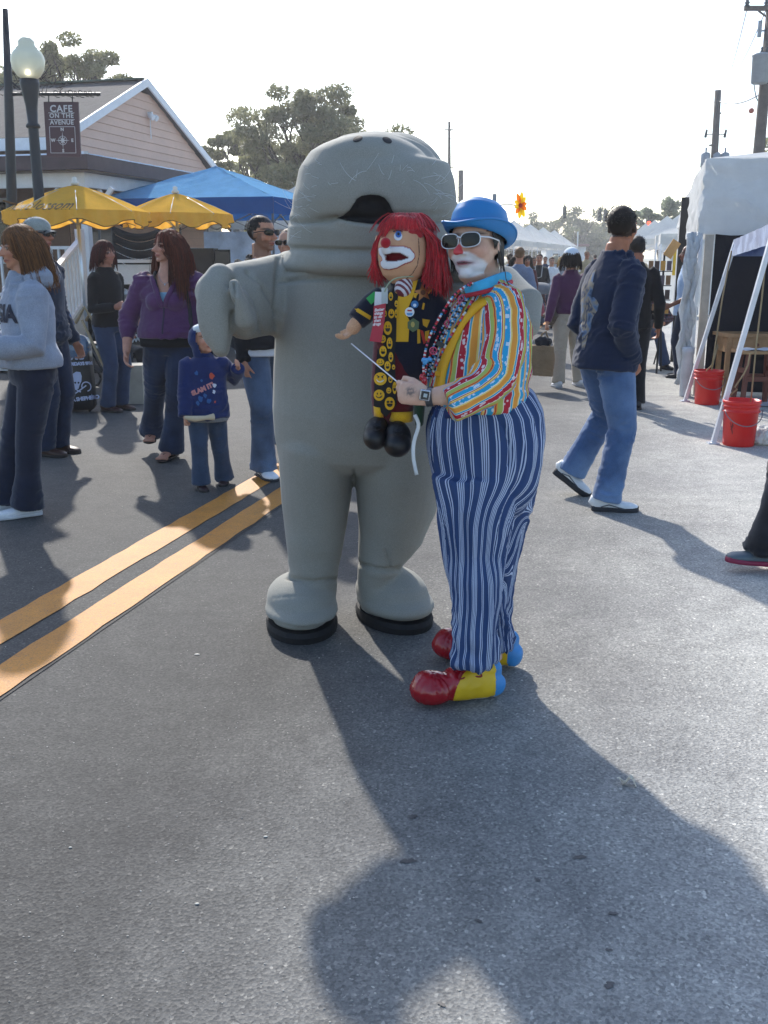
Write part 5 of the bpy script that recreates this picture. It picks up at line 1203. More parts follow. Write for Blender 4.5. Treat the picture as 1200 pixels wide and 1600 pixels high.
    if shoes:
        for i in (0, 1):
            yw = R @ rotm(footyaw[i]); up_ = shoes[0] if not isinstance(shoes[0], str) else plain('shoe_' + shoes[0][1:], shoes[0], .5, bump=.15, bscale=90); so_ = shoes[1] if not isinstance(shoes[1], str) else plain('sole_' + shoes[1][1:], shoes[1], .7)
            shoe(rt, ank[i], yw, footpitch[i], .158 * H, up_, so_, **kw)
    if hair and hair != 'none': out['hair'] = hair_strands('hair', hc, RH, h, hair, hairc, rt, seed=seed, hug=bool(scalp), n=(420 if hair != 'short' else 260) if res < .01 else 90, r=.0022 if hair == 'short' else .003 if res < .01 else .008)
    return out
# ---- woman in the grey hoodie, cut by the frame edge, seen from behind and the side
M_hood = fabric('grey_hoodie', '#8f98a8', .1, 10, .4, 300)
gh = person('woman in grey lettered hoodie with brown bob hair, cut by the frame edge', W(36, 410, 5.7).x, 5.7, -58, 1.68, feet=(G(10, 800), G(44, 806)), hands=((.10, .17, .60), (-.10, .17, .60)), poles=((.5, -1, -.5), (-.5, -1, -.5)),
            head=(8, -6, 0), w=dict(hip=1.12, waist=1.3, chest=1.12, arm=1.25, bust=.7, belly=.2), top=M_hood, topc='hoodie', hem=.53, ease=1.1, wr=.011, legmat=fabric('dark_denim', '#1c2338', .2, 8), hemr=.058, legw=1.0, hair='none', shoes=('#dfe3e8', '#c8ccd2'), res=.008, seed=3, skin='#b98468', shoekw=dict(lace=plain('lace_white', '#e6e8ea', .7)))
hair_strands('hair', gh['hc'], gh['RH'], gh['h'], 'bob', ('#3c2416', '#8e6038'), gh['rt'], n=1900, r=.0019, seed=5, length=1.02)
# hood lying on the back, letters across the chest
m = M(); S_ = gh['S']; m.tube([S_(.93, .075, .0), S_(.97, .07, -.055), S_(.96, .0, -.09), S_(.97, -.07, -.055), S_(.93, -.075, .0)], [.045, .06, .065, .06, .045], [.03, .045, .05, .045, .03], n=14, cap='round'); V, f = fuse(m, .009, 2); V = wrinkle(V, normals(V, f), [(S_(.9), S_(1), .1)], .008, 4); mkobj('hood', V, f, M_hood, gh['rt'])
m = M(); m.tube([S_(.98, .05, -.01), S_(1.02, .045, -.05), S_(1.03, 0, -.065), S_(1.02, -.045, -.05), S_(.98, -.05, -.01)], .022, .035, n=10, cap='round'); m.build('collar', fabric('navy_collar', '#1a1d2c', .1), gh['rt'], smooth=True)
def chest_text(pd, txt, size, c, right, up, d, mat, off=.003, bold=.006, nm='lettering', shear=0, sp=1.0):
    V, f = textmesh(txt, size, shear, sp, 0, bold, 2); V = place2d(V, c, right, up); tr = bvh(*pd['topV']); return mkobj(nm, lay(V, tr, d, off, .7), f, mat, pd['top'], False)
M_navy = plain('navy_ink', '#1c2338', .8)
c_ = W(0, 480, gh['S'](.6).y); rgt = gh['R'] @ Vector((1, 0, 0)); vr = Vector((1, .05, 0))
chest_text(gh, 'GIA', .13, gh['S'](.60) + gh['R'] @ Vector((-.055, .35, 0)), gh['R'] @ Vector((-1, 0, 0)), (0, 0, 1), gh['R'] @ Vector((0, -1, 0)), M_navy, .004, .006)

# ---- man in cap behind her
M_den = fabric('dark_denim_jacket', '#1f2b40', .2, 9)
cm = person('man in grey cap and dark denim jacket with his hand above the black tote', W(56, 360, 7.6).x, 7.6, 72, 1.80, feet=(G(70, 712), G(92, 706)), footyaw=(0, 0), hands=(W(99, 528, 8.0), (-.14, .05, .47)), poles=((.9, .35, -.4), None), head=(0, 0, 0), w=dict(waist=1.12, chest=1.05), top=M_den, topc='jacket', hem=.49, ease=1.08, wr=.012,
            legmat=fabric('mid_denim', '#24304a', .2, 8), hair='short', hairc=('#3a2c24', '#5a4436'), shoes=('#3a2218', '#1d1410'), res=.008, seed=8, skin='#a87258')
shades(cm['hc'], cm['RH'], cm['h'], cm['rt']); cap(cm['hc'], cm['RH'], cm['h'], cm['rt'], fabric('cap_grey', '#8f9490', .15, 20), brimmat=fabric('cap_brim', '#5a5d5e', .15, 20))
S_ = cm['S']
# ---- red haired woman in black
rw = person('woman with short dark red hair in black top and jeans beside the black stall', W(163, 400, 9.9).x, 9.9, 60, 1.66, hands=((.10, .16, .62), (-.12, .05, .48)), poles=((.3, -1, -.6), None), w=dict(hip=1.05, waist=1.05, bust=.5), top=fabric('black_knit', '#131216', .2, 9, sheen=.1), topc='sweater', hem=.50, legs='#33415c', legmat=fabric('blue_jeans', '#2f3d58', .18, 8),
            hair='none', shoes=('#3a1d18', '#1c1410'), res=.011, seed=12, skin='#a8705a')
hair_strands('hair', rw['hc'], rw['RH'], rw['h'], 'bob', ('#2e0f0c', '#5a201a'), rw['rt'], n=600, r=.0035, seed=7, length=.75)

# ---- woman in purple
M_pur = fabric('purple_fleece', '#563058', .12, 8, .35, 320, sheen=.35)
pw_ = person('woman with long auburn hair in purple hoodie and flared jeans walking towards the camera', W(262, 385, 7.35).x, 7.35, -8, 1.70, feet=(G(236, 704), G(268, 716)), footz=(.02, 0), hands=((.178, .08, .49), (-.17, .0, .50)), poles=((.9, -.7, -.2), (-.8, -.9, -.2)), head=(-38, 3, 0),
               w=dict(hip=1.34, waist=1.52, chest=1.3, sh=1.16, arm=1.3, bust=1.15, belly=.7, thigh=1.2), top=M_pur, topc='hoodie', hem=.545, sleeve=.82, ease=1.0, wr=.010, legmat=fabric('flare_denim', '#1d2942', .22, 7, wear='#2c3c5c'), hemr=.060, legw=1.06, hair='none', shoes=None, res=.0062, seed=21, skin='#bd8a74', neckopen=(.06, .155), curl=(24, 24), lips='#a86058')
hair_strands('hair', pw_['hc'], pw_['RH'], pw_['h'], 'long', ('#2c150f', '#7a3a26'), pw_['rt'], n=2000, r=.0019, seed=22, length=1.5)
S_ = pw_['S']; H_ = 1.70
# insert: black tank and pale blue top showing in the neckline
V, f = disc2d(.062, 24, 0, 0, .05); V = np.concatenate([V * k_ for k_ in (1,)]); m = M(); m.grid(lambda s, q: (-.075 + .15 * s, -.07 + .085 * q, 0), 12, 6); V = m.arr(); f = m.f
V = place2d(V, S_(.66) + pw_['R'] @ Vector((0, .4, 0)), pw_['R'] @ Vector((-1, 0, 0)), (0, 0, 1)); V = lay(V, bvh(*pw_['bodyV']), pw_['R'] @ Vector((0, -1, 0)), .004, .3); mkobj('pale_blue_top', V, f, fabric('pale_blue', '#8cb9d4', .06), pw_['rt'])
V, f = pw_['topV']; tr = bvh(V, f); N_ = Vector((0, 1, 0))
def collar(pd, s, hw, dp, mat, wid=.022, d=(0, 1, 0), thick=.014):
    pts = []
    for i in range(9):
        t = i / 8; p = pd['S'](1.0) + pd['R'] @ (Vector((s * hw * t * 1.06, .3, -dp * (1 - t))) * pd['H']); hit = bvh(*pd['topV']).ray_cast(p + pd['R'] @ Vector((s * .012, .3, 0)), pd['R'] @ Vector((0, -1, 0)))
        if hit[0] is not None and abs((hit[0] - p).dot(pd['R'] @ Vector((0, 1, 0))) + .22 * pd['H']) < .17 * pd['H']: pts.append(hit[0] + pd['R'] @ Vector((0, .004, 0)))
    if len(pts) < 3: return
    m = M(); m.tube(pts, wid, thick, n=8, cap='round', hint=pd['R'] @ Vector((0, 1, 0))); m.build('collar', mat, pd['rt'], smooth=True)
for s in (-1, 1): collar(pw_, s, .06, .155, M_pur, .022); collar(pw_, s, .052, .150, plain('black_lining', '#121216', .9), .014, thick=.010)
m = M(); a = S_(.70, 0, .1); 
zp = []
for i in range(14):
    p = S_(.66 - .5 * i / 13, 0, .5); hit = tr.ray_cast(p, pw_['R'] @ Vector((0, -1, 0)))
    if hit[0] is not None: zp.append(hit[0] + pw_['R'] @ Vector((0, .002, 0)))
m.tube(zp, .006, .003, n=6); m.build('zip', plain('zip_dark', '#2c1a34', .6), pw_['rt'])
m = M(); rows = [(-.02, .134, .125), (.09, .137, .128)]; m.tube([S_(t, 0, .012) for t, a, b in rows], [a * H_ * 1.0 for t, a, b in rows], [b * 1.22 for t, a, b in rows], n=26); m.build('black_hem', plain('black_hem', '#141318', .9), pw_['rt'], smooth=True)
pts = []; bb_ = bvh(*pw_['bodyV'])
for i in range(13):
    t = (i / 12 - .5) * 2; p = S_(1.0) + pw_['R'] @ (Vector((.032 * t, .25, -.03 - .035 * (1 - t * t))) * H_); hit = bb_.ray_cast(p, pw_['R'] @ Vector((0, -1, 0)))
    if hit[0] is not None: pts.append(hit[0] + pw_['R'] @ Vector((0, .002, 0)))
m = M(); m.tube(pts, .0015, n=4); m.ell(pts[len(pts) // 2] + Vector((0, -.004, -.008)), (.006, .003, .009), n=8); m.build('necklace', plain('silver', '#d8dade', .2, .9), pw_['rt'], smooth=True)
# bag strap over her shoulder
m = M(); pts = []
for i in range(12):
    t = 1.0 - .85 * i / 11; p = S_(t, -.078 - .035 * (i / 11), .4); hit = tr.ray_cast(p, pw_['R'] @ Vector((0, -1, 0)))
    if hit[0] is not None: pts.append(hit[0] + pw_['R'] @ Vector((0, .004, 0)))
m.tube(pts, .02, .004, n=8, hint=pw_['R'] @ Vector((0, 1, 0))); m.build('bag_strap', plain('black_strap', '#16151a', .7), pw_['rt'])
m = M(); m.tube([S_(-.0, -.19, -.02), S_(.15, -.2, -.02), S_(.35, -.185, -.02)], [.05, .09, .06], [.12, .14, .10], n=16, cap='round'); o = m.build('handbag', plain('black_bag', '#141318', .6, bump=.3), smooth=True); tag(o, 'black shoulder bag hanging at the side of the woman in purple', 'handbag')
# flip-flops with bare feet
for i in (0, 1):
    a = pw_['ank'][i]; Rf = pw_['R'] @ rotm((14, -6)[i]); L = .25; fm = M()
    def Pf(x_, y_, z_): return Vector((a.x, a.y, a.z - .045 * H_)) + Rf @ Vector((x_, y_, z_))
    fm.tube([Pf(0, -.05, .035), Pf(0, .03, .05), Pf(0, .11, .036), Pf(0, .155, .026)], [.034, .036, .043, .040], [.03, .035, .02, .013], n=14, cap='round', hint=(0, 0, 1))
    for j in range(5): fm.tube([Pf(-.034 + .017 * j, .15, .022), Pf(-.036 + .018 * j, .185 - .004 * abs(j - (1, 3)[i]) ** 1.5, .019)], .0095 if j != (3, 1)[i] * 0 + (4, 0)[i] else .013, n=8, cap='round')
    V, f = fuse(fm, .005, 2); mkobj('foot', V, f, M_skin, pw_['rt'], attrs={'Col': np.tile(np.array(lin('#b07c66')), (len(V), 1))})
    sm = M(); sm.tube([Pf(0, y_, .006) for y_ in (-.085, -.06, .0, .08, .14, .185, .205)], [.02, .036, .036, .044, .05, .04, .015], .008, n=14, hint=(0, 0, 1), pw=3); fo = sm.build('flip_flop', plain('flip_flop', '#2b1c1a', .7), pw_['rt'], smooth=True)
    sm = M(); sm.tube([Pf(-.04, .06, .02), Pf(-.02, .1, .052), Pf(0, .14, .045), Pf(.02, .1, .052), Pf(.04, .06, .02)], .005, n=6); sm.build('thong', plain('flip_flop', '#2b1c1a', .7), fo)

# ---- man in black jacket holding the child's hand
M_blj = fabric('black_jacket', '#17171b', .2, 8, sheen=.1)
hm = person('bearded man in sunglasses, black jacket and jeans holding the child by the hand', W(408, 370, 6.9).x, 6.9, 30, 1.79, feet=(G(412, 745), G(440, 715)), hands=(G(377, 700, .80) * 0 + W(383, 566, 6.75), (-.16, .06, .5)), poles=((.5, -1, -.2), None), head=(26, 0, 0), w=dict(waist=1.25, chest=1.05, sh=1.04, belly=.4, hip=1.08), top=M_blj, topc='jacket', hem=.50, ease=1.12, wr=.012,
            legmat=fabric('light_jeans', '#46566f', .2, 6, wear='#5f7490'), hemr=.054, legw=1.05, hair='short', hairc=('#15110f', '#2a211c'), scalp='#1d1815', beard='#6e4e3e', shoes=('#dfe2e6', '#2a2c32'), res=.0068, seed=31, skin='#ba8468', neckopen=(.05, .2), curl=(40, 25), eyes=False, shoekw=dict(lace=plain('lace_white', '#e6e8ea', .7), accent=plain('grey_stripe', '#5a5e68', .6)))
shades(hm['hc'], hm['RH'], hm['h'], hm['rt'], wrap=.12, w=.16, hh=.075)
S_ = hm['S']; m = M(); rows = [(-.14, .108 * 1.08, .085), (.0, .109 * 1.12, .088), (.3, .104, .08), (.6, .105, .078), (.85, .085, .066), (.98, .045, .045)]; m.tube([S_(t, 0, .008 if t < .5 else 0) for t, a, b in rows], [a * 1.79 for t, a, b in rows], [b * 1.79 * 1.06 for t, a, b in rows], n=24, hint=hm['R'] @ Vector((0, 1, 0))); V, f = fuse(m, .01, 2); V = wrinkle(V, normals(V, f), [(S_(0), S_(1), .18)], .008, 5); mkobj('white_shirt', V, f, fabric('white_tee', '#c9cfdb', .05), hm['rt'])
for s in (-1, 1): collar(hm, s, .05, .2, M_blj, .024)

# ---- man half hidden beside the manatee
bm2 = person('man in sunglasses and pale shirt half hidden behind the manatee, left of its cheek', W(452, 400, 8.4).x, 8.4, -20, 1.74, top=fabric('purple_grey', '#3b3050', .1), topc='shirt', hair='short', hairc=('#5a4636', '#7d6650'), res=.011, seed=33, skin='#b98a70', legmat=fabric('black_trousers', '#15151a', .2), shoes=('#dfe2e6', '#c0c4ca'), eyes=False)
shades(bm2['hc'], bm2['RH'], bm2['h'], bm2['rt'])

# ---- child
M_bh = fabric('royal_blue_fleece', '#182a5c', .12, 14, .35, 350)
ch = person('small child in blue printed hoodie and jeans holding the hand of the bearded man', W(318, 550, 6.5).x, 6.5, 10, 1.06, feet=(G(315, 764), G(351, 755)), footyaw=(12, -10), hands=((.13, .13, .42), W(372, 575, 6.5)), poles=((.6, -.8, -.3), (-.6, -.5, -.6)), head=(34, 10, 0), hh=.172, w=dict(hip=1.15, waist=1.35, chest=1.2, arm=1.35, sh=1.05, belly=.5), top=M_bh, topc='hoodie', hem=.44, ease=1.12, wr=.008, cuff=.036,
            legmat=fabric('child_jeans', '#34455e', .18, 10), hemr=.062, legw=1.2, hair='short', hairc=('#5a3f28', '#7a5a3c'), shoes=('#2b1518', '#141214'), res=.0062, seed=41, skin='#c58f74', curl=(55, 20), shoekw=dict(lace=plain('lace_grey', '#8a8c92', .7)))
S_ = ch['S']; hc, RH, h = ch['hc'], ch['RH'], ch['h']
m = M(); m.ell(hc + RH @ Vector((0, -.12 * h, .07 * h)), (.45 * h, .46 * h, .52 * h), R=RH, n=24); m.tube([hc + RH @ Vector((0, -.1 * h, -.2 * h)), S_(.95)], [.38 * h, .36 * h], n=16)
V, f = fuse(m, .008, 2); q = headlocal(fcent(V, f), hc, RH, h); V, f, _ = sub(V, f, ~((q[:, 1] > .12) & (q[:, 2] > -.58)) & ~((q[:, 1] > -.02) & (q[:, 2] > .1) & (q[:, 1] > .3))); V = wrinkle(V, normals(V, f), [(S_(.9), hc, .12)], .006, 2); mkobj('hood', V, f, M_bh, ch['rt'])
m = M(); m.ell(hc + RH @ Vector((0, -.04 * h, .36 * h)), (.34 * h, .40 * h, .22 * h), R=RH, n=20); m.build('knit_lining', fabric('white_knit', '#d9dfe0', .1, 20), ch['rt'], smooth=True)
M_sal = plain('salmon_print', '#c98a86', .8); M_lb = plain('print_blue', '#2a5a94', .8); M_whp = plain('print_white', '#cdd6e2', .8); M_orp = plain('print_orange', '#c4553e', .8)
fwd = ch['R'] @ Vector((0, 1, 0)); rg = ch['R'] @ Vector((-1, 0, 0))
chest_text(ch, 'SLAM IT!', .040, S_(.36) + fwd * .1 + rg * -.015, rg + Vector((0, 0, .42)), Vector((0, 0, 1)) - rg * .42, -fwd, M_sal, .003, .003)
tr = bvh(*ch['topV']); r = random.Random(6)
def mark(V, f, p, mat, nm='print_shape'): return mkobj(nm, lay(place2d(np.array(V), p, rg, (0, 0, 1)), tr, -fwd, .0032, .6), f, mat, ch['top'], False)
for dx, dz, s, mt in ((.045, .60, .03, M_orp), (.06, .42, .02, M_whp), (.055, .30, .018, M_whp), (-.05, .66, .022, M_lb), (-.03, .18, .028, M_lb), (.02, .14, .026, M_lb), (.0, .24, .02, M_lb), (-.05, .10, .02, M_lb), (.06, .12, .012, M_orp), (-.02, .52, .012, M_lb)):
    s *= .72; pts = [(s * r.uniform(.5, 1.1) * math.cos(a), s * r.uniform(.5, 1.3) * math.sin(a)) for a in [2 * math.pi * i / 9 for i in range(9)]]; V, f = poly2d(pts); mark(V, f, S_(dz) + rg * dx + fwd * .1, mt)
m = M(); rows = [(-.28, .118, .09), (-.18, .12, .09)]; m.tube([S_(t, 0, .005) for t, a, b in rows], [a * 1.06 * 1.15 for t, a, b in rows], [b * 1.06 * 1.2 for t, a, b in rows], n=20); m.build('undershirt', fabric('grey_tee', '#7d8288', .08), ch['rt'], smooth=True)
hp = ch['wrs'][0] + fwd * .05; m = M(); m.tube([hp, hp + rg * .06 + Vector((0, 0, -.01)), hp + rg * .13 + Vector((0, 0, -.005)), hp + rg * .18], [.012, .02, .014, .022], .008, n=10, cap='round'); o = m.build('snack_wrapper', plain('wrapper_cream', '#cfc0a4', .7), smooth=True); tag(o, 'cream paper wrapper in the right hand of the child', 'wrapper')

# ---- seated white-shirted person behind the woman in purple (partly seen)
wp = person('person in a white shirt sitting behind the woman in purple, only elbow and side seen', W(196, 560, 11.6).x, 11.6, 40, 1.6, pel=(0, -.1, -.24), feet=((.06, .22), (-.06, .22)), hands=((.1, .22, .42), (-.1, .22, .42)), top=fabric('white_tee', '#c9cfdb', .05), sleeve=.3, hair='short', hairc=('#2a1f18', '#4a3526'), res=.013, seed=51, nfing=False, skin='#b9805e', legmat=fabric('black_trousers', '#15151a', .2))

# ---- man in navy long sleeves walking away on the right
M_nv = NT('navy_printed_shirt'); P = M_nv.coord(); d = M_nv.n('SeparateXYZ'); M_nv.l(P, d.inputs[0])
M_nv = fabric('navy_jersey', '#16233e', .12, 8, .3, 380, sheen=.2)
nv = person('tall dark haired man in navy long sleeved shirt, jeans and white trainers walking right', W(950, 400, 5.95).x, 5.95, 112, 1.81, feet=(G(946, 797), G(892, 772)), footyaw=(-28, -42), footpitch=(0, -34), footz=(0, .085), hands=((.092, .055, .50), (-.07, .09, .52)), poles=((.35, -.5, -.6), (-.2, -.5, -.6)), palms=None, head=(34, 2, 0), lean=(.0, .02), pel=(0, .012, .0), w=dict(waist=1.12, chest=1.05, sh=1.02, arm=1.05, hip=.97, butt=.0),
            top=M_nv, topc='shirt', hem=.47, ease=1.12, wr=.011, legmat=fabric('faded_jeans', '#44608a', .16, 5, .5, 420, wear='#6a88b0'), hemr=.050, legw=1.06, hair='short', hairc=('#17110e', '#2e231c'), scalp='#1e1713', shoes=('#d9dde0', '#23252c'), res=.0065, seed=61, skin='#a3694c', curl=(50, 25), kneepole=((0, 1, .05), (0, 1, .0)), shoekw=dict(wid=1.12, chunky=1.5, lace=plain('lace_white', '#e6e8ea', .7), accent=plain('grey_stripe', '#5a5e68', .6)), wl=.010)
tr = bvh(*nv['topV']); bk = nv['R'] @ Vector((0, -1, 0)); rt_ = nv['R'] @ Vector((1, 0, 0)); r = random.Random(9)
kb = NT('back_print'); P = kb.coord(); kb.base(kb.ramp(kb.noise(8, 3, .5, P, .4), [(.0, lin('#16233e')), (.36, lin('#22304c')), (.43, lin('#5d7390')), (.49, lin('#8d8270')), (.55, lin('#2e3d58')), (.61, lin('#9a8a72')), (.70, lin('#98a6b6')), (.78, lin('#4a5f7c'))])); kb.set(Roughness=.9)
pts = []
for i in range(40):
    a = 2 * math.pi * i / 40; rr = 1 + .22 * math.sin(5 * a + 1) + .12 * math.sin(9 * a) + r.uniform(-.07, .07); pts.append((.085 * rr * math.cos(a) - .02, .19 * rr * math.sin(a)))
V = []; f = []; nr = 14
for j in range(nr + 1): V += [(x * j / nr, y * j / nr, 0) for x, y in pts]
f = [(j * 40 + i, j * 40 + (i + 1) % 40, (j + 1) * 40 + (i + 1) % 40, (j + 1) * 40 + i) for j in range(nr) for i in range(40)]
V = lay(place2d(np.array(V), nv['S'](.45) + bk * .3, rt_, (0, 0, 1)), tr, -bk, .0035, .6); mkobj('back_print', V, f, kb.m, nv['top'], True)

# ---- man in black behind him, seated person, woman with cap
m2 = person('man in a black sweater standing behind the navy shirted man', W(990, 480, 10.0).x, 10.0, 172, 1.72, top=fabric('black_knit', '#131216', .2, 9, sheen=.1), topc='sweater', w=dict(waist=1.1, sh=1.05), legmat=fabric('black_trousers', '#15151a', .2), hair='short', hairc=('#1a1512', '#3a2e26'), scalp='#211a16', res=.01, seed=63, skin='#9a6248')
sx_, sy_ = G(1010, 575).xy
fchair(sx_ + .02, sy_ + .25, math.radians(-3), 'black folding chair under the seated person in plaid')
M_plaid = NT('plaid'); P = M_plaid.coord(); w1 = M_plaid.n('TexWave', i_Scale=7.0, bands_direction='X'); w2 = M_plaid.n('TexWave', i_Scale=7.0, bands_direction='Z'); M_plaid.l(P, w1.inputs[0]); M_plaid.l(P, w2.inputs[0])
M_plaid.base(M_plaid.mix(.5, M_plaid.ramp(w1.outputs['Fac'], [(.4, lin('#1a1c26')), (.6, lin('#6a3038'))]), M_plaid.ramp(w2.outputs['Fac'], [(.4, lin('#14161e')), (.6, lin('#4a5068'))]))); M_plaid.set(Roughness=.9)
se = person('person in dark plaid shirt and jeans sitting on a folding chair beside the tents', sx_, sy_, 8, 1.68, pel=(0, -.16, -.235), feet=((.115, .10), (-.115, .10)), footyaw=(-12, 12), hands=((.05, .14, .36), (-.06, .14, .37)), poles=((.8, -.3, -.5), (-.8, -.3, -.5)), lean=(0, .16), head=(0, -35, 0), top=M_plaid.m, topc='shirt', hem=.30, w=dict(waist=1.15), hair='short', hairc=('#2b221c', '#4a3c32'), res=.011, seed=65, legmat=fabric('blue_jeans2', '#3a4c6c', .15, 8), shoes=('#17171b', '#101014'), skin='#b07a5e')
cw = person('woman in white cap, purple top and khaki trousers walking away with a tan shopping bag', *G(884, 603).xy, 188, 1.60, feet=(G(905, 603), G(872, 606)), hands=((.13, .02, .46), W(852, 518, 11.6)), poles=(None, (-.6, -1, 0)), head=(-12, -4, 0), w=dict(hip=1.15, waist=1.15, chest=1.1, arm=1.1), top=fabric('plum_top', '#4c2446', .1, 8), topc='sweater', hem=.53, legmat=fabric('khaki', '#a3998a', .08, 8), hemr=.05, legw=1.1, hair='none', shoes=('#c8cbd0', '#9a9ca2'), res=.009, seed=71, skin='#a9745a', curl=(50, 70))
hair_strands('hair', cw['hc'], cw['RH'], cw['h'], 'bob', ('#15100e', '#2e211b'), cw['rt'], n=220, r=.005, seed=72, length=.7)
cap(cw['hc'] + Vector((0, 0, .004)), cw['RH'], cw['h'] * 1.13, cw['rt'], fabric('cap_white', '#cfd8e2', .05, 20))
m = M(); m.tube([cw['S'](.12, -.125, 0), cw['S'](.0, -.13, .0), cw['S'](-.1, -.13, .0)], [.06, .11, .07], [.06, .09, .05], n=16, cap='round'); V, f = fuse(m, .012, 2); V = wrinkle(V, normals(V, f), [(cw['S'](.1, -.13), cw['S'](-.1, -.13), .1)], .01, 3); o = mkobj('waist_pouch', V, f, plain('olive_pouch', '#5c5248', .8, bump=.3)); tag(o, 'small grey brown pouch at the hip of the woman in the white cap', 'pouch')
bg_ = W(845, 587, 11.4); tb_ = root('shopping_bag', (bg_.x, 11.4, bg_.z), 'large tan shopping bag with dark jumper, carried by the woman in white cap', 'bag')
m = M(); pp_ = [W(842, 586, 11.4), W(846, 560, 11.4), W(848, 540, 11.4)]; m.tube(pp_, [.155, .15, .125], [.09, .09, .06], n=28, pw=4.5); V, f = fuse(m, .010, 1); V = wrinkle(V, normals(V, f), [(pp_[0], pp_[2], .12)], .008, 3); mkobj('bag_body', V, f, fabric('tan_bag', '#8a7257', .15, 5, sheen=.1), tb_)
m = M(); m.ell(W(848, 534, 11.4), (.10, .06, .06), n=16); V, f = fuse(m, .01, 0); V = V + normals(V, f) * (.012 * ridge(V * 20, 2))[:, None]; mkobj('jumper', V, f, fabric('dark_jumper', '#1c1d26', .2), tb_)
for s in (-.04, .04):
    m = M(); m.tube([W(840, 541, 11.4) + Vector((0, s, 0)), W(847, 522, 11.4), W(853, 518, 11.45), W(856, 528, 11.4), W(858, 541, 11.4) + Vector((0, s, 0))], .012, .004, n=8); m.build('handle', fabric('tan_bag', '#8a7257', .15), tb_, smooth=True)
# person inside the tent: only a pale blue sleeve, forearm and side show
tp_ = person('person in a pale blue shirt standing half inside the white tent, forearm showing', U(13.2, .42).x + .12, U(13.2, .42).y, 250, 1.66, hands=((.15, .02, .47), (-.14, .1, .55)), top=fabric('pale_blue2', '#9fb6d2', .08), sleeve=.3, hair='short', res=.011, seed=75, skin='#6a4638', legmat=fabric('dark_denim', '#1c2338', .2))
# leg and shoe entering at the right edge
fx = G(1150, 890); ep = person('person stepping in at the right frame edge in black trousers and grey and pink trainers', fx.x + .46, fx.y + .12, -82, 1.70, pel=(0, 0, -.045), feet=(Vector((fx.x + .85, fx.y + .18, 0)), Vector((fx.x + .13, fx.y, 0))), footpitch=(0, 8), footz=(0, .03), hands=((.12, -.08, .48), (-.12, -.06, .48)), top=fabric('black_knit', '#131216', .2), legmat=fabric('grey_black_trousers', '#1d1d22', .3, 12, wear='#3c3c44'), hair='short', res=.011, seed=81, shoes=(plain('shoe_bluegrey', '#57646e', .5), plain('shoe_pink', '#8a1c44', .5)), hemr=.06, wl=.012, shoekw=dict(lace=plain('lace_pink', '#c8506a', .6)))

# ---- distant crowd
cols = ['#6c7a92', '#1b1b20', '#8a8f98', '#3b4658', '#d5d6d8', '#5a3030', '#a89878', '#27344e', '#7a5a6a', '#b8bcc4']
names = dict([('#6c7a92', 'grey blue'), ('#1b1b20', 'black'), ('#8a8f98', 'grey'), ('#3b4658', 'slate'), ('#d5d6d8', 'white'), ('#5a3030', 'maroon'), ('#a89878', 'tan'), ('#27344e', 'navy'), ('#7a5a6a', 'mauve'), ('#b8bcc4', 'pale grey')])
crowd = [  # head px, head py, Y, facing, top, hair, label
 (812, 396, 15.5, 170, '#6c7a92', ('#6a5038', '#8a6a4a'), 'person in a grey blue denim shirt just behind the clown shoulder'),
 (806, 407, 19, 10, '#1b1b20', ('#141010', '#241a16'), 'person with long black hair beside the denim shirt'),
 (824, 406, 21, 0, '#5a3030', ('#1a1210', '#3a2a20'), 'dark haired person in maroon left of the man with the stroller'),
 (843, 403, 22.5, -12, '#1b1b20', ('#241a16', '#4a3a30'), 'man in black jacket with neck straps pushing a stroller'),
 (862, 411, 24, 5, '#d5d6d8', ('#5a4636', '#8a7358'), 'person in white with dark glasses right of the stroller man'),
 (834, 408, 26, 20, '#3b4658', ('#2a201a', '#4a3a30'), 'person in slate grey behind the stroller man'),
 (868, 404, 28, 180, '#b8bcc4', ('#b8ac94', '#d8cdb4'), 'pale haired person in pale grey walking away'),
 (878, 409, 26, 175, '#8a8f98', ('#8a6a3c', '#b8945a'), 'blonde person in grey beside the woman in the white cap'),
 (917, 397, 30, 10, '#a89878', ('#7a6a58', '#a89880'), 'person with sandy hair right of the white cap'),
 (852, 405, 33, 0, '#27344e', ('#1a1512', '#3a2e26'), 'small figure in navy farther down the street'),
 (888, 404, 36, 180, '#7a5a6a', ('#2a1f18', '#5a4636'), 'small figure in mauve farther down the street'),
 (797, 402, 24, 180, '#8a8f98', ('#2a1f18', '#4a3526'), 'person in grey seen between the clown hat and the far tents'),
 (902, 402, 42, 0, '#d5d6d8', ('#2a1f18', '#5a4636'), 'tiny figure in white far along the yellow line'),
 (873, 403, 48, 0, '#5a3030', ('#2a1f18', '#5a4636'), 'tiny figure in maroon far along the street'),
 (930, 401, 45, 180, '#27344e', ('#2a1f18', '#5a4636'), 'tiny figure in navy behind the tall man'),
 (1003, 402, 34, 180, '#a89878', ('#2a1f18', '#5a4636'), 'tiny figure in tan near the far right canopies')]
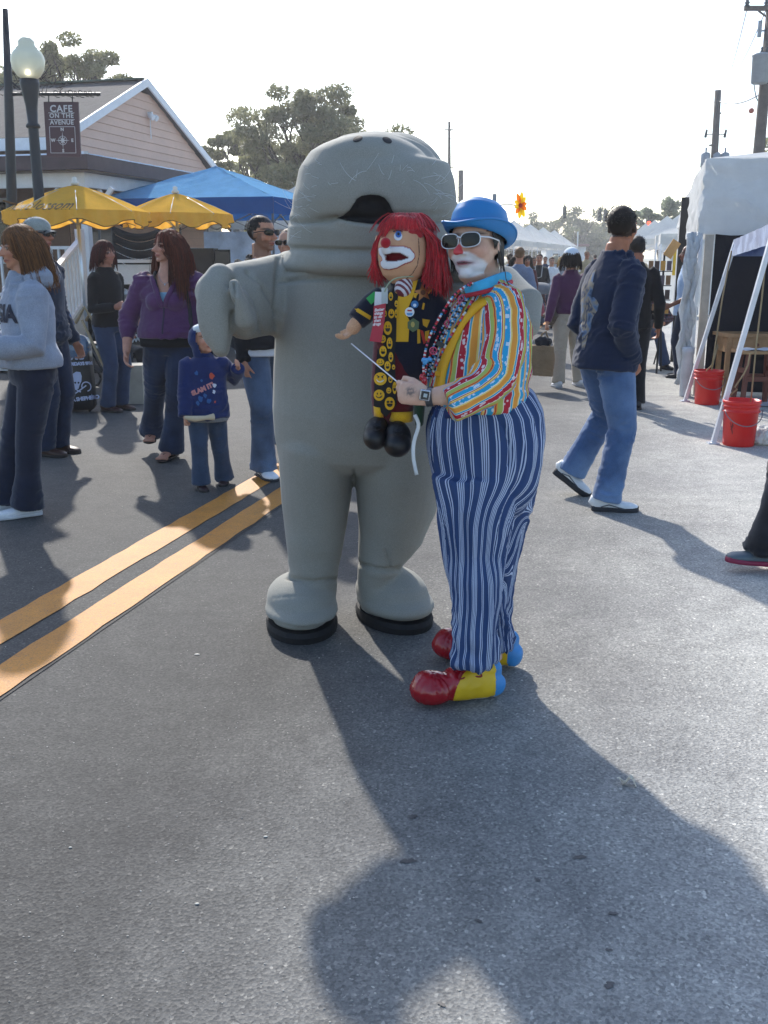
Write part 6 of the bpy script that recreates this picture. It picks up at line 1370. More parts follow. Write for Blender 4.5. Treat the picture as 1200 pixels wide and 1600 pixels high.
for i, (px, py, Y, fc_, tp, hr, lb) in enumerate(crowd):
    p = W(px, py, Y); Hh = min(1.86, max(1.5, p.z / .93)); r = random.Random(i)
    q = person(lb, p.x, Y, fc_, Hh, feet=((.06, r.uniform(-.05, .08)), (-.06, r.uniform(-.08, .05))), hands=((.12, r.uniform(.02, .14), .5 + r.uniform(0, .1)), (-.12, r.uniform(.02, .12), .5)), top=fabric('crowd_' + tp[1:], tp, .12), legmat=fabric('crowdleg%d' % (i % 4), ['#2b3448', '#8c8474', '#1c1c22', '#3f4a60'][i % 4], .12), hair=('bob' if i in (1, 2, 6, 7, 10) else 'short'), hairc=hr, res=.02, nfing=False, seed=100 + i, skin=['#b07a5e', '#c08f74', '#9a6a50'][i % 3], w=dict(waist=r.uniform(1, 1.25), hip=r.uniform(1, 1.12)), group='people strolling down the street', shoes=('#202024', '#16161a') if i % 2 else ('#9a9ca2', '#7a7c82'))
    if i == 3:
        m = M(); P_ = q['P']; m.tube([q['S'](.95, .05, .05), q['S'](.5, .04, .11), q['S'](.45, 0, .12), q['S'](.5, -.04, .11), q['S'](.95, -.05, .05)], .012, n=5); m.build('neck_strap', plain('strap_pale', '#9a9a98', .7), q['rt'])
        st2 = root('stroller', (p.x - .05, Y - .55, 0), 'stroller with grey hood carrying a child in red, pushed by the man in black', 'stroller'); c = Vector((p.x - .05, Y - .6, 0))
        for s in (-.22, .22):
            m = M(); m.tube([c + Vector((s, -.3, .1)), c + Vector((s, .1, .55)), c + Vector((s, .38, 1.0))], .016, n=6); m.build('frame', M_iron, st2)
            for yy in (-.3, .25):
                m = M(); m.tube([c + Vector((s, yy + .1 * math.cos(a), .1 + .1 * math.sin(a))) for a in [2 * math.pi * j / 12 for j in range(13)]], .02, n=5); m.build('wheel', M_blk, st2)
        m = M(); m.grid(lambda a, b: c + Vector((-.22 + .44 * a, .1 - .3 * math.sin(b * 1.6), .62 + .33 * math.cos(b * 1.3) * (1 - .1 * (2 * a - 1) ** 2))), 8, 6); m.build('hood', fabric('hood_grey', '#6a6c70', .15), st2, smooth=True)
        m = M(); m.box(c + Vector((0, .02, .42)), (.4, .3, .06)); m.build('seat', fabric('hood_grey', '#6a6c70', .15), st2)
        person('small child in red sitting in the stroller', c.x, c.y - .0, 0, .85, pel=(0, -.05, .06), feet=((.06, .30), (-.06, .30)), footz=(.22, .22), hands=((.12, .18, .58), (-.12, .18, .58)), top=fabric('crowd_5a3030', '#5a3030', .12), legmat=fabric('red_leg', '#a04a54', .1), hair='short', res=.018, nfing=False, seed=140, skin='#b07a5e', hh=.17)
# ================================================================== tools for the close figures
def row(xl, xr, py, Y): a, b = W(xl, py, Y), W(xr, py, Y); return (a + b) / 2, (b - a).length / 2
def rows(m, L, n=28, pw=2.0, cap='round', hint=(0, 1, 0)):
    """L: (py, xl, xr, Y, half depth) top to bottom or bottom to top"""
    R_ = [row(xl, xr, py, Y) for py, xl, xr, Y, d in L]; m.tube([p for p, _ in R_], [w for _, w in R_], [l[4] for l in L], n=n, pw=pw, cap=cap, hint=hint)
def px_(V):
    V = np.asarray(V); z = V[:, 2] - HC; d = V[:, 1] * CT - z * ST; u = V[:, 1] * ST + z * CT; return 600 + F * V[:, 0] / d, 800 - F * u / d
def sdpoly(X, Y_, poly):
    """signed distance to polygon, positive inside"""
    P = np.array(poly, float); n = len(P); dm = np.full(len(X), 1e9); ins = np.zeros(len(X), bool)
    for i in range(n):
        a, b = P[i], P[(i + 1) % n]; e = b - a; t = np.clip(((X - a[0]) * e[0] + (Y_ - a[1]) * e[1]) / (e @ e), 0, 1); dm = np.minimum(dm, np.hypot(X - a[0] - t * e[0], Y_ - a[1] - t * e[1]))
        c = (a[1] > Y_) != (b[1] > Y_); xi = (b[0] - a[0]) * (Y_ - a[1]) / (b[1] - a[1] + 1e-12) + a[0]; ins ^= c & (X < xi)
    return np.where(ins, dm, -dm)
def sdline(X, Y_, pts):
    dm = np.full(len(X), 1e9)
    for a, b in zip(pts[:-1], pts[1:]):
        a = np.array(a, float); e = np.array(b, float) - a; t = np.clip(((X - a[0]) * e[0] + (Y_ - a[1]) * e[1]) / (e @ e), 0, 1); dm = np.minimum(dm, np.hypot(X - a[0] - t * e[0], Y_ - a[1] - t * e[1]))
    return dm
CAMP = Vector((0, 0, HC))
def hitpx(tree, px, py, off=.002, start=.5):
    a, y, c = ray(px, py); d = Vector((a, y, c)).normalized(); h = tree.ray_cast(CAMP + d * start, d)
    return (h[0] - d * off) if h[0] is not None else None
def patch(name, poly, tree, mat, parent, off=.002, sub_=2, Yd=3.3, thick=0):
    """a flat piece cut to an outline and laid on a surface"""
    bm = bmesh.new(); bm.faces.new([bm.verts.new((x, y, 0)) for x, y in poly]); bmesh.ops.triangulate(bm, faces=bm.faces[:])
    mx = max(e.calc_length() for e in bm.edges) / (2 ** sub_)
    for _ in range(sub_ + 2):
        L = [e for e in bm.edges if e.calc_length() > max(mx, 3)]
        if not L: break
        bmesh.ops.subdivide_edges(bm, edges=L, cuts=1); bmesh.ops.triangulate(bm, faces=[f for f in bm.faces if len(f.verts) > 3])
    V = []; last = None
    for v in bm.verts:
        h = hitpx(tree, v.co.x, v.co.y, off); V.append(h if h is not None else None)
    fs = [tuple(v.index for v in f.verts) for f in bm.faces]; bm.free()
    keep = [all(V[i] is not None for i in f) and max((V[i] - V[j]).length for i in f for j in f) < .06 for f in fs]
    V = np.array([tuple(v) if v is not None else (0, 0, 0) for v in V]); V, fs, _ = sub(V, fs, keep)
    if not len(fs): return None
    return mkobj(name, V, fs, mat, parent, True)
def ribbon(name, pts, wpx, tree, mat, parent, off=.003, n=24, pieces=None):
    """a strap of real width laid along a path on a surface"""
    P = [Vector((*p, 0)) for p in pts]; S = []
    for i in range(n + 1):
        t = i / n * (len(P) - 1); k = min(int(t), len(P) - 2); f = t - k
        p0, p1, p2, p3 = P[max(k - 1, 0)], P[k], P[k + 1], P[min(k + 2, len(P) - 1)]
        S.append(.5 * ((2 * p1) + (p2 - p0) * f + (2 * p0 - 5 * p1 + 4 * p2 - p3) * f * f + (3 * p1 - p0 - 3 * p2 + p3) * f ** 3))
    V, ok = [], []
    for i, p in enumerate(S):
        d = (S[min(i + 1, n)] - S[max(i - 1, 0)]).normalized(); nn = Vector((-d.y, d.x, 0)); w = wpx if np.isscalar(wpx) else wpx[0] + (wpx[1] - wpx[0]) * i / n
        for s in (-.5, 0, .5):
            h = hitpx(tree, p.x + nn.x * s * w, p.y + nn.y * s * w, off); V.append(h if h is not None else None)
    fs = [(3 * i + j, 3 * i + j + 1, 3 * i + j + 4, 3 * i + j + 3) for i in range(n) for j in (0, 1)]
    keep = [all(V[q] is not None for q in f) and max((V[a] - V[b]).length for a in f for b in f) < .12 for f in fs]
    V = np.array([tuple(v) if v is not None else (0, 0, 0) for v in V]); V, fs, _ = sub(V, fs, keep)
    o = mkobj(name, V, fs, mat, parent, True); md = o.modifiers.new('t', 'SOLIDIFY'); md.thickness = .003; md.offset = 0; return o
def snap(V, sdf, cond, thr, poly):
    """slide vertices that lie within thr picture pixels of an outline onto it, so that a cut follows it cleanly"""
    X, Y_ = px_(V); s0 = sdpoly(X, Y_, poly); gx_ = sdpoly(X + .5, Y_, poly) - sdpoly(X - .5, Y_, poly); gy_ = sdpoly(X, Y_ + .5, poly) - sdpoly(X, Y_ - .5, poly); g = np.hypot(gx_, gy_) + 1e-6
    m_ = cond & (np.abs(s0) < thr); k_ = (V[:, 1] * CT - (V[:, 2] - HC) * ST) / F; V = V.copy(); V[m_, 0] -= (s0 * gx_ / g * k_)[m_]; V[m_, 2] += (s0 * gy_ / g * k_)[m_] * CT; return V
def catm(pts, n):
    P = [Vector(p) for p in pts]; S = []
    for i in range(n + 1):
        t = i / n * (len(P) - 1); k = min(int(t), len(P) - 2); f = t - k; p0, p1, p2, p3 = P[max(k - 1, 0)], P[k], P[k + 1], P[min(k + 2, len(P) - 1)]
        S.append(.5 * ((2 * p1) + (p2 - p0) * f + (2 * p0 - 5 * p1 + 4 * p2 - p3) * f * f + (3 * p1 - p0 - 3 * p2 + p3) * f ** 3))
    return S
def wbones(V): return V

# ================================================================== MANATEE COSTUME
man = root('manatee_costume', G(545, 960), 'tall inflated grey manatee costume standing upright beside the clown', 'mascot costume')
M_mg = fabric('manatee_grey', '#908f87', .07, 2.2, .16, 500, sheen=.12, rough=.8)
body = M(); YB = 4.0
rows(body, [(430, 436, 714, YB, .30), (460, 434, 716, YB, .31), (520, 431, 713, YB, .32), (580, 428, 710, YB, .33), (640, 427, 704, YB, .33), (680, 430, 700, YB, .31), (706, 434, 693, YB, .28), (722, 442, 686, YB, .22), (732, 465, 662, YB, .14)], n=40, pw=2.3, cap='flat')
rows(body, [(395, 450, 706, YB, .28), (435, 444, 708, YB, .28)], n=36, pw=2.2)
rows(body, [(690, 434, 562, YB, .29), (740, 437, 553, YB, .265), (790, 441, 546, YB - .02, .215), (840, 447, 538, YB - .03, .17), (885, 453, 529, YB - .03, .145), (925, 456, 526, YB - .03, .13), (955, 460, 522, YB - .03, .11)], n=28)
rows(body, [(690, 550, 698, YB, .29), (740, 554, 692, YB, .265), (790, 557, 682, YB, .215), (835, 559, 660, YB, .17), (872, 559, 630, YB, .145), (905, 558, 622, YB, .12), (940, 562, 620, YB, .11)], n=28)
def mfoot(m, cx, cy, Y, hw, ang, k=1.0):
    R = Matrix.Rotation(ang, 3, 'Z'); c = Vector((W(cx, cy, Y).x, Y, 0))
    m.ell(c + Vector((0, 0, .115)) + R @ Vector((0, .0, 0)), (hw * .97, .20, .105), R=R, n=28); m.ell(c + Vector((0, 0, .085)) + R @ Vector((0, -.03, 0)), (hw * 1.02, .22, .06), R=R, n=28); return c, R
f1 = mfoot(body, 471, 940, 3.93, .150, .10); f2 = mfoot(body, 612, 930, 4.02, .150, .45)
# head: lower jaw, muzzle and the bulk behind
rows(body, [(428, 452, 708, YB, .28), (400, 448, 712, 3.98, .29), (375, 449, 716, 3.96, .32), (352, 452, 717, 3.94, .33), (338, 458, 714, 3.95, .31)], n=36, pw=2.25)
rows(body, [(346, 466, 706, 3.93, .30), (336, 458, 713, 3.93, .345), (316, 457, 713, 3.93, .36), (294, 458, 710, 3.93, .36), (275, 461, 702, 3.93, .35), (259, 468, 690, 3.93, .33), (247, 485, 675, 3.93, .325), (236, 499, 662, 3.93, .31), (227, 516, 646, 3.93, .285), (221, 534, 628, 3.93, .25), (217, 556, 606, 3.93, .19)], n=40, pw=2.15, cap='flat')
c = W(632, 330, 4.2); zt_ = W(625, 207, 4.2).z; body.ell((c.x - .03, 4.2, c.z + .06), (.215, .28, zt_ - c.z - .06), n=36)
body.tube([W(646, 290, 4.2), W(664, 340, 4.22), W(670, 400, 4.2)], [.11, .15, .155], [.2, .24, .22], n=24, cap='round')
# right flipper of the costume, mitten hanging
body.tube([W(470, 455, 4.02), W(440, 450, 3.97), W(408, 470, 3.88), W(380, 475, 3.78), W(350, 474, 3.72)], [.115, .130, .138, .135, .115], [.12, .125, .115, .10, .085], n=24, cap='round')
body.tube([W(335, 458, 3.69), W(365, 452, 3.76), W(405, 452, 3.88), W(440, 445, 3.97)], [.075, .095, .115, .12], [.07, .08, .1, .11], n=20, cap='round')
mit = M(); rows(mit, [(434, 322, 366, 3.69, .06), (447, 312, 366, 3.68, .07), (462, 309, 366, 3.67, .075), (485, 308, 365, 3.66, .075), (510, 311, 365, 3.65, .07), (530, 319, 363, 3.64, .06), (545, 331, 359, 3.63, .045)], n=24, pw=2.4)
body.v += [v for v in mit.v]; 
for fc in mit.f: body.f.append(tuple(i + body.k for i in fc)); body.mi.append(0)
body.k += mit.k
body.tube([W(366, 444, 3.60), W(371, 466, 3.575), W(384, 498, 3.60)], [.020, .025, .042], [.026, .034, .045], n=14, cap='round')
body.tube([W(372, 470, 3.66), W(382, 500, 3.68), W(384, 512, 3.7)], [.045, .052, .04], [.05, .055, .04], n=16, cap='round')
# other arm, round the shoulders of the clown
body.tube([W(690, 455, 4.0), W(735, 450, 3.86), W(785, 455, 3.66), W(818, 478, 3.52), W(822, 510, 3.46)], [.11, .10, .09, .075, .05], [.11, .10, .08, .06, .04], n=22, cap='round')
V, f = fuse(body, .0095, 5, .6)
# neck roll as its own soft ring, joined afterwards
N = normals(V, f); X, Y_ = px_(V); fr = smst(-N[:, 1], -.2, .3)
inb = (X > 425) & (X < 725)
roll = np.exp(-((Y_ - 413) / 15) ** 2) * .030 - np.exp(-((Y_ - 390 - 2 * np.sin(X / 40)) / 3.2) ** 2) * .020 - np.exp(-((Y_ - 437 - .00035 * (X - 575) ** 2 + 5) / 3.4) ** 2) * .022
notarm = smst(X, 432, 446) ; D = roll * inb * np.where(V[:, 1] > 3.3, 1, 0) * notarm
mouth = [(526, 341), (536, 337), (546, 329), (552, 320), (557, 311), (565, 306), (578, 304), (592, 305), (601, 309), (608, 318), (613, 329), (619, 337), (632, 345), (616, 348), (596, 350), (574, 349), (552, 346), (538, 343)]
V = snap(V, None, (fr > .1) & (V[:, 1] < 3.8) & (X > 500), 2.3, mouth); X, Y_ = px_(V); sd = sdpoly(X, Y_, mouth); fm_ = fr * (V[:, 1] < 3.95) * (X > 500) * (X < 660)
V2 = V + N * D[:, None]
crease = sdline(X, Y_, [(454, 346), (480, 347), (505, 344), (527, 341)]); crease2 = sdline(X, Y_, [(630, 345), (660, 347), (712, 346)])
V2 = V2 - N * (fr * (V[:, 1] < 4.1) * (.024 * np.exp(-(crease / 3.0) ** 2) + .024 * np.exp(-(crease2 / 3.0) ** 2)))[:, None]
V2 = V2 - N * (fr * .010 * np.exp(-((X - 578) / 9) ** 2) * smst(Y_, 235, 290) * (Y_ < 320))[:, None]
lip = np.exp(-(sdline(X, Y_, [(530, 347), (552, 352), (575, 355), (600, 355), (625, 351)]) / 5) ** 2); V2 = V2 + N * (fr * .012 * lip * (V[:, 1] < 4))[:, None]
V2[:, 1] += .030 * smst(sd, -1.5, 8) * fm_
# soft creases: shoulder, ankles, crotch
def crs(pts, w, a, cond): 
    global V2
    V2 = V2 - N * (a * np.exp(-(sdline(X, Y_, pts) / w) ** 2) * fr * cond)[:, None]
crs([(436, 405), (433, 440), (432, 512)], 3.5, .018, 1); crs([(386, 425), (408, 445), (425, 470), (433, 492)], 3, .014, V[:, 1] < 3.95); crs([(392, 478), (402, 500), (409, 520)], 2.2, .009, 1)
crs([(365, 440), (363, 470), (362, 540)], 2.6, .022, V[:, 1] < 3.85); crs([(397, 432), (408, 446)], 5, -.008, 1)
crs([(450, 903), (490, 909), (532, 904)], 2.6, .022, 1); crs([(553, 876), (585, 890), (622, 890)], 2.6, .020, 1); crs([(602, 860), (610, 886)], 2.2, .010, 1); crs([(560, 880), (612, 893), (622, 884)], 2, .01, 1)
crs([(553, 735), (552, 780), (549, 840)], 2.2, .012, 1)
crs([(418, 968), (440, 976), (470, 982), (500, 978), (527, 968)], 1.8, .007, 1); crs([(555, 950), (590, 968), (630, 975), (676, 968)], 1.8, .007, 1)
crs([(425, 935), (450, 932), (480, 931), (526, 936)], 1.3, .003, 1); crs([(452, 932), (450, 965)], 1.3, .003, 1); crs([(561, 915), (600, 925), (650, 922)], 1.3, .003, 1)
V2 = V2 + N * (.0035 * (vnoise(V * 6, 3) - .5) + .004 * ridge(np.stack([V[:, 0] * 5, V[:, 1] * 5, V[:, 2] * 16], 1), 5) * smst(V[:, 2], .55, .25) * (V[:, 2] > .22))[:, None]
cen = fcent(V2, f); cx, cy = px_(fcent(V, f)); inm = (sdpoly(cx, cy, mouth) > .2) & (fcent(V, f)[:, 1] < 3.8) & (cx > 500)
Vb, fb = V2, f; mkobj('body', Vb, fb, M_mg, man); mtree = bvh(Vb, fb)
patch('mouth', [(x_, y_) for x_, y_ in mouth], mtree, plain('mouth_black', '#141418', .95), man, .006, 4)
for (x, y, a) in ((559, 217, -.35), (605, 219, .45)):
    pl = [(x + 8.0 * math.cos(t) * math.cos(a) - 4.6 * math.sin(t) * math.sin(a), y + 8.0 * math.cos(t) * math.sin(a) + 4.6 * math.sin(t) * math.cos(a)) for t in [2 * math.pi * i / 16 for i in range(16)]]
    patch('nostril', pl, mtree, plain('nostril_black', '#101014', .7), man, .003)
for (cF, R), hw in ((f1, .150), (f2, .150)):
    m = M(); pts = []
    nS = 40; V0 = []; 
    for zz, k_ in ((0, .95), (.026, .97), (.045, .93)):
        for j in range(nS):
            a = 2 * math.pi * j / nS; V0.append(tuple(cF + R @ Vector((hw * 1.03 * k_ * math.cos(a), -.02 + .232 * k_ * math.sin(a), 0)) + Vector((0, 0, zz))))
    m.add(V0, [(i * nS + j, i * nS + (j + 1) % nS, (i + 1) * nS + (j + 1) % nS, (i + 1) * nS + j) for i in (0, 1) for j in range(nS)] + [tuple(range(nS - 1, -1, -1)), tuple(2 * nS + j for j in range(nS))])
    m.build('sole', plain('rubber_black', '#141417', .8, bump=.3), man, smooth=False)
m = M(); r = random.Random(4)
for i in range(80):
    s = r.random()
    if s < .42: x, y = r.gauss(468, 14), r.gauss(322, 17)
    elif s < .6: x, y = r.gauss(500, 16), r.gauss(270, 12)
    elif s < .85: x, y = r.gauss(676, 20), r.gauss(290, 28)
    else: x, y = r.uniform(540, 640), r.gauss(275, 10)
    h_ = hitpx(mtree, x, y, 0)
    if h_ is None or h_.y > 4.1: continue
    a = r.uniform(2.6, 3.9) if x < 540 else r.uniform(-.9, .5) if x > 640 else r.uniform(-3.1, 0); L = r.uniform(.012, .045) if r.random() < .8 else .085; out = Vector((math.cos(a) * .8, -.55, -math.sin(a) * .35)); q = h_; pts = [q]
    cv = r.uniform(-1.4, 1.4)
    for j in range(6): out = (out + Vector((0, .02, cv * .16 + .03))).normalized(); q = q + out * L / 6; pts.append(q)
    m.tube(pts, [.0006, .0006, .00055, .0005, .00045, .0004, .0003], n=4)
o = m.build('whiskers', plain('whisker', '#d8dadd', .3), man); o['kind'] = 'stuff'

# ================================================================== HAND PUPPET
pup = root('clown_puppet', W(615, 713, 3.33), 'hand puppet clown with long red yarn hair, dark jacket and smiley face tie', 'puppet')
YP = 3.34
h_ = M(); 
rows(h_, [(350, 616, 640, YP + .01, .03), (355, 602, 652, YP + .01, .06), (364, 596, 660, YP, .075), (380, 591, 667, YP, .088), (398, 590, 668, YP, .09), (415, 592, 666, YP, .088), (430, 598, 660, YP, .075), (442, 610, 648, YP, .05), (450, 620, 636, YP, .02)], n=30, cap='flat')
h_.tube([W(604, 392, 3.26), W(601, 386, 3.25)], .012, n=10, cap='round')
V, f = fuse(h_, .0028, 4); N = normals(V, f); X, Y_ = px_(V)
pm_ = [(600, 395.6), (612, 394.4), (625, 395), (640, 402.5), (630, 406.3), (616, 408.8), (605, 408.8), (603.1, 405), (603.7, 401)]
lipo = [(591.9, 387.5), (597.5, 385.6), (612.5, 384.4), (630, 384.4), (640, 388), (647.5, 396.3), (648.1, 402.5), (642.5, 408.8), (632.5, 412.5), (620, 418.8), (608.8, 421.3), (600, 420), (595.6, 415), (595, 408.8), (598.1, 406.3), (597, 402), (593.1, 397.5)]
fr = smst(-N[:, 1], .0, .3); sd = sdpoly(X, Y_, pm_); sl2 = sdpoly(X, Y_, lipo)
V = V - N * 0; V[:, 1] += .035 * smst(sd, -.5, 3) * fr; V = V + N * (.005 * smst(sl2, -1, 2) * fr * (sd < .5))[:, None]
skc = np.tile(np.array(lin('#c99a78')), (len(V), 1)); skc[(sl2 > 0) & (fr > .2)] = lin('#d9dade'); skc[(sd > .4) & (fr > .2)] = lin('#7d1620'); ln = (np.abs(sl2) < .9) & (fr > .2); skc[ln] = lin('#9c2430')
skc[(np.abs(sdline(X, Y_, [(654, 372), (655, 398), (652, 415), (644, 428), (634, 436)])) < .55) & (fr > 0)] = lin('#4a3226')
mkobj('head', V, f, colattr('puppet_cloth', .85, bump=.2, bscale=300, var=.04), pup, attrs={'Col': skc}); ptree = bvh(V, f)
m = M(); m.ell(W(602.5, 379.5, 3.235), (.0165, .0165, .0165), n=18); m.build('nose', fabric('nose_red', '#a81a28', .08, 30), pup, smooth=True)
def pe(cx, cy, rx, ry, n=14, a0=0): return [(cx + rx * math.cos(2 * math.pi * i / n + a0), cy + ry * math.sin(2 * math.pi * i / n + a0)) for i in range(n)]
def ppatch(nm, pl, hexc, off, tree=None, par=None, sub_=1): return patch(nm, pl, tree or ptree, plain('felt_' + hexc[1:], hexc, .8, var=.05), par or pup, off, sub_)
ppatch('eye', pe(622, 369, 6.6, 6.8), '#dfe2e8', .0025); ppatch('iris', pe(622.5, 366, 4.8, 5.4), '#3c6cb8', .004); ppatch('pupil', pe(622.5, 365.5, 2.1, 2.4), '#10131c', .0055)
ppatch('eye', pe(601, 363, 1.8, 6.2), '#cfd2d8', .0025); ppatch('iris', pe(600.6, 364, 1.1, 3.8), '#23324e', .004)
ppatch('eyebrow', [(614, 361), (620, 358.6), (628, 360.5), (630, 363), (627, 362), (620, 360.6), (615, 363)], '#23283a', .003)
m = M(); m.ell(W(659.5, 385, 3.335), (.0115, .022, .031), n=18); m.build('ear', fabric('puppet_skin', '#c99a78', .05), pup, smooth=True); m = M(); m.ell(W(588.5, 381, 3.36), (.006, .02, .028), n=14); m.build('ear', fabric('puppet_skin', '#c99a78', .05), pup, smooth=True)
# yarn hair
rs = np.random.RandomState(4); m = M(); CC = []; cA, cB = np.array(lin('#8c0f18')), np.array(lin('#d42030'))
hm_ = M(); rows(hm_, [(343, 630, 648, YP + .05, .03), (350, 606, 672, YP + .05, .085), (366, 598, 682, YP + .065, .09), (395, 612, 686, YP + .085, .085), (425, 625, 690, YP + .085, .07)], n=24, cap='flat'); rows(hm_, [(343, 626, 646, YP + .01, .03), (347, 612, 658, YP + .01, .06), (354, 600, 668, YP + .01, .085), (360, 597, 671, YP + .015, .088)], n=24, cap='flat'); V, f = fuse(hm_, .005, 2)
k0 = len(V); hv = V + normals(V, f) * (.004 * ridge(np.stack([V[:, 0] * 90, V[:, 1] * 60, V[:, 2] * 20], 1), 2))[:, None]; m.add(hv, f); CC.append(np.tile(cA * .75 + cB * .25, (k0, 1)))
def yarn(pts, r=.0015):
    k0 = m.k; m.tube(pts, [r] * (len(pts) - 1) + [r * .5], n=5); q = rs.uniform(0, 1); CC.append(np.tile(cA * (1 - q) + cB * q, (m.k - k0, 1)))
for i in range(420):          # fringe sweeping over the forehead
    t = rs.uniform(0, 1); x0 = 630 + rs.normal(0, 6); x1 = 593 + 68 * t + rs.normal(0, 1.5); y1 = (369 if t < .12 else 357 + 14 * abs(t - .35) ** 1.2) + rs.normal(0, 1.6)
    P0 = W(x0, 342 + rs.normal(0, 1.5), YP - .0); P2 = W(x1, y1, YP - .088 + .07 * abs(t - .4)); Pm = P0.lerp(P2, .55) + Vector((0, -.035, .022)); yarn(catm([P0, Pm, P2], 6))
for i in range(900):          # long fall on the right
    t = rs.uniform(0, 1); x0 = 640 + 30 * t; P0 = W(640 + rs.normal(0, 6), 341 + rs.uniform(0, 4), YP + rs.uniform(-.03, .06)); P1 = W(662 + 24 * t, 362 + 12 * t, YP + rs.uniform(-.05, .08)); P2 = W(668 + 28 * t + rs.normal(0, 2), 400, YP + rs.uniform(-.06, .09)); P3 = W(660 + 41 * t + rs.normal(0, 4), 438 + rs.normal(0, 9) + 14 * t, YP + rs.uniform(-.08, .09)); yarn(catm([P0, P1, P2, P3], 9))
for i in range(380):          # shorter fall on the left
    t = rs.uniform(0, 1); P0 = W(615 + rs.normal(0, 5), 346 + rs.uniform(0, 5), YP + rs.uniform(-.02, .06)); P1 = W(596 - 4 * t, 366, YP + rs.uniform(.0, .06)); P2 = W(588 - 6 * t + rs.normal(0, 1.5), 400, YP + rs.uniform(.0, .06)); P3 = W(580 + 22 * t + rs.normal(0, 3.5), 434 + rs.normal(0, 7), YP + rs.uniform(.0, .06)); yarn(catm([P0, P1, P2, P3], 8))
for i in range(420):
    P0 = W(636 + rs.normal(0, 6), 339, YP + .01); a = rs.uniform(0, 6.28); q_ = rs.uniform(.6, 1.25); yarn(catm([P0, P0 + Vector((.03 * math.cos(a), .02 * math.sin(a), .010)) * q_, P0 + Vector((.062 * math.cos(a), .05 * math.sin(a), -.012)) * q_, P0 + Vector((.08 * math.cos(a), .07 * math.sin(a), -.04)) * q_], 6))
mkobj('yarn_hair', m.arr(), m.f, colattr('yarn', .7, bump=.1, var=.05, sheen=.3), pup, attrs={'Col': np.concatenate(CC)})
# jacket
j = M(); rows(j, [(441, 610, 652, YP + .01, .045), (450, 596, 676, YP + .01, .065), (475, 592, 686, YP + .015, .08), (510, 590, 688, YP + .02, .08), (540, 588, 684, YP + .02, .08), (566, 590, 680, YP + .02, .07)], n=30)
j.tube([W(600, 462, YP), W(582, 476, YP - .01), W(566, 492, YP - .02), W(556, 502, YP - .03)], [.038, .04, .038, .034], [.04, .04, .036, .03], n=16)
j.tube([W(672, 462, YP + .01), W(688, 490, YP + .01), W(694, 530, YP - .0), W(688, 556, YP - .01)], [.036, .04, .04, .036], n=16)
V, f = fuse(j, .006, 3); V = wrinkle(V, normals(V, f), [(W(640, 566, YP), W(640, 445, YP), .09), (W(600, 462, YP), W(556, 502, YP), .04), (W(680, 462, YP), W(690, 556, YP), .04)], .004, 3); jk = mkobj('jacket', V, f, fabric('puppet_navy', '#15182a', .15, 15), pup); jt = bvh(V, f)
def jp(nm, pl, hexc, off=.003, tree=None, par=None, sub_=2): return ppatch(nm, pl, hexc, off, tree or jt, par or pup, sub_)
# trousers
t_ = M(); rows(t_, [(530, 584, 660, YP + .01, .06), (580, 580, 652, YP + .01, .06), (620, 579, 648, YP + .01, .058), (640, 580, 647, YP + .01, .05)], n=24); V, f = fuse(t_, .006, 2); V = wrinkle(V, normals(V, f), [(W(615, 640, YP), W(615, 530, YP), .07)], .004, 6); mkobj('trousers', V, f, fabric('maroon_velvet', '#5c101c', .12, 12, sheen=.4), pup); tt_ = bvh(V, f)
m = M(); rows(m, [(634, 583, 604, YP, .045), (650, 584, 602, YP, .045)], cap='flat', n=16); m.build('cuff', fabric('cuff_yellow', '#d8a51c', .1), pup, smooth=True); m = M(); rows(m, [(642, 607, 646, YP - .01, .05), (657, 607, 645, YP - .01, .05)], cap='flat', n=18); m.build('cuff', fabric('cuff_yellow', '#d8a51c', .1), pup, smooth=True)
for (cx, cy, w_, h2, Y_c, a) in ((588, 676, 20, 27, 3.31, .25), (621, 686, 22, 29, 3.28, .05)):
    m = M(); c = W(cx, cy, Y_c); s = 1 / PM(cy, Y_c); R = Matrix.Rotation(a, 3, 'Y'); m.ell(c, (w_ * s, .055, h2 * s), R=R, n=24); m.ell(c + R @ Vector((0, -.03, -.012)), (w_ * s * .98, .06, h2 * s * .7), R=R, n=24); V, f = fuse(m, .005, 2); sh_ = mkobj('shoe', V, f, plain('puppet_shoe', '#0e0e12', .45, bump=.1), pup)
    st_ = bvh(V, f)
    for k_ in range(3): m = M(); y0 = cy - h2 * .62 + k_ * 6; p = [hitpx(st_, cx - 7, y0 - 2, .001), hitpx(st_, cx, y0 + 1, .003), hitpx(st_, cx + 7, y0 - 2, .001)]; (m.tube(p, .0018, n=5), m.build('lace', plain('puppet_lace', '#1f2026', .6), sh_)) if all(q is not None for q in p) else None
# yellow lapel, striped shirt, tie with faces
m = M(); rows(m, [(432, 620, 644, YP - .03, .03), (452, 616, 646, YP - .045, .03)], n=16); k = NT('striped_neck'); P = k.coord(); wv = k.n('TexWave', i_Scale=26.0, bands_direction='DIAGONAL'); k.l(P, wv.inputs[0]); k.base(k.ramp(wv.outputs['Fac'], [(.45, lin('#6a2433')), (.55, lin('#c9c6cc'))])); m.build('shirt', k.m, pup, smooth=True)
jp('lapel', [(618, 534), (638, 534), (640, 501), (634, 490), (646, 462), (653, 437), (643, 440), (633, 446), (623, 457), (618, 490)], '#d2a01a', .006)
tie = jp('tie', [(608, 443), (622, 441), (620, 480), (619, 530), (617, 546)] + [(590, 548), (596, 510), (603, 470)], '#141216', .010)
tie2 = patch('tie', [(590, 546), (617, 544), (618, 590), (620, 632), (603, 652), (584, 634), (585, 590)], tt_, plain('felt_#141216', '#141216', .8, var=.05), pup, .012, 2)
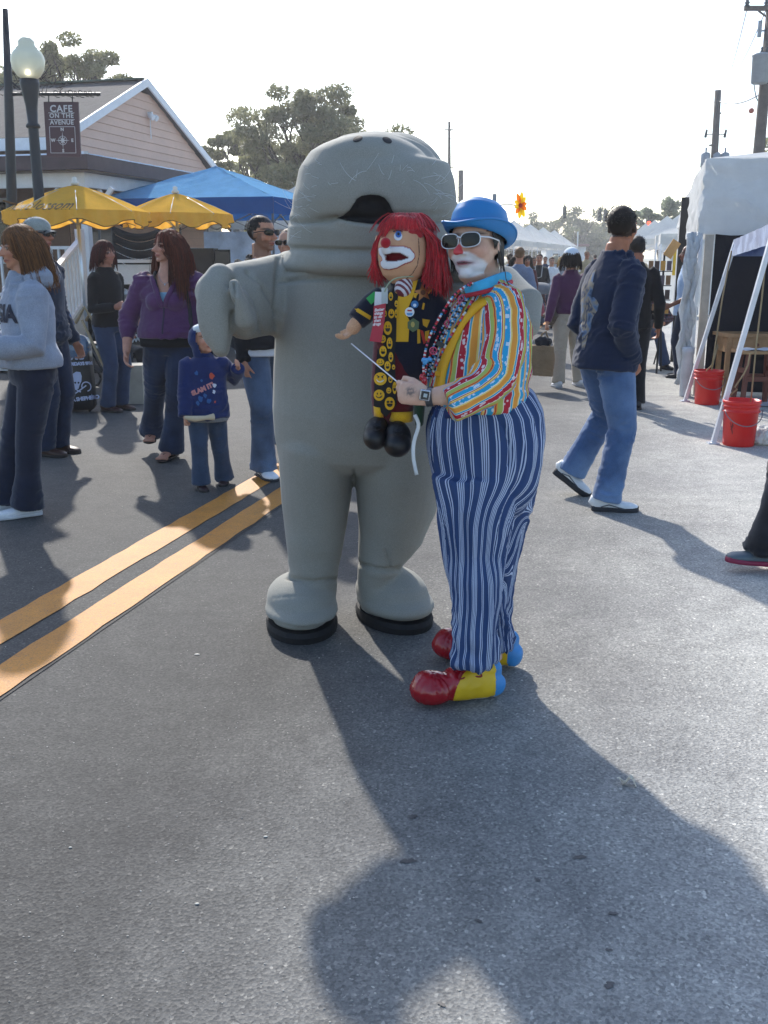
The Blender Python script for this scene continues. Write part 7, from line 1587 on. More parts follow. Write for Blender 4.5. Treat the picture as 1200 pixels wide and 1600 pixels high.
faces = [(323, 600, 17, 26), (303, 680, 23, 38), (275, 740, 18, 22), (313, 765, 16, 34), (277, 808, 20, 30), (320, 840, 13, 28), (262, 868, 22, 20), (302, 890, 17, 28), (262, 960, 36, 36), (255, 1050, 30, 31), (314, 1096, 28, 36), (309, 1024, 14, 17), (341, 1010, 12, 34), (318, 962, 12, 20), (320, 505, 12, 24), (350, 545, 9, 18), (352, 470, 9, 18), (349, 600, 8, 24), (288, 600, 10, 18), (335, 895, 9, 14), (240, 800, 7, 12)]
for q_, (x, y, a, b) in enumerate(faces):
    x, y, a, b = 520 + x / 3.53, 320 + y / 3.53, a / 3.53, b / 3.53; T_ = jt if y < 547 else tt_; off = .0125 if y < 547 else .0145
    o = patch('smiley', pe(x, y, a, b, 18), T_, plain('felt_#e2ad1e', '#e2ad1e', .8, var=.05), pup, off, 1)
    if o is None: continue
    for s in (-1, 1): patch('smiley_eye', pe(x + s * a * .32, y - b * .28, a * .11, b * .2, 8), T_, M_blk, o, off + .0014, 0)
    arc = [(x + a * .58 * math.cos(t), y + b * .12 + b * .42 * math.sin(t)) for t in [math.pi * i / 8 for i in range(9)]]; arc2 = [(x + a * .58 * math.cos(t), y + b * .02 + b * .38 * math.sin(t)) for t in [math.pi * i / 8 for i in range(8, -1, -1)]]
    big = a > 9
    patch('smile', arc + arc2, T_, M_blk if not (big and q_ == 8) else plain('teeth', '#e6e4d8', .7), o, off + .0014, 0)
    if q_ == 8:
        for s in (-1, 1): patch('brow', [(x + s * a * .1, y - b * .35), (x + s * a * .55, y - b * .62), (x + s * a * .58, y - b * .5), (x + s * a * .12, y - b * .22)], T_, M_blk, o, off + .0014, 0)
    if q_ == 10:
        for s in (-1, 1): patch('shade_lens', pe(x + s * a * .35, y - b * .25, a * .3, b * .17, 10), T_, M_blk, o, off + .002, 0)
jp('sleeve_band', [(549, 482), (552, 477), (580, 494), (578, 500)], '#d2a01a', .003); jp('sleeve_band', [(572, 466), (585, 455), (588, 468), (580, 476)], '#2f9a4a', .003)
m = M(); wr0 = W(560, 500, 3.315)
m.tube([wr0, W(552, 512, 3.31)], [.022, .024], n=14, cap='round'); hand(m, W(553, 511, 3.31), (W(540, 528, 3.30) - W(553, 511, 3.31)), (-.6, -.3, .5), .085, side=1, curl=30, thick=1.7); V, f = fuse(m, .004, 2); mkobj('hand', V, f, fabric('puppet_skin', '#c99a78', .05), pup)
# badges, ribbon, star
s = [(661 + (15 if i % 2 == 0 else 6.5) * math.cos(math.pi * i / 5 - .45), 457 + (15 if i % 2 == 0 else 6.5) * math.sin(math.pi * i / 5 - .45)) for i in range(10)]; st_o = patch('star_badge', s, jt, plain('copper', '#9a6236', .35, .6), pup, .008, 1); ppatch('star_centre', pe(661, 457, 4, 4), '#5a3420', .010, jt)
ppatch('button_badge', pe(648, 475.5, 6, 6), '#3470a8', .008, jt); ppatch('badge_print', pe(648, 477, 2.6, 2.6), '#cfdcea', .010, jt); ppatch('button_badge', pe(640, 487.5, 7.5, 7.5), '#dfe4ec', .009, jt); ppatch('badge_print', [(635, 489), (645, 489), (643.5, 493), (637, 493)], '#5c9ad0', .011, jt); ppatch('badge_print', [(636, 484), (644, 484), (643, 486.5), (637, 486.5)], '#b04048', .011, jt)
ppatch('green_badge', [(637, 503), (646, 497), (655, 503), (654, 514), (645, 519), (637, 513)], '#5b6a4c', .009, jt); ppatch('badge_print', pe(645, 507, 3, 4.5), '#b0a060', .011, jt)
for pl in ([(672, 441), (676, 441), (674, 455), (669, 460), (668, 456)], [(647, 458), (655, 457), (651, 462), (650, 466), (646, 464)], [(661, 473), (664, 474), (662, 484), (659, 483)], [(652, 514), (656, 515), (657, 536), (652, 537)], [(660, 498), (672, 500), (667, 512), (661, 508)], [(664, 518), (671, 516), (668, 534), (664, 532)]): ppatch('gold_braid', pl, '#c8951c', .007, jt)
ppatch('red_trim', [(656, 515), (661, 517), (666, 535), (662, 538)], '#b03024', .0085, jt)
bd = M(); c = W(594, 470, 3.245); bd.box(c, (.036, .003, .055), R=Matrix.Rotation(.06, 3, 'Y')); bd_ = bd.build('name_badge', plain('badge_white', '#cfd3da', .35), pup); m = M(); m.box(W(601, 462, 3.243), (.02, .003, .05)); m.build('clear_holder', plain('clear_holder', '#aab4b8', .15), bd_)
rb = [(584, 478), (603, 474), (601, 500), (596, 535), (577, 533), (583, 505)]; m = M(); m.slab([W(x, y, 3.238) for x, y in rb], (0, .002, 0)); rb_ = m.build('ribbon', plain('ribbon_red', '#b01838', .4), pup)
for i, tx in enumerate(('Better', 'things', 'to do', 'than', 'drugs')):
    V, f = textmesh(tx, .0125, .2, .95, 0, .0006); mkobj('lettering', place2d(V, W(592.5 - i * 1.0, 484 + i * 5.6, 3.2365), (1, -.0, .12), (0, 0, 1)), f, plain('print_white2', '#e6d6da', .7), rb_, False)
m = M(); m.tube(catm([W(646, 432, 3.26), W(622, 434, 3.24), W(608, 442, 3.24), W(601, 456, 3.24)], 12), .002, n=6); m.build('lanyard', plain('lanyard', '#98a68a', .7), pup, smooth=True)
m = M(); m.tube([W(549, 537, 3.29), W(625, 600, 2.98)], .0022, n=6); o = m.build('control_rod', plain('rod_white', '#d8d8dc', .4), pup)
m = M(); m.tube(catm([W(648, 648, 3.1), W(654, 665, 3.1), W(647, 690, 3.1), W(646, 715, 3.1), W(651, 742, 3.1)], 14), .006, .0015, n=6, hint=(0, 1, 0)); m.build('hanging_tape', plain('tape_white', '#c9cdd0', .6), pup, smooth=True)
m = M(); rows(m, [(634, 646, 664, 3.3, .03), (660, 648, 662, 3.3, .03)], n=12); m.build('lining', fabric('green_lining', '#26402c', .15), pup, smooth=True)

# ================================================================== CLOWN
clo = root('person', (W(745, 1060, 3.3).x, 3.3, 0), 'clown with blue bowler hat, silver sunglasses, striped shirt and striped trousers holding a puppet', 'person')
hc = W(744, 383, 3.30); h = .228; RH = facing(-36) @ rotm(0, 3, 4); YC = 3.32
m = M(); headprims(m, hc, RH, h, nose=1.25, jaw=1.08, cheek=1.15); m.ell(hc + RH @ Vector((0, .12 * h, -.42 * h)), (.2 * h, .2 * h, .12 * h), R=RH, n=16)
m.tube([hc + RH @ Vector((0, -.05, -.2)) * h, W(752, 432, 3.32), W(758, 462, 3.34)], [.062, .06, .072], n=18)
rows(m, [(462, 735, 792, YC, .12), (480, 722, 806, YC, .155), (540, 700, 814, YC, .15), (600, 684, 808, YC, .17), (640, 684, 826, YC, .18), (700, 684, 836, YC, .18)], n=26)
el, wr_ = W(778, 596, 3.03), W(668, 620, 2.99)
m.tube([W(788, 475, 3.17), W(787, 540, 3.08), el, W(725, 612, 2.99), W(690, 618, 2.98), wr_], [.05, .048, .044, .040, .030, .024], [.05, .048, .044, .038, .027, .022], n=16, cap='round')
hand(m, wr_, W(640, 615, 2.97) - wr_, (.1, 1, -.15), .172, side=-1, curl=72, thick=1.12, thumb=30)
m.tube([W(735, 480, 3.47), W(705, 540, 3.47), W(655, 530, 3.43)], [.05, .045, .03], n=12, cap='round')
for sx2, yy in ((748, YC - .09), (770, YC + .1)): m.tube([W(sx2, 700, yy), W(sx2 - 4, 880, yy), W(sx2, 1030, yy)], [.08, .05, .035], n=14)
V, f = fuse(m, .0052, 3, .45); N = normals(V, f); V = face_shape(V, N, hc, RH, h)
C_ = skincol(V, hc, RH, h, '#d2aa94', '#8c3c40', '#20140f', eyes=False, scalp='#17110e'); q = headlocal(V, hc, RH, h)
def cput(mask, hexc, a=1.0):
    w_ = np.clip(mask, 0, 1)[:, None] * a; C_[:] = C_ * (1 - w_) + np.array(lin(hexc)) * w_
frn = (q[:, 1] > .12) & (np.abs(q[:, 0]) < .5) & (np.abs(q[:, 2]) < .7)
mz = smst(1 - np.sqrt((q[:, 0] / .27) ** 2 + ((q[:, 2] + .29) / .19) ** 2), -.02, .12) * frn; cput(mz, '#e0dfe2', .92)
cput(np.clip(np.exp(-(q[:, 0] / .115) ** 2 - ((q[:, 2] + .265) / .026) ** 2) * 2, 0, 1) * frn, '#8c3440', .95); cput(np.clip(np.exp(-(q[:, 0] / .10) ** 2 - ((q[:, 2] + .262) / .008) ** 2) * 2, 0, 1) * frn, '#2a0f12', .9)
cput(smst(q[:, 1], .45, .475) * (np.abs(q[:, 2] + .09) < .095) * (np.abs(q[:, 0]) < .09), '#c8343c', .95)
X, Y_ = px_(V); tat = np.exp(-((X - 641) / 7.5) ** 2 - ((Y_ - 612) / 6.5) ** 2) * (V[:, 1] < 3.05); cput(np.clip(tat * 1.6, 0, 1) * (.35 + .65 * (vnoise(V * 260, 4) > .45)), '#3c434c', .75)
mkobj('body', V, f, M_skin, clo, attrs={'Col': C_})
hair_strands('hair', hc, RH, h, 'short', ('#0f0b0a', '#241814'), clo, n=500, r=.002, seed=91)
m = M(); rs = np.random.RandomState(6)
for i in range(800):
    u = rs.uniform(0, 1); P0 = hc + RH @ (Vector((-.33 * math.cos(u * 2.6) * 1.0, .10 - .5 * math.sin(u * 1.9) - .02, .12 + rs.uniform(-.08, .12))) * h)
    s_ = -1 if u < .6 else 1
    P0 = hc + RH @ (Vector((s_ * .345 * math.sqrt(max(0, 1 - ((u if u < .6 else 1 - u) * 1.45) ** 2)) * 1.02, .16 - .95 * (u if u < .6 else 1 - u), .10 + rs.uniform(-.05, .12))) * h); L = (.16 if u < .13 else .42) * h * rs.uniform(.6, 1.1)
    m.tube([P0, P0 + RH @ Vector((s_ * .01 * h, -.03 * h, -L * .5)), P0 + RH @ Vector((s_ * .0, -.05 * h, -L))], [.0013, .0012, .0005], n=4)
m.build('side_hair', plain('dark_hair', '#140f0d', .45), clo, smooth=True)
shades(hc, RH, h, clo, ft=.008, frame=plain('silver_frame', '#e2e4e8', .25, .35), w=.148, hh=.098, z=.035, yo=.015)
# bowler
hat = M(); A0 = hc + RH @ (Vector((.0, -.06, .12)) * h); Rt = RH @ rotm(0, 14, -2); pr = [(.0, .117), (.03, .115), (.060, .107), (.082, .088), (.094, .056), (.097, .022), (.097, .0)]
def hatpt(a, r_, z_, k=1.0): return A0 + Rt @ Vector((r_ * .93 * math.cos(a), r_ * 1.12 * math.sin(a) * k, z_))
hat.grid(lambda s, t: (lambda i, fq: hatpt(2 * math.pi * s, pr[i][0] * (1 - fq) + pr[min(i + 1, 6)][0] * fq, pr[i][1] * (1 - fq) + pr[min(i + 1, 6)][1] * fq))(min(int(t * 6), 5), t * 6 - min(int(t * 6), 5)), 48, 24)
M_hat = plain('hat_blue', '#1a78b8', .5, var=.05, coat=.05, bump=.08, bscale=300); ho = hat.build('bowler_hat', M_hat, clo, smooth=True)
br_ = M()
def brim(s, t, dz=0):
    a = 2 * math.pi * s; r_ = .096 + .026 * t; up_ = .024 * abs(math.cos(a)) ** 1.5 * t ** 1.5 + .012 * t ** 3 - .010 * abs(math.sin(a)) ** 3 * t; return hatpt(a, r_, up_ + dz)
br_.grid(brim, 64, 8); br_.grid(lambda s, t: brim(s, t, -.0035), 64, 8); br_.tube([brim(i / 64, 1.0, -.0015) for i in range(65)], .004, n=8); br_.build('brim', M_hat, ho, smooth=True)
bn = M(); bn.grid(lambda s, t: hatpt(2 * math.pi * s, .0995, .002 + .024 * t), 48, 2); bn.build('hat_band', plain('hat_band', '#186cb0', .5), ho, smooth=True)
# striped shirt
k = NT('striped_shirt'); at = k.n('Attribute', attribute_name='uvw'); sx = k.n('SeparateXYZ'); k.l(at.outputs['Vector'], sx.inputs[0]); wob = k.math('MULTIPLY', k.math('SUBTRACT', k.noise(14, 3), .5), .008)
u = k.math('FRACT', k.math('MULTIPLY', k.math('ADD', k.math('ADD', sx.outputs[0], wob), 5.0), 1 / .132))
B_, O_, R_c, G_, W_, Y_l = '#2f9cc8', '#dd9440', '#b02a3a', '#a8b45e', '#e6e2da', '#e8cf7c'
st = [(0, B_), (.13, W_), (.15, Y_l), (.19, O_), (.33, Y_l), (.355, B_), (.40, W_), (.415, R_c), (.575, W_), (.59, G_), (.70, O_), (.725, R_c), (.75, O_), (.775, B_), (.90, W_), (.915, R_c), (.94, Y_l), (.975, O_)]
base_c = k.ramp(u, [(p, lin(c_)) for p, c_ in st], 'CONSTANT')
vo = k.n('TexVoronoi', i_Scale=62.0); cmb = k.n('CombineXYZ'); k.l(sx.outputs[0], cmb.inputs[0]); k.l(sx.outputs[1], cmb.inputs[1]); k.l(cmb.outputs[0], vo.inputs['Vector'])
dots = k.ramp(vo.outputs['Distance'], [(.30, (1, 1, 1)), (.36, (0, 0, 0))]); inrb = k.ramp(u, [(0, (1, 1, 1)), (.13, (0, 0, 0)), (.415, (1, 1, 1)), (.575, (0, 0, 0)), (.775, (1, 1, 1)), (.90, (0, 0, 0))], 'CONSTANT')
colr_ = k.mix(k.math('MULTIPLY', k.math('MULTIPLY', dots, inrb), .7), base_c, lin('#e9e9ec')); k.base(colr_); k.set(Roughness=.85); k.b.inputs['Specular IOR Level'].default_value = .25
k.bump(k.math('ADD', k.noise(420, 2), k.math('MULTIPLY', k.noise(30, 4), 1.2)), .3, .004); M_shirt = k.m
s_ = M(); rows(s_, [(452, 742, 798, YC + .01, .10), (463, 722, 812, YC + .01, .155), (480, 708, 822, YC + .01, .19), (505, 697, 829, YC, .195), (540, 686, 831, YC, .195), (575, 677, 829, YC, .205), (605, 671, 825, YC, .21), (628, 672, 820, YC, .20)], n=40, cap='flat')
V, f = fuse(s_, .0065, 4); N = normals(V, f); tb_b = [(W(752, 628, YC), W(766, 450, YC), .17)]; uv, _, _ = bonecoords(V, tb_b)
V = V + N * (.007 * ridge(np.stack([uv[:, 0] * 8 + uv[:, 1] * 5, uv[:, 1] * 7 - uv[:, 0] * 3, 0 * uv[:, 0]], 1), 3) + .010 * ridge(np.stack([uv[:, 0] * 4, uv[:, 1] * 26, uv[:, 0] * 0 + 2], 1), 8) * smst(uv[:, 1], .16, .02))[:, None]
so = mkobj('shirt', V, f, M_shirt, clo, attrs={'uvw': uv}); stree = bvh(V, f)
s_ = M(); arm = [W(772, 462, 3.24), W(786, 476, 3.18), W(790, 505, 3.13), W(787, 545, 3.08), W(776, 585, 3.04), W(752, 608, 3.0), W(722, 624, 2.98), W(700, 634, 2.97)]
s_.tube(arm, [.060, .070, .069, .069, .068, .062, .058, .057], [.055, .068, .068, .066, .066, .060, .056, .055], n=30, cap='flat'); V, f = fuse(s_, .0055, 3); N = normals(V, f)
b3 = [(W(790, 462, 3.18), W(783, 592, 3.03), .068), (W(783, 592, 3.03), W(690, 638, 2.96), .06)]; uv, tq, bq = bonecoords(V, b3)
V = V + N * (.008 * ridge(np.stack([uv[:, 0] * 9, uv[:, 1] * 16 + uv[:, 0] * 6, bq * 2], 1), 5) * (.4 + .9 * np.exp(-(np.linalg.norm(V - np.array(W(770, 575, 3.0)), axis=1) / .09) ** 2)))[:, None]
# continuous stripes along the bent arm: distance across the sleeve measured round its own axis
AX = np.array([tuple(p) for p in catm(arm, 60)]); dd = ((V[:, None, :] - AX[None]) ** 2).sum(2); kk = dd.argmin(1); tg = np.gradient(AX, axis=0); tg /= np.linalg.norm(tg, axis=1, keepdims=True)
T_ = tg[kk]; hv_ = np.array((0, 1.0, 0)); sdv = np.cross(T_, hv_); sdv /= np.linalg.norm(sdv, axis=1, keepdims=True); nv_ = np.cross(sdv, T_); rel = V - AX[kk]; ang = np.arctan2((rel * sdv).sum(1), -(rel * nv_).sum(1))
uv = np.stack([ang * .075 + .03, kk * .008, np.zeros(len(V))], 1)
cen = fcent(V, f); end = np.array(W(697, 636, 2.97)); keep = ~(np.linalg.norm(cen - np.array(W(688, 640, 2.965)), axis=1) < .0)
slv = mkobj('sleeve', V, f, M_shirt, clo, attrs={'uvw': uv}); sltree = bvh(V, f)
# far sleeve reaching the puppet
m = M(); m.tube([W(735, 478, 3.47), W(705, 535, 3.48), W(672, 530, 3.44)], [.065, .06, .05], n=18, cap='round'); Vf = m.arr(); uvf, _, _ = bonecoords(Vf, [(W(735, 478, 3.47), W(672, 530, 3.44), .06)]); mkobj('sleeve', Vf, m.f, M_shirt, clo, attrs={'uvw': uvf})
# collar wings
def wing(pl, par=clo, off=.012):
    o = patch('collar', pl, stree, M_cblue, par, off, 2); return o
M_cblue = plain('collar_blue', '#3fa6d0', .85, var=.12, scale=30)
m = M(); m.tube(catm([W(729, 455, 3.20), W(740, 452, 3.17), W(757, 447, 3.165), W(775, 440, 3.20), W(790, 434, 3.27), W(796, 436, 3.34)], 20), [.016 + .006 * math.sin(math.pi * i / 20) for i in range(21)], .006, n=10, hint=(0, 1, 0), cap='round'); m.build('collar', M_cblue, clo, smooth=True)
m = M(); m.tube(catm([W(728, 462, 3.19), W(748, 458, 3.155), W(770, 452, 3.16), W(790, 444, 3.21), W(800, 440, 3.3)], 20), .007, .004, n=8, hint=(0, 1, 0), cap='round'); m.build('collar_edge', plain('collar_red', '#b02a3a', .85), clo, smooth=True)
# suspender with clips
M_sus = plain('suspender_yellow', '#e2a80c', .6, var=.05); both = M(); both.add(*(lambda o: (np.array([v.co[:] for v in o.data.vertices]) + np.array(ORG[clo.name]), [tuple(p.vertices) for p in o.data.polygons]))(so)); btree = bvh(both.arr(), both.f)
ribbon('suspender', [(793, 452), (770, 462), (745, 478), (722, 503), (704, 540), (692, 575), (688, 600), (690, 618)], 14, btree, M_sus, clo, .006, 40)
def blockat(name, px, py, wpx, hpx, mat, tree, off=.01, rot=0, d=.006):
    p = hitpx(tree, px, py, off); s = 1 / PM(py, p.y); m = M(); m.box(p, (wpx * s, d, hpx * s), R=Matrix.Rotation(rot, 3, 'Y')); o = m.build(name, mat, clo); bv = o.modifiers.new('b', 'BEVEL'); bv.width = .0015; return o
blockat('clip', 692, 540, 21, 8, plain('clip_dark', '#23262e', .35), btree, .012, .42); blockat('buckle', 687, 584, 15, 8, plain('buckle_yellow', '#d09a10', .3, .3), btree, .012, .05)
# beads
bead_m = [plain('bead_red', '#b81428', .15, spec=.8), plain('bead_black', '#0e0e14', .15, spec=.8), plain('bead_white', '#d8dae0', .2, spec=.8), plain('bead_blue', '#3a8fc8', .2, spec=.8), plain('bead_pink', '#d0486c', .2, spec=.8)]
ball = M(); ball.ell((0, 0, 0), (1, 1, 1), n=8)
r = random.Random(12); paths = [[(741, 446), (722, 466), (700, 497), (680, 535), (668, 568), (664, 586)], [(744, 449), (728, 472), (706, 505), (688, 540), (676, 570), (668, 592)], [(738, 443), (715, 462), (692, 495), (674, 530), (664, 562), (661, 582)], [(746, 452), (733, 478), (712, 512), (694, 545), (681, 572), (674, 588)], [(742, 447), (726, 469), (704, 501), (684, 538), (672, 572), (667, 596)], [(736, 442), (711, 460), (688, 494), (670, 530), (662, 566), (663, 594)]]
for pi, pth in enumerate(paths):
    S = catm([(x, y, 0) for x, y in pth], 60); m = M(); last = Vector((3.06, 0, 0)); lastY = None
    for i, p in enumerate(S):
        hh_ = hitpx(btree, p.x + r.uniform(-.6, .6), p.y, .010 + .004 * (pi % 3))
        Yq = hh_.y if hh_ is not None else (lastY or 3.16); lastY = Yq; q_ = hh_ if hh_ is not None else W(p.x, p.y, max(Yq, 3.08)); rr = .0046 if pi % 2 else .0038
        for v in (ball.arr(),): m.add(v * rr + np.array(q_), ball.f, mi=(0, 1, 2, 0, 3, 0, 1, 2, 4)[(i * (pi + 2) + pi) % 9])
    o = m.build('bead_strand', bead_m, clo, smooth=True); o['kind'] = 'stuff'
for (x, y, rad) in ((724, 469, 8), (701, 506, 6), (677, 548, 5.5)):
    q_ = hitpx(btree, x, y, .024) or W(x, y, 3.12); s = rad / PM(y, q_.y); m = M(); m.tube([q_ + Vector((s * math.cos(a), 0, s * math.sin(a))) for a in [2 * math.pi * i / 20 for i in range(21)]], s * .16, n=6)
    for a in (math.pi / 2, -math.pi / 2, -.6, math.pi + .6): m.bar(q_, q_ + Vector((s * math.cos(a), 0, s * math.sin(a))), s * .22)
    m.build('peace_pendant', bead_m[4], clo, smooth=True)
m = M(); q_ = W(668, 574, 3.06)
for i in range(9): m.ell(W(664 + r.uniform(-4, 8), 562 + r.uniform(-5, 10), 3.06), (.008, .006, .007), n=8)
m.build('blue_charm', bead_m[3], clo, smooth=True)
m = M(); q_ = W(663, 596, 3.06); m.ell(q_, (.010, .008, .016), n=10); m.ell(W(659, 590, 3.06), (.008, .006, .012), n=10); m.build('red_charm', bead_m[0], clo, smooth=True)
m = M(); m.tube(catm([hc + RH @ (Vector((-.34, -.1, -.1)) * h), W(789, 424, 3.2), W(792, 440, 3.17), W(803, 455, 3.2), W(812, 466, 3.26)], 12), .0016, n=5); m.build('hat_cord', M_blk, clo)
# watch
wv = W(664, 618, 2.985); ax = (wr_ - W(690, 618, 2.98)).normalized(); m = M(); m.tube([wr_ + Vector((.006, 0, 0)) - ax * .012, wr_ - ax * .0 + Vector((.006, 0, 0)) + ax * .010], [.031, .030], [.028, .027], n=24, cap='open'); wt = m.build('watch', plain('steel', '#6a6e74', .3, .8), clo, smooth=True)
wc = W(664, 617.5, 2.952); m = M(); m.box(wc, (.032, .008, .034), R=Matrix.Rotation(.15, 3, 'Y')); o = m.build('watch_case', plain('steel_light', '#b8bcc4', .25, .7), wt); b_ = o.modifiers.new('b', 'BEVEL'); b_.width = .006; b_.segments = 3
m = M(); m.box(wc + Vector((0, -.0045, 0)), (.024, .002, .025), R=Matrix.Rotation(.15, 3, 'Y')); m.build('watch_face', plain('watch_dark', '#23262c', .3), o); m = M(); m.box(wc + Vector((.001, -.006, 0)), (.011, .0015, .011), R=Matrix.Rotation(.15, 3, 'Y')); m.build('watch_display', plain('lcd', '#a8b4b8', .3), o)
# striped trousers
k = NT('striped_trousers'); at = k.n('Attribute', attribute_name='uvw'); sx = k.n('SeparateXYZ'); k.l(at.outputs['Vector'], sx.inputs[0]); wob = k.math('MULTIPLY', k.math('SUBTRACT', k.noise(7, 1), .5), .010)
u = k.math('FRACT', k.math('MULTIPLY', k.math('ADD', k.math('ADD', sx.outputs[0], wob), 5.0), 1 / .092)); nvy, wht = lin('#334872'), lin('#b4c0d8')
L_ = [(0, nvy)]
for a, b in ((.04, .08), (.125, .172), (.21, .257), (.295, .337), (.60, .647), (.70, .747)): L_ += [(a, wht), (b, nvy)]
k.base(k.mix(.25, k.ramp(u, L_, 'CONSTANT'), k.ramp(k.noise(7, 4), [(.3, (.3, .3, .3)), (.7, (.7, .7, .7))]), 'OVERLAY')); k.set(Roughness=.88); k.b.inputs['Specular IOR Level'].default_value = .2; k.bump(k.math('ADD', k.noise(400, 2), k.math('MULTIPLY', k.noise(26, 4), 1.3)), .35, .005); M_tr = k.m
hipR = [(618, 678, 816), (632, 668, 832), (655, 666, 845), (690, 668, 849), (720, 673, 846), (752, 681, 839), (775, 690, 828), (795, 702, 812)]
nearR = [(740, 678, 806), (790, 684, 802), (830, 690, 796), (870, 696, 788), (910, 704, 782), (950, 710, 776), (990, 710, 772), (1012, 709, 772), (1032, 708, 772)]
farR = [(740, 728, 842), (790, 738, 830), (830, 742, 816), (870, 746, 808), (910, 750, 800), (950, 756, 794), (985, 760, 797), (1008, 762, 799)]
t_ = M(); rows(t_, [(a, b, c_, YC, .19 if a <= 640 else .20 if a < 740 else .18 if a < 760 else .14 if a < 780 else .09) for a, b, c_ in hipR], n=40, cap='flat')
rows(t_, [(a, b, c_, YC - .10 - .03 * (a > 900), .115 - .045 * smst(np.array([a * 1.0]), 740, 980)[0]) for a, b, c_ in nearR], n=30, cap='flat'); rows(t_, [(a, b, c_, YC + .09 + .02 * (a > 900), .115 - .045 * smst(np.array([a * 1.0]), 740, 980)[0]) for a, b, c_ in farR], n=30, cap='flat')
V, f = fuse(t_, .0062, 10); N = normals(V, f); X, Y_ = px_(V)
def prof(R_, yy): R_ = np.array(R_, float); return np.interp(yy, R_[:, 0], R_[:, 1]), np.interp(yy, R_[:, 0], R_[:, 2])
hl, hr = prof(hipR, Y_); nl, nr = prof(nearR, Y_); fl_, fr_ = prof(farR, Y_); w1 = smst(Y_, 745, 830); isfar = smst(V[:, 1], YC - .06, YC + .05) * smst(Y_, 765, 815)
xl = hl * (1 - w1) + (fl_ * isfar + nl * (1 - isfar)) * w1; xr_ = hr * (1 - w1) + (fr_ * isfar + nr * (1 - isfar)) * w1; s = (X - (xl + xr_) / 2) / ((xr_ - xl) / 2 + 1); yc_ = YC + (.21 * isfar - .11) * w1; dy_ = .20 * (1 - w1) + (.115 - .045 * smst(Y_, 740, 980)) * w1
uu = np.arctan2(s, -(V[:, 1] - yc_) / dy_) * .2 * (1 - .12 * smst(Y_, 800, 1000)) + .05 * isfar + 1.0; vv = V[:, 2]; bk_ = N[:, 1] > 0
fold = .011 * ridge(np.stack([uu * 15, vv * 2.2, isfar * 3.0 * w1], 1), 2) * (.35 + .65 * smst(Y_, 700, 950)) + .006 * ridge(np.stack([uu * 30 + vv * 4, vv * 5, isfar * 3.0 * w1], 1), 4) + .012 * ridge(np.stack([uu * 6, vv * 20 + uu * 8, isfar * 2.0], 1), 6) * smst(Y_, 900, 1010)
uu2 = uu + .006 * ridge(np.stack([uu * 15, vv * 3, isfar * 3.0], 1), 2) * smst(Y_, 700, 950)
V = V + N * fold[:, None]
pk_ = np.exp(-(sdline(X, Y_, [(775, 650), (790, 672), (797, 700), (794, 728)]) / 2.2) ** 2) * (~bk_) * (V[:, 1] < YC); V = V - N * (.010 * pk_)[:, None]
mkobj('trousers', V, f, M_tr, clo, attrs={'uvw': np.stack([uu2, vv, vv * 0], 1)})
m = M(); rows(m, [(622, 674, 818, YC, .195), (632, 672, 824, YC, .20)], n=36, cap='flat'); m.build('waistband', plain('waistband', '#1a2d60', .9), clo, smooth=True)
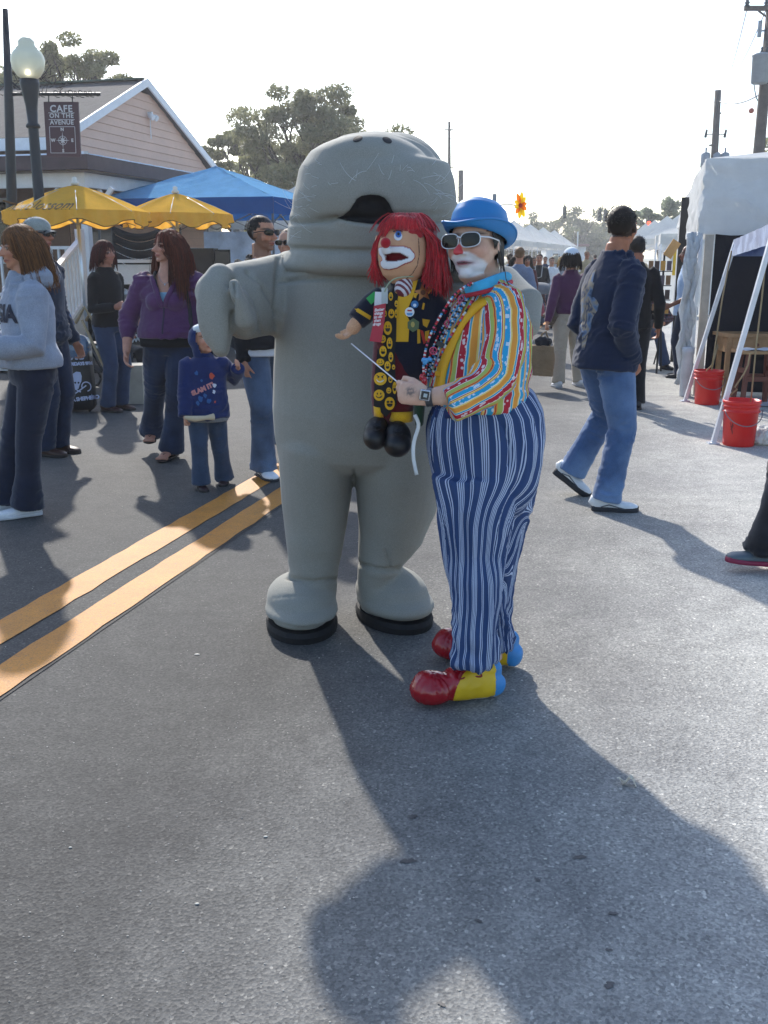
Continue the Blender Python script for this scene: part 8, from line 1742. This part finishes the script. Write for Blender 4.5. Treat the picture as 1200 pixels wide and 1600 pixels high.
# clown shoes
M_sr = plain('patent_red', '#9c1420', .22, var=.1, scale=12, spec=.6, bump=.35, bscale=30); M_sy = plain('shoe_yellow', '#d8b01a', .5, var=.08, bump=.3, bscale=40); M_sb = plain('shoe_blue', '#3a86c4', .5, bump=.2); M_sw = plain('shoe_sole_white', '#c4c8cc', .6)
def clownshoe(heel, toe, hw, side):
    d = (toe - heel); L = d.length; d.normalize(); sd = Vector((d.y, -d.x, 0)); Z = Vector((0, 0, 1)); m = M()
    def P(t, z, o=0): return heel + d * (t * L) + Z * z + sd * o
    m.tube([P(.03, .05), P(.10, .062), P(.28, .070), P(.42, .066), P(.52, .060)], [hw * .62, hw * .75, hw * .80, hw * .86, hw * .9], [.045, .058, .062, .058, .050], n=26, hint=(0, 0, 1), pw=2.4, cap='round')
    m.tube([P(.08, .10), P(.24, .115)], [hw * .6, hw * .62], [.05, .045], n=20, cap='round', hint=(0, 0, 1)); m.ell(P(.74, .060), (1, 1, 1), n=4) if 0 else None
    R = Matrix((d, sd, Z)).transposed(); m.ell(P(.74, .056), (.26 * L, hw, .056), R=R, n=30); m.ell(P(.80, .066), (.18 * L, hw * .86, .052), R=R, n=26)
    V, f = fuse(m, .0048, 3); N = normals(V, f); t = (V - np.array(heel)) @ np.array(d) / L; zz = V[:, 2]; ac = (V - np.array(heel)) @ np.array(sd)
    V = V + N * (.0035 * ridge(np.stack([np.arctan2(ac, t - .75) * 5, zz * 12, t * 2], 1), 2) * (t > .5) * smst(zz, .02, .05) * 1.2 + .003 * ridge(V * 22, 4) * (t < .55) + .0035 * ridge(np.stack([np.arctan2(ac, t - .72) * 14, zz * 0, zz * 0], 1), 8) * smst(t, .78, .98))[:, None]; V[:, 2] = np.maximum(V[:, 2], .004)
    cen = fcent(V, f); t = (V - np.array(heel)) @ np.array(d) / L; ac = (V - np.array(heel)) @ np.array(sd); sm0 = .50 + .10 * (ac / hw) ** 2 - (V[:, 2] - .03) * 1.1; dl = sm0 - t; V = V + np.outer(np.where(np.abs(dl) < .011, dl * L, 0), np.array(d)); cen = fcent(V, f)
    t = (cen - np.array(heel)) @ np.array(d) / L; ac = (cen - np.array(heel)) @ np.array(sd); seam = .50 + .10 * (ac / hw) ** 2 - (cen[:, 2] - .03) * 1.1 ; red = t > seam; blue = (t < .055) & ~red; wh = (cen[:, 2] < .016) & ~red
    o = None
    for nm, k_, mt in (('toe_cap', red, M_sr), ('shoe_side', ~red & ~blue & ~wh, M_sy), ('heel_panel', blue & ~wh, M_sb), ('sole', wh, M_sw)):
        Vs, fs, _ = sub(V, f, k_)
        if len(fs): o = mkobj(nm, Vs, fs, mt, shr)
    return P
n_h, n_t = G(774, 1086), G(644, 1090); n_h.y = 3.20; n_t.y = 3.13; n_h.x = W(776, 1060, 3.2).x; n_t.x = W(641, 1080, 3.13).x
def sroot(): return clo
for lb, he, to, hw in (('near', Vector((n_h.x, 3.22, 0)), Vector((n_t.x, 3.14, 0)), .068), ('far', Vector((W(803, 1030, 3.48).x, 3.47, 0)), Vector((W(676, 1020, 3.56).x, 3.58, 0)), .066)):
    shr = bpy.data.objects.new('clown_shoe', None); COL.objects.link(shr); shr.parent = clo; ORG[shr.name] = ORG[clo.name]; shr.empty_display_size = .05
    P = clownshoe(he, to, hw, 0)
    if lb == 'near':
        m = M(); m.ell(P(.36, .125, -.02), (.016, .012, .010), n=12); m.build('button_ornament', plain('ornament', '#e0e2e6', .4), shr, smooth=True); m = M(); m.ell(P(.365, .128, -.033), (.005, .004, .004), n=8); m.build('ornament_spot', bead_m[0], shr, smooth=True)
        m = M()
        for s2 in (-1, 1):
            for kq in (0, 1): m.tube(catm([P(.36, .122, -.02), P(.36 + s2 * .09, .125 - kq * .01, -.04), P(.36 + s2 * .13, .105 - kq * .015, -.05), P(.36 + s2 * .06, .105 - kq * .02, -.045), P(.36, .118, -.02)], 12), .003, n=6)
        for kq in range(3): m.tube([P(.44 + .03 * kq, .118 - .008 * kq, .03), P(.42 + .03 * kq, .126 - .008 * kq, 0), P(.44 + .03 * kq, .118 - .008 * kq, -.03)], .003, n=6)
        m.build('lace_bow', plain('lace_red', '#8c1420', .6), shr, smooth=True)
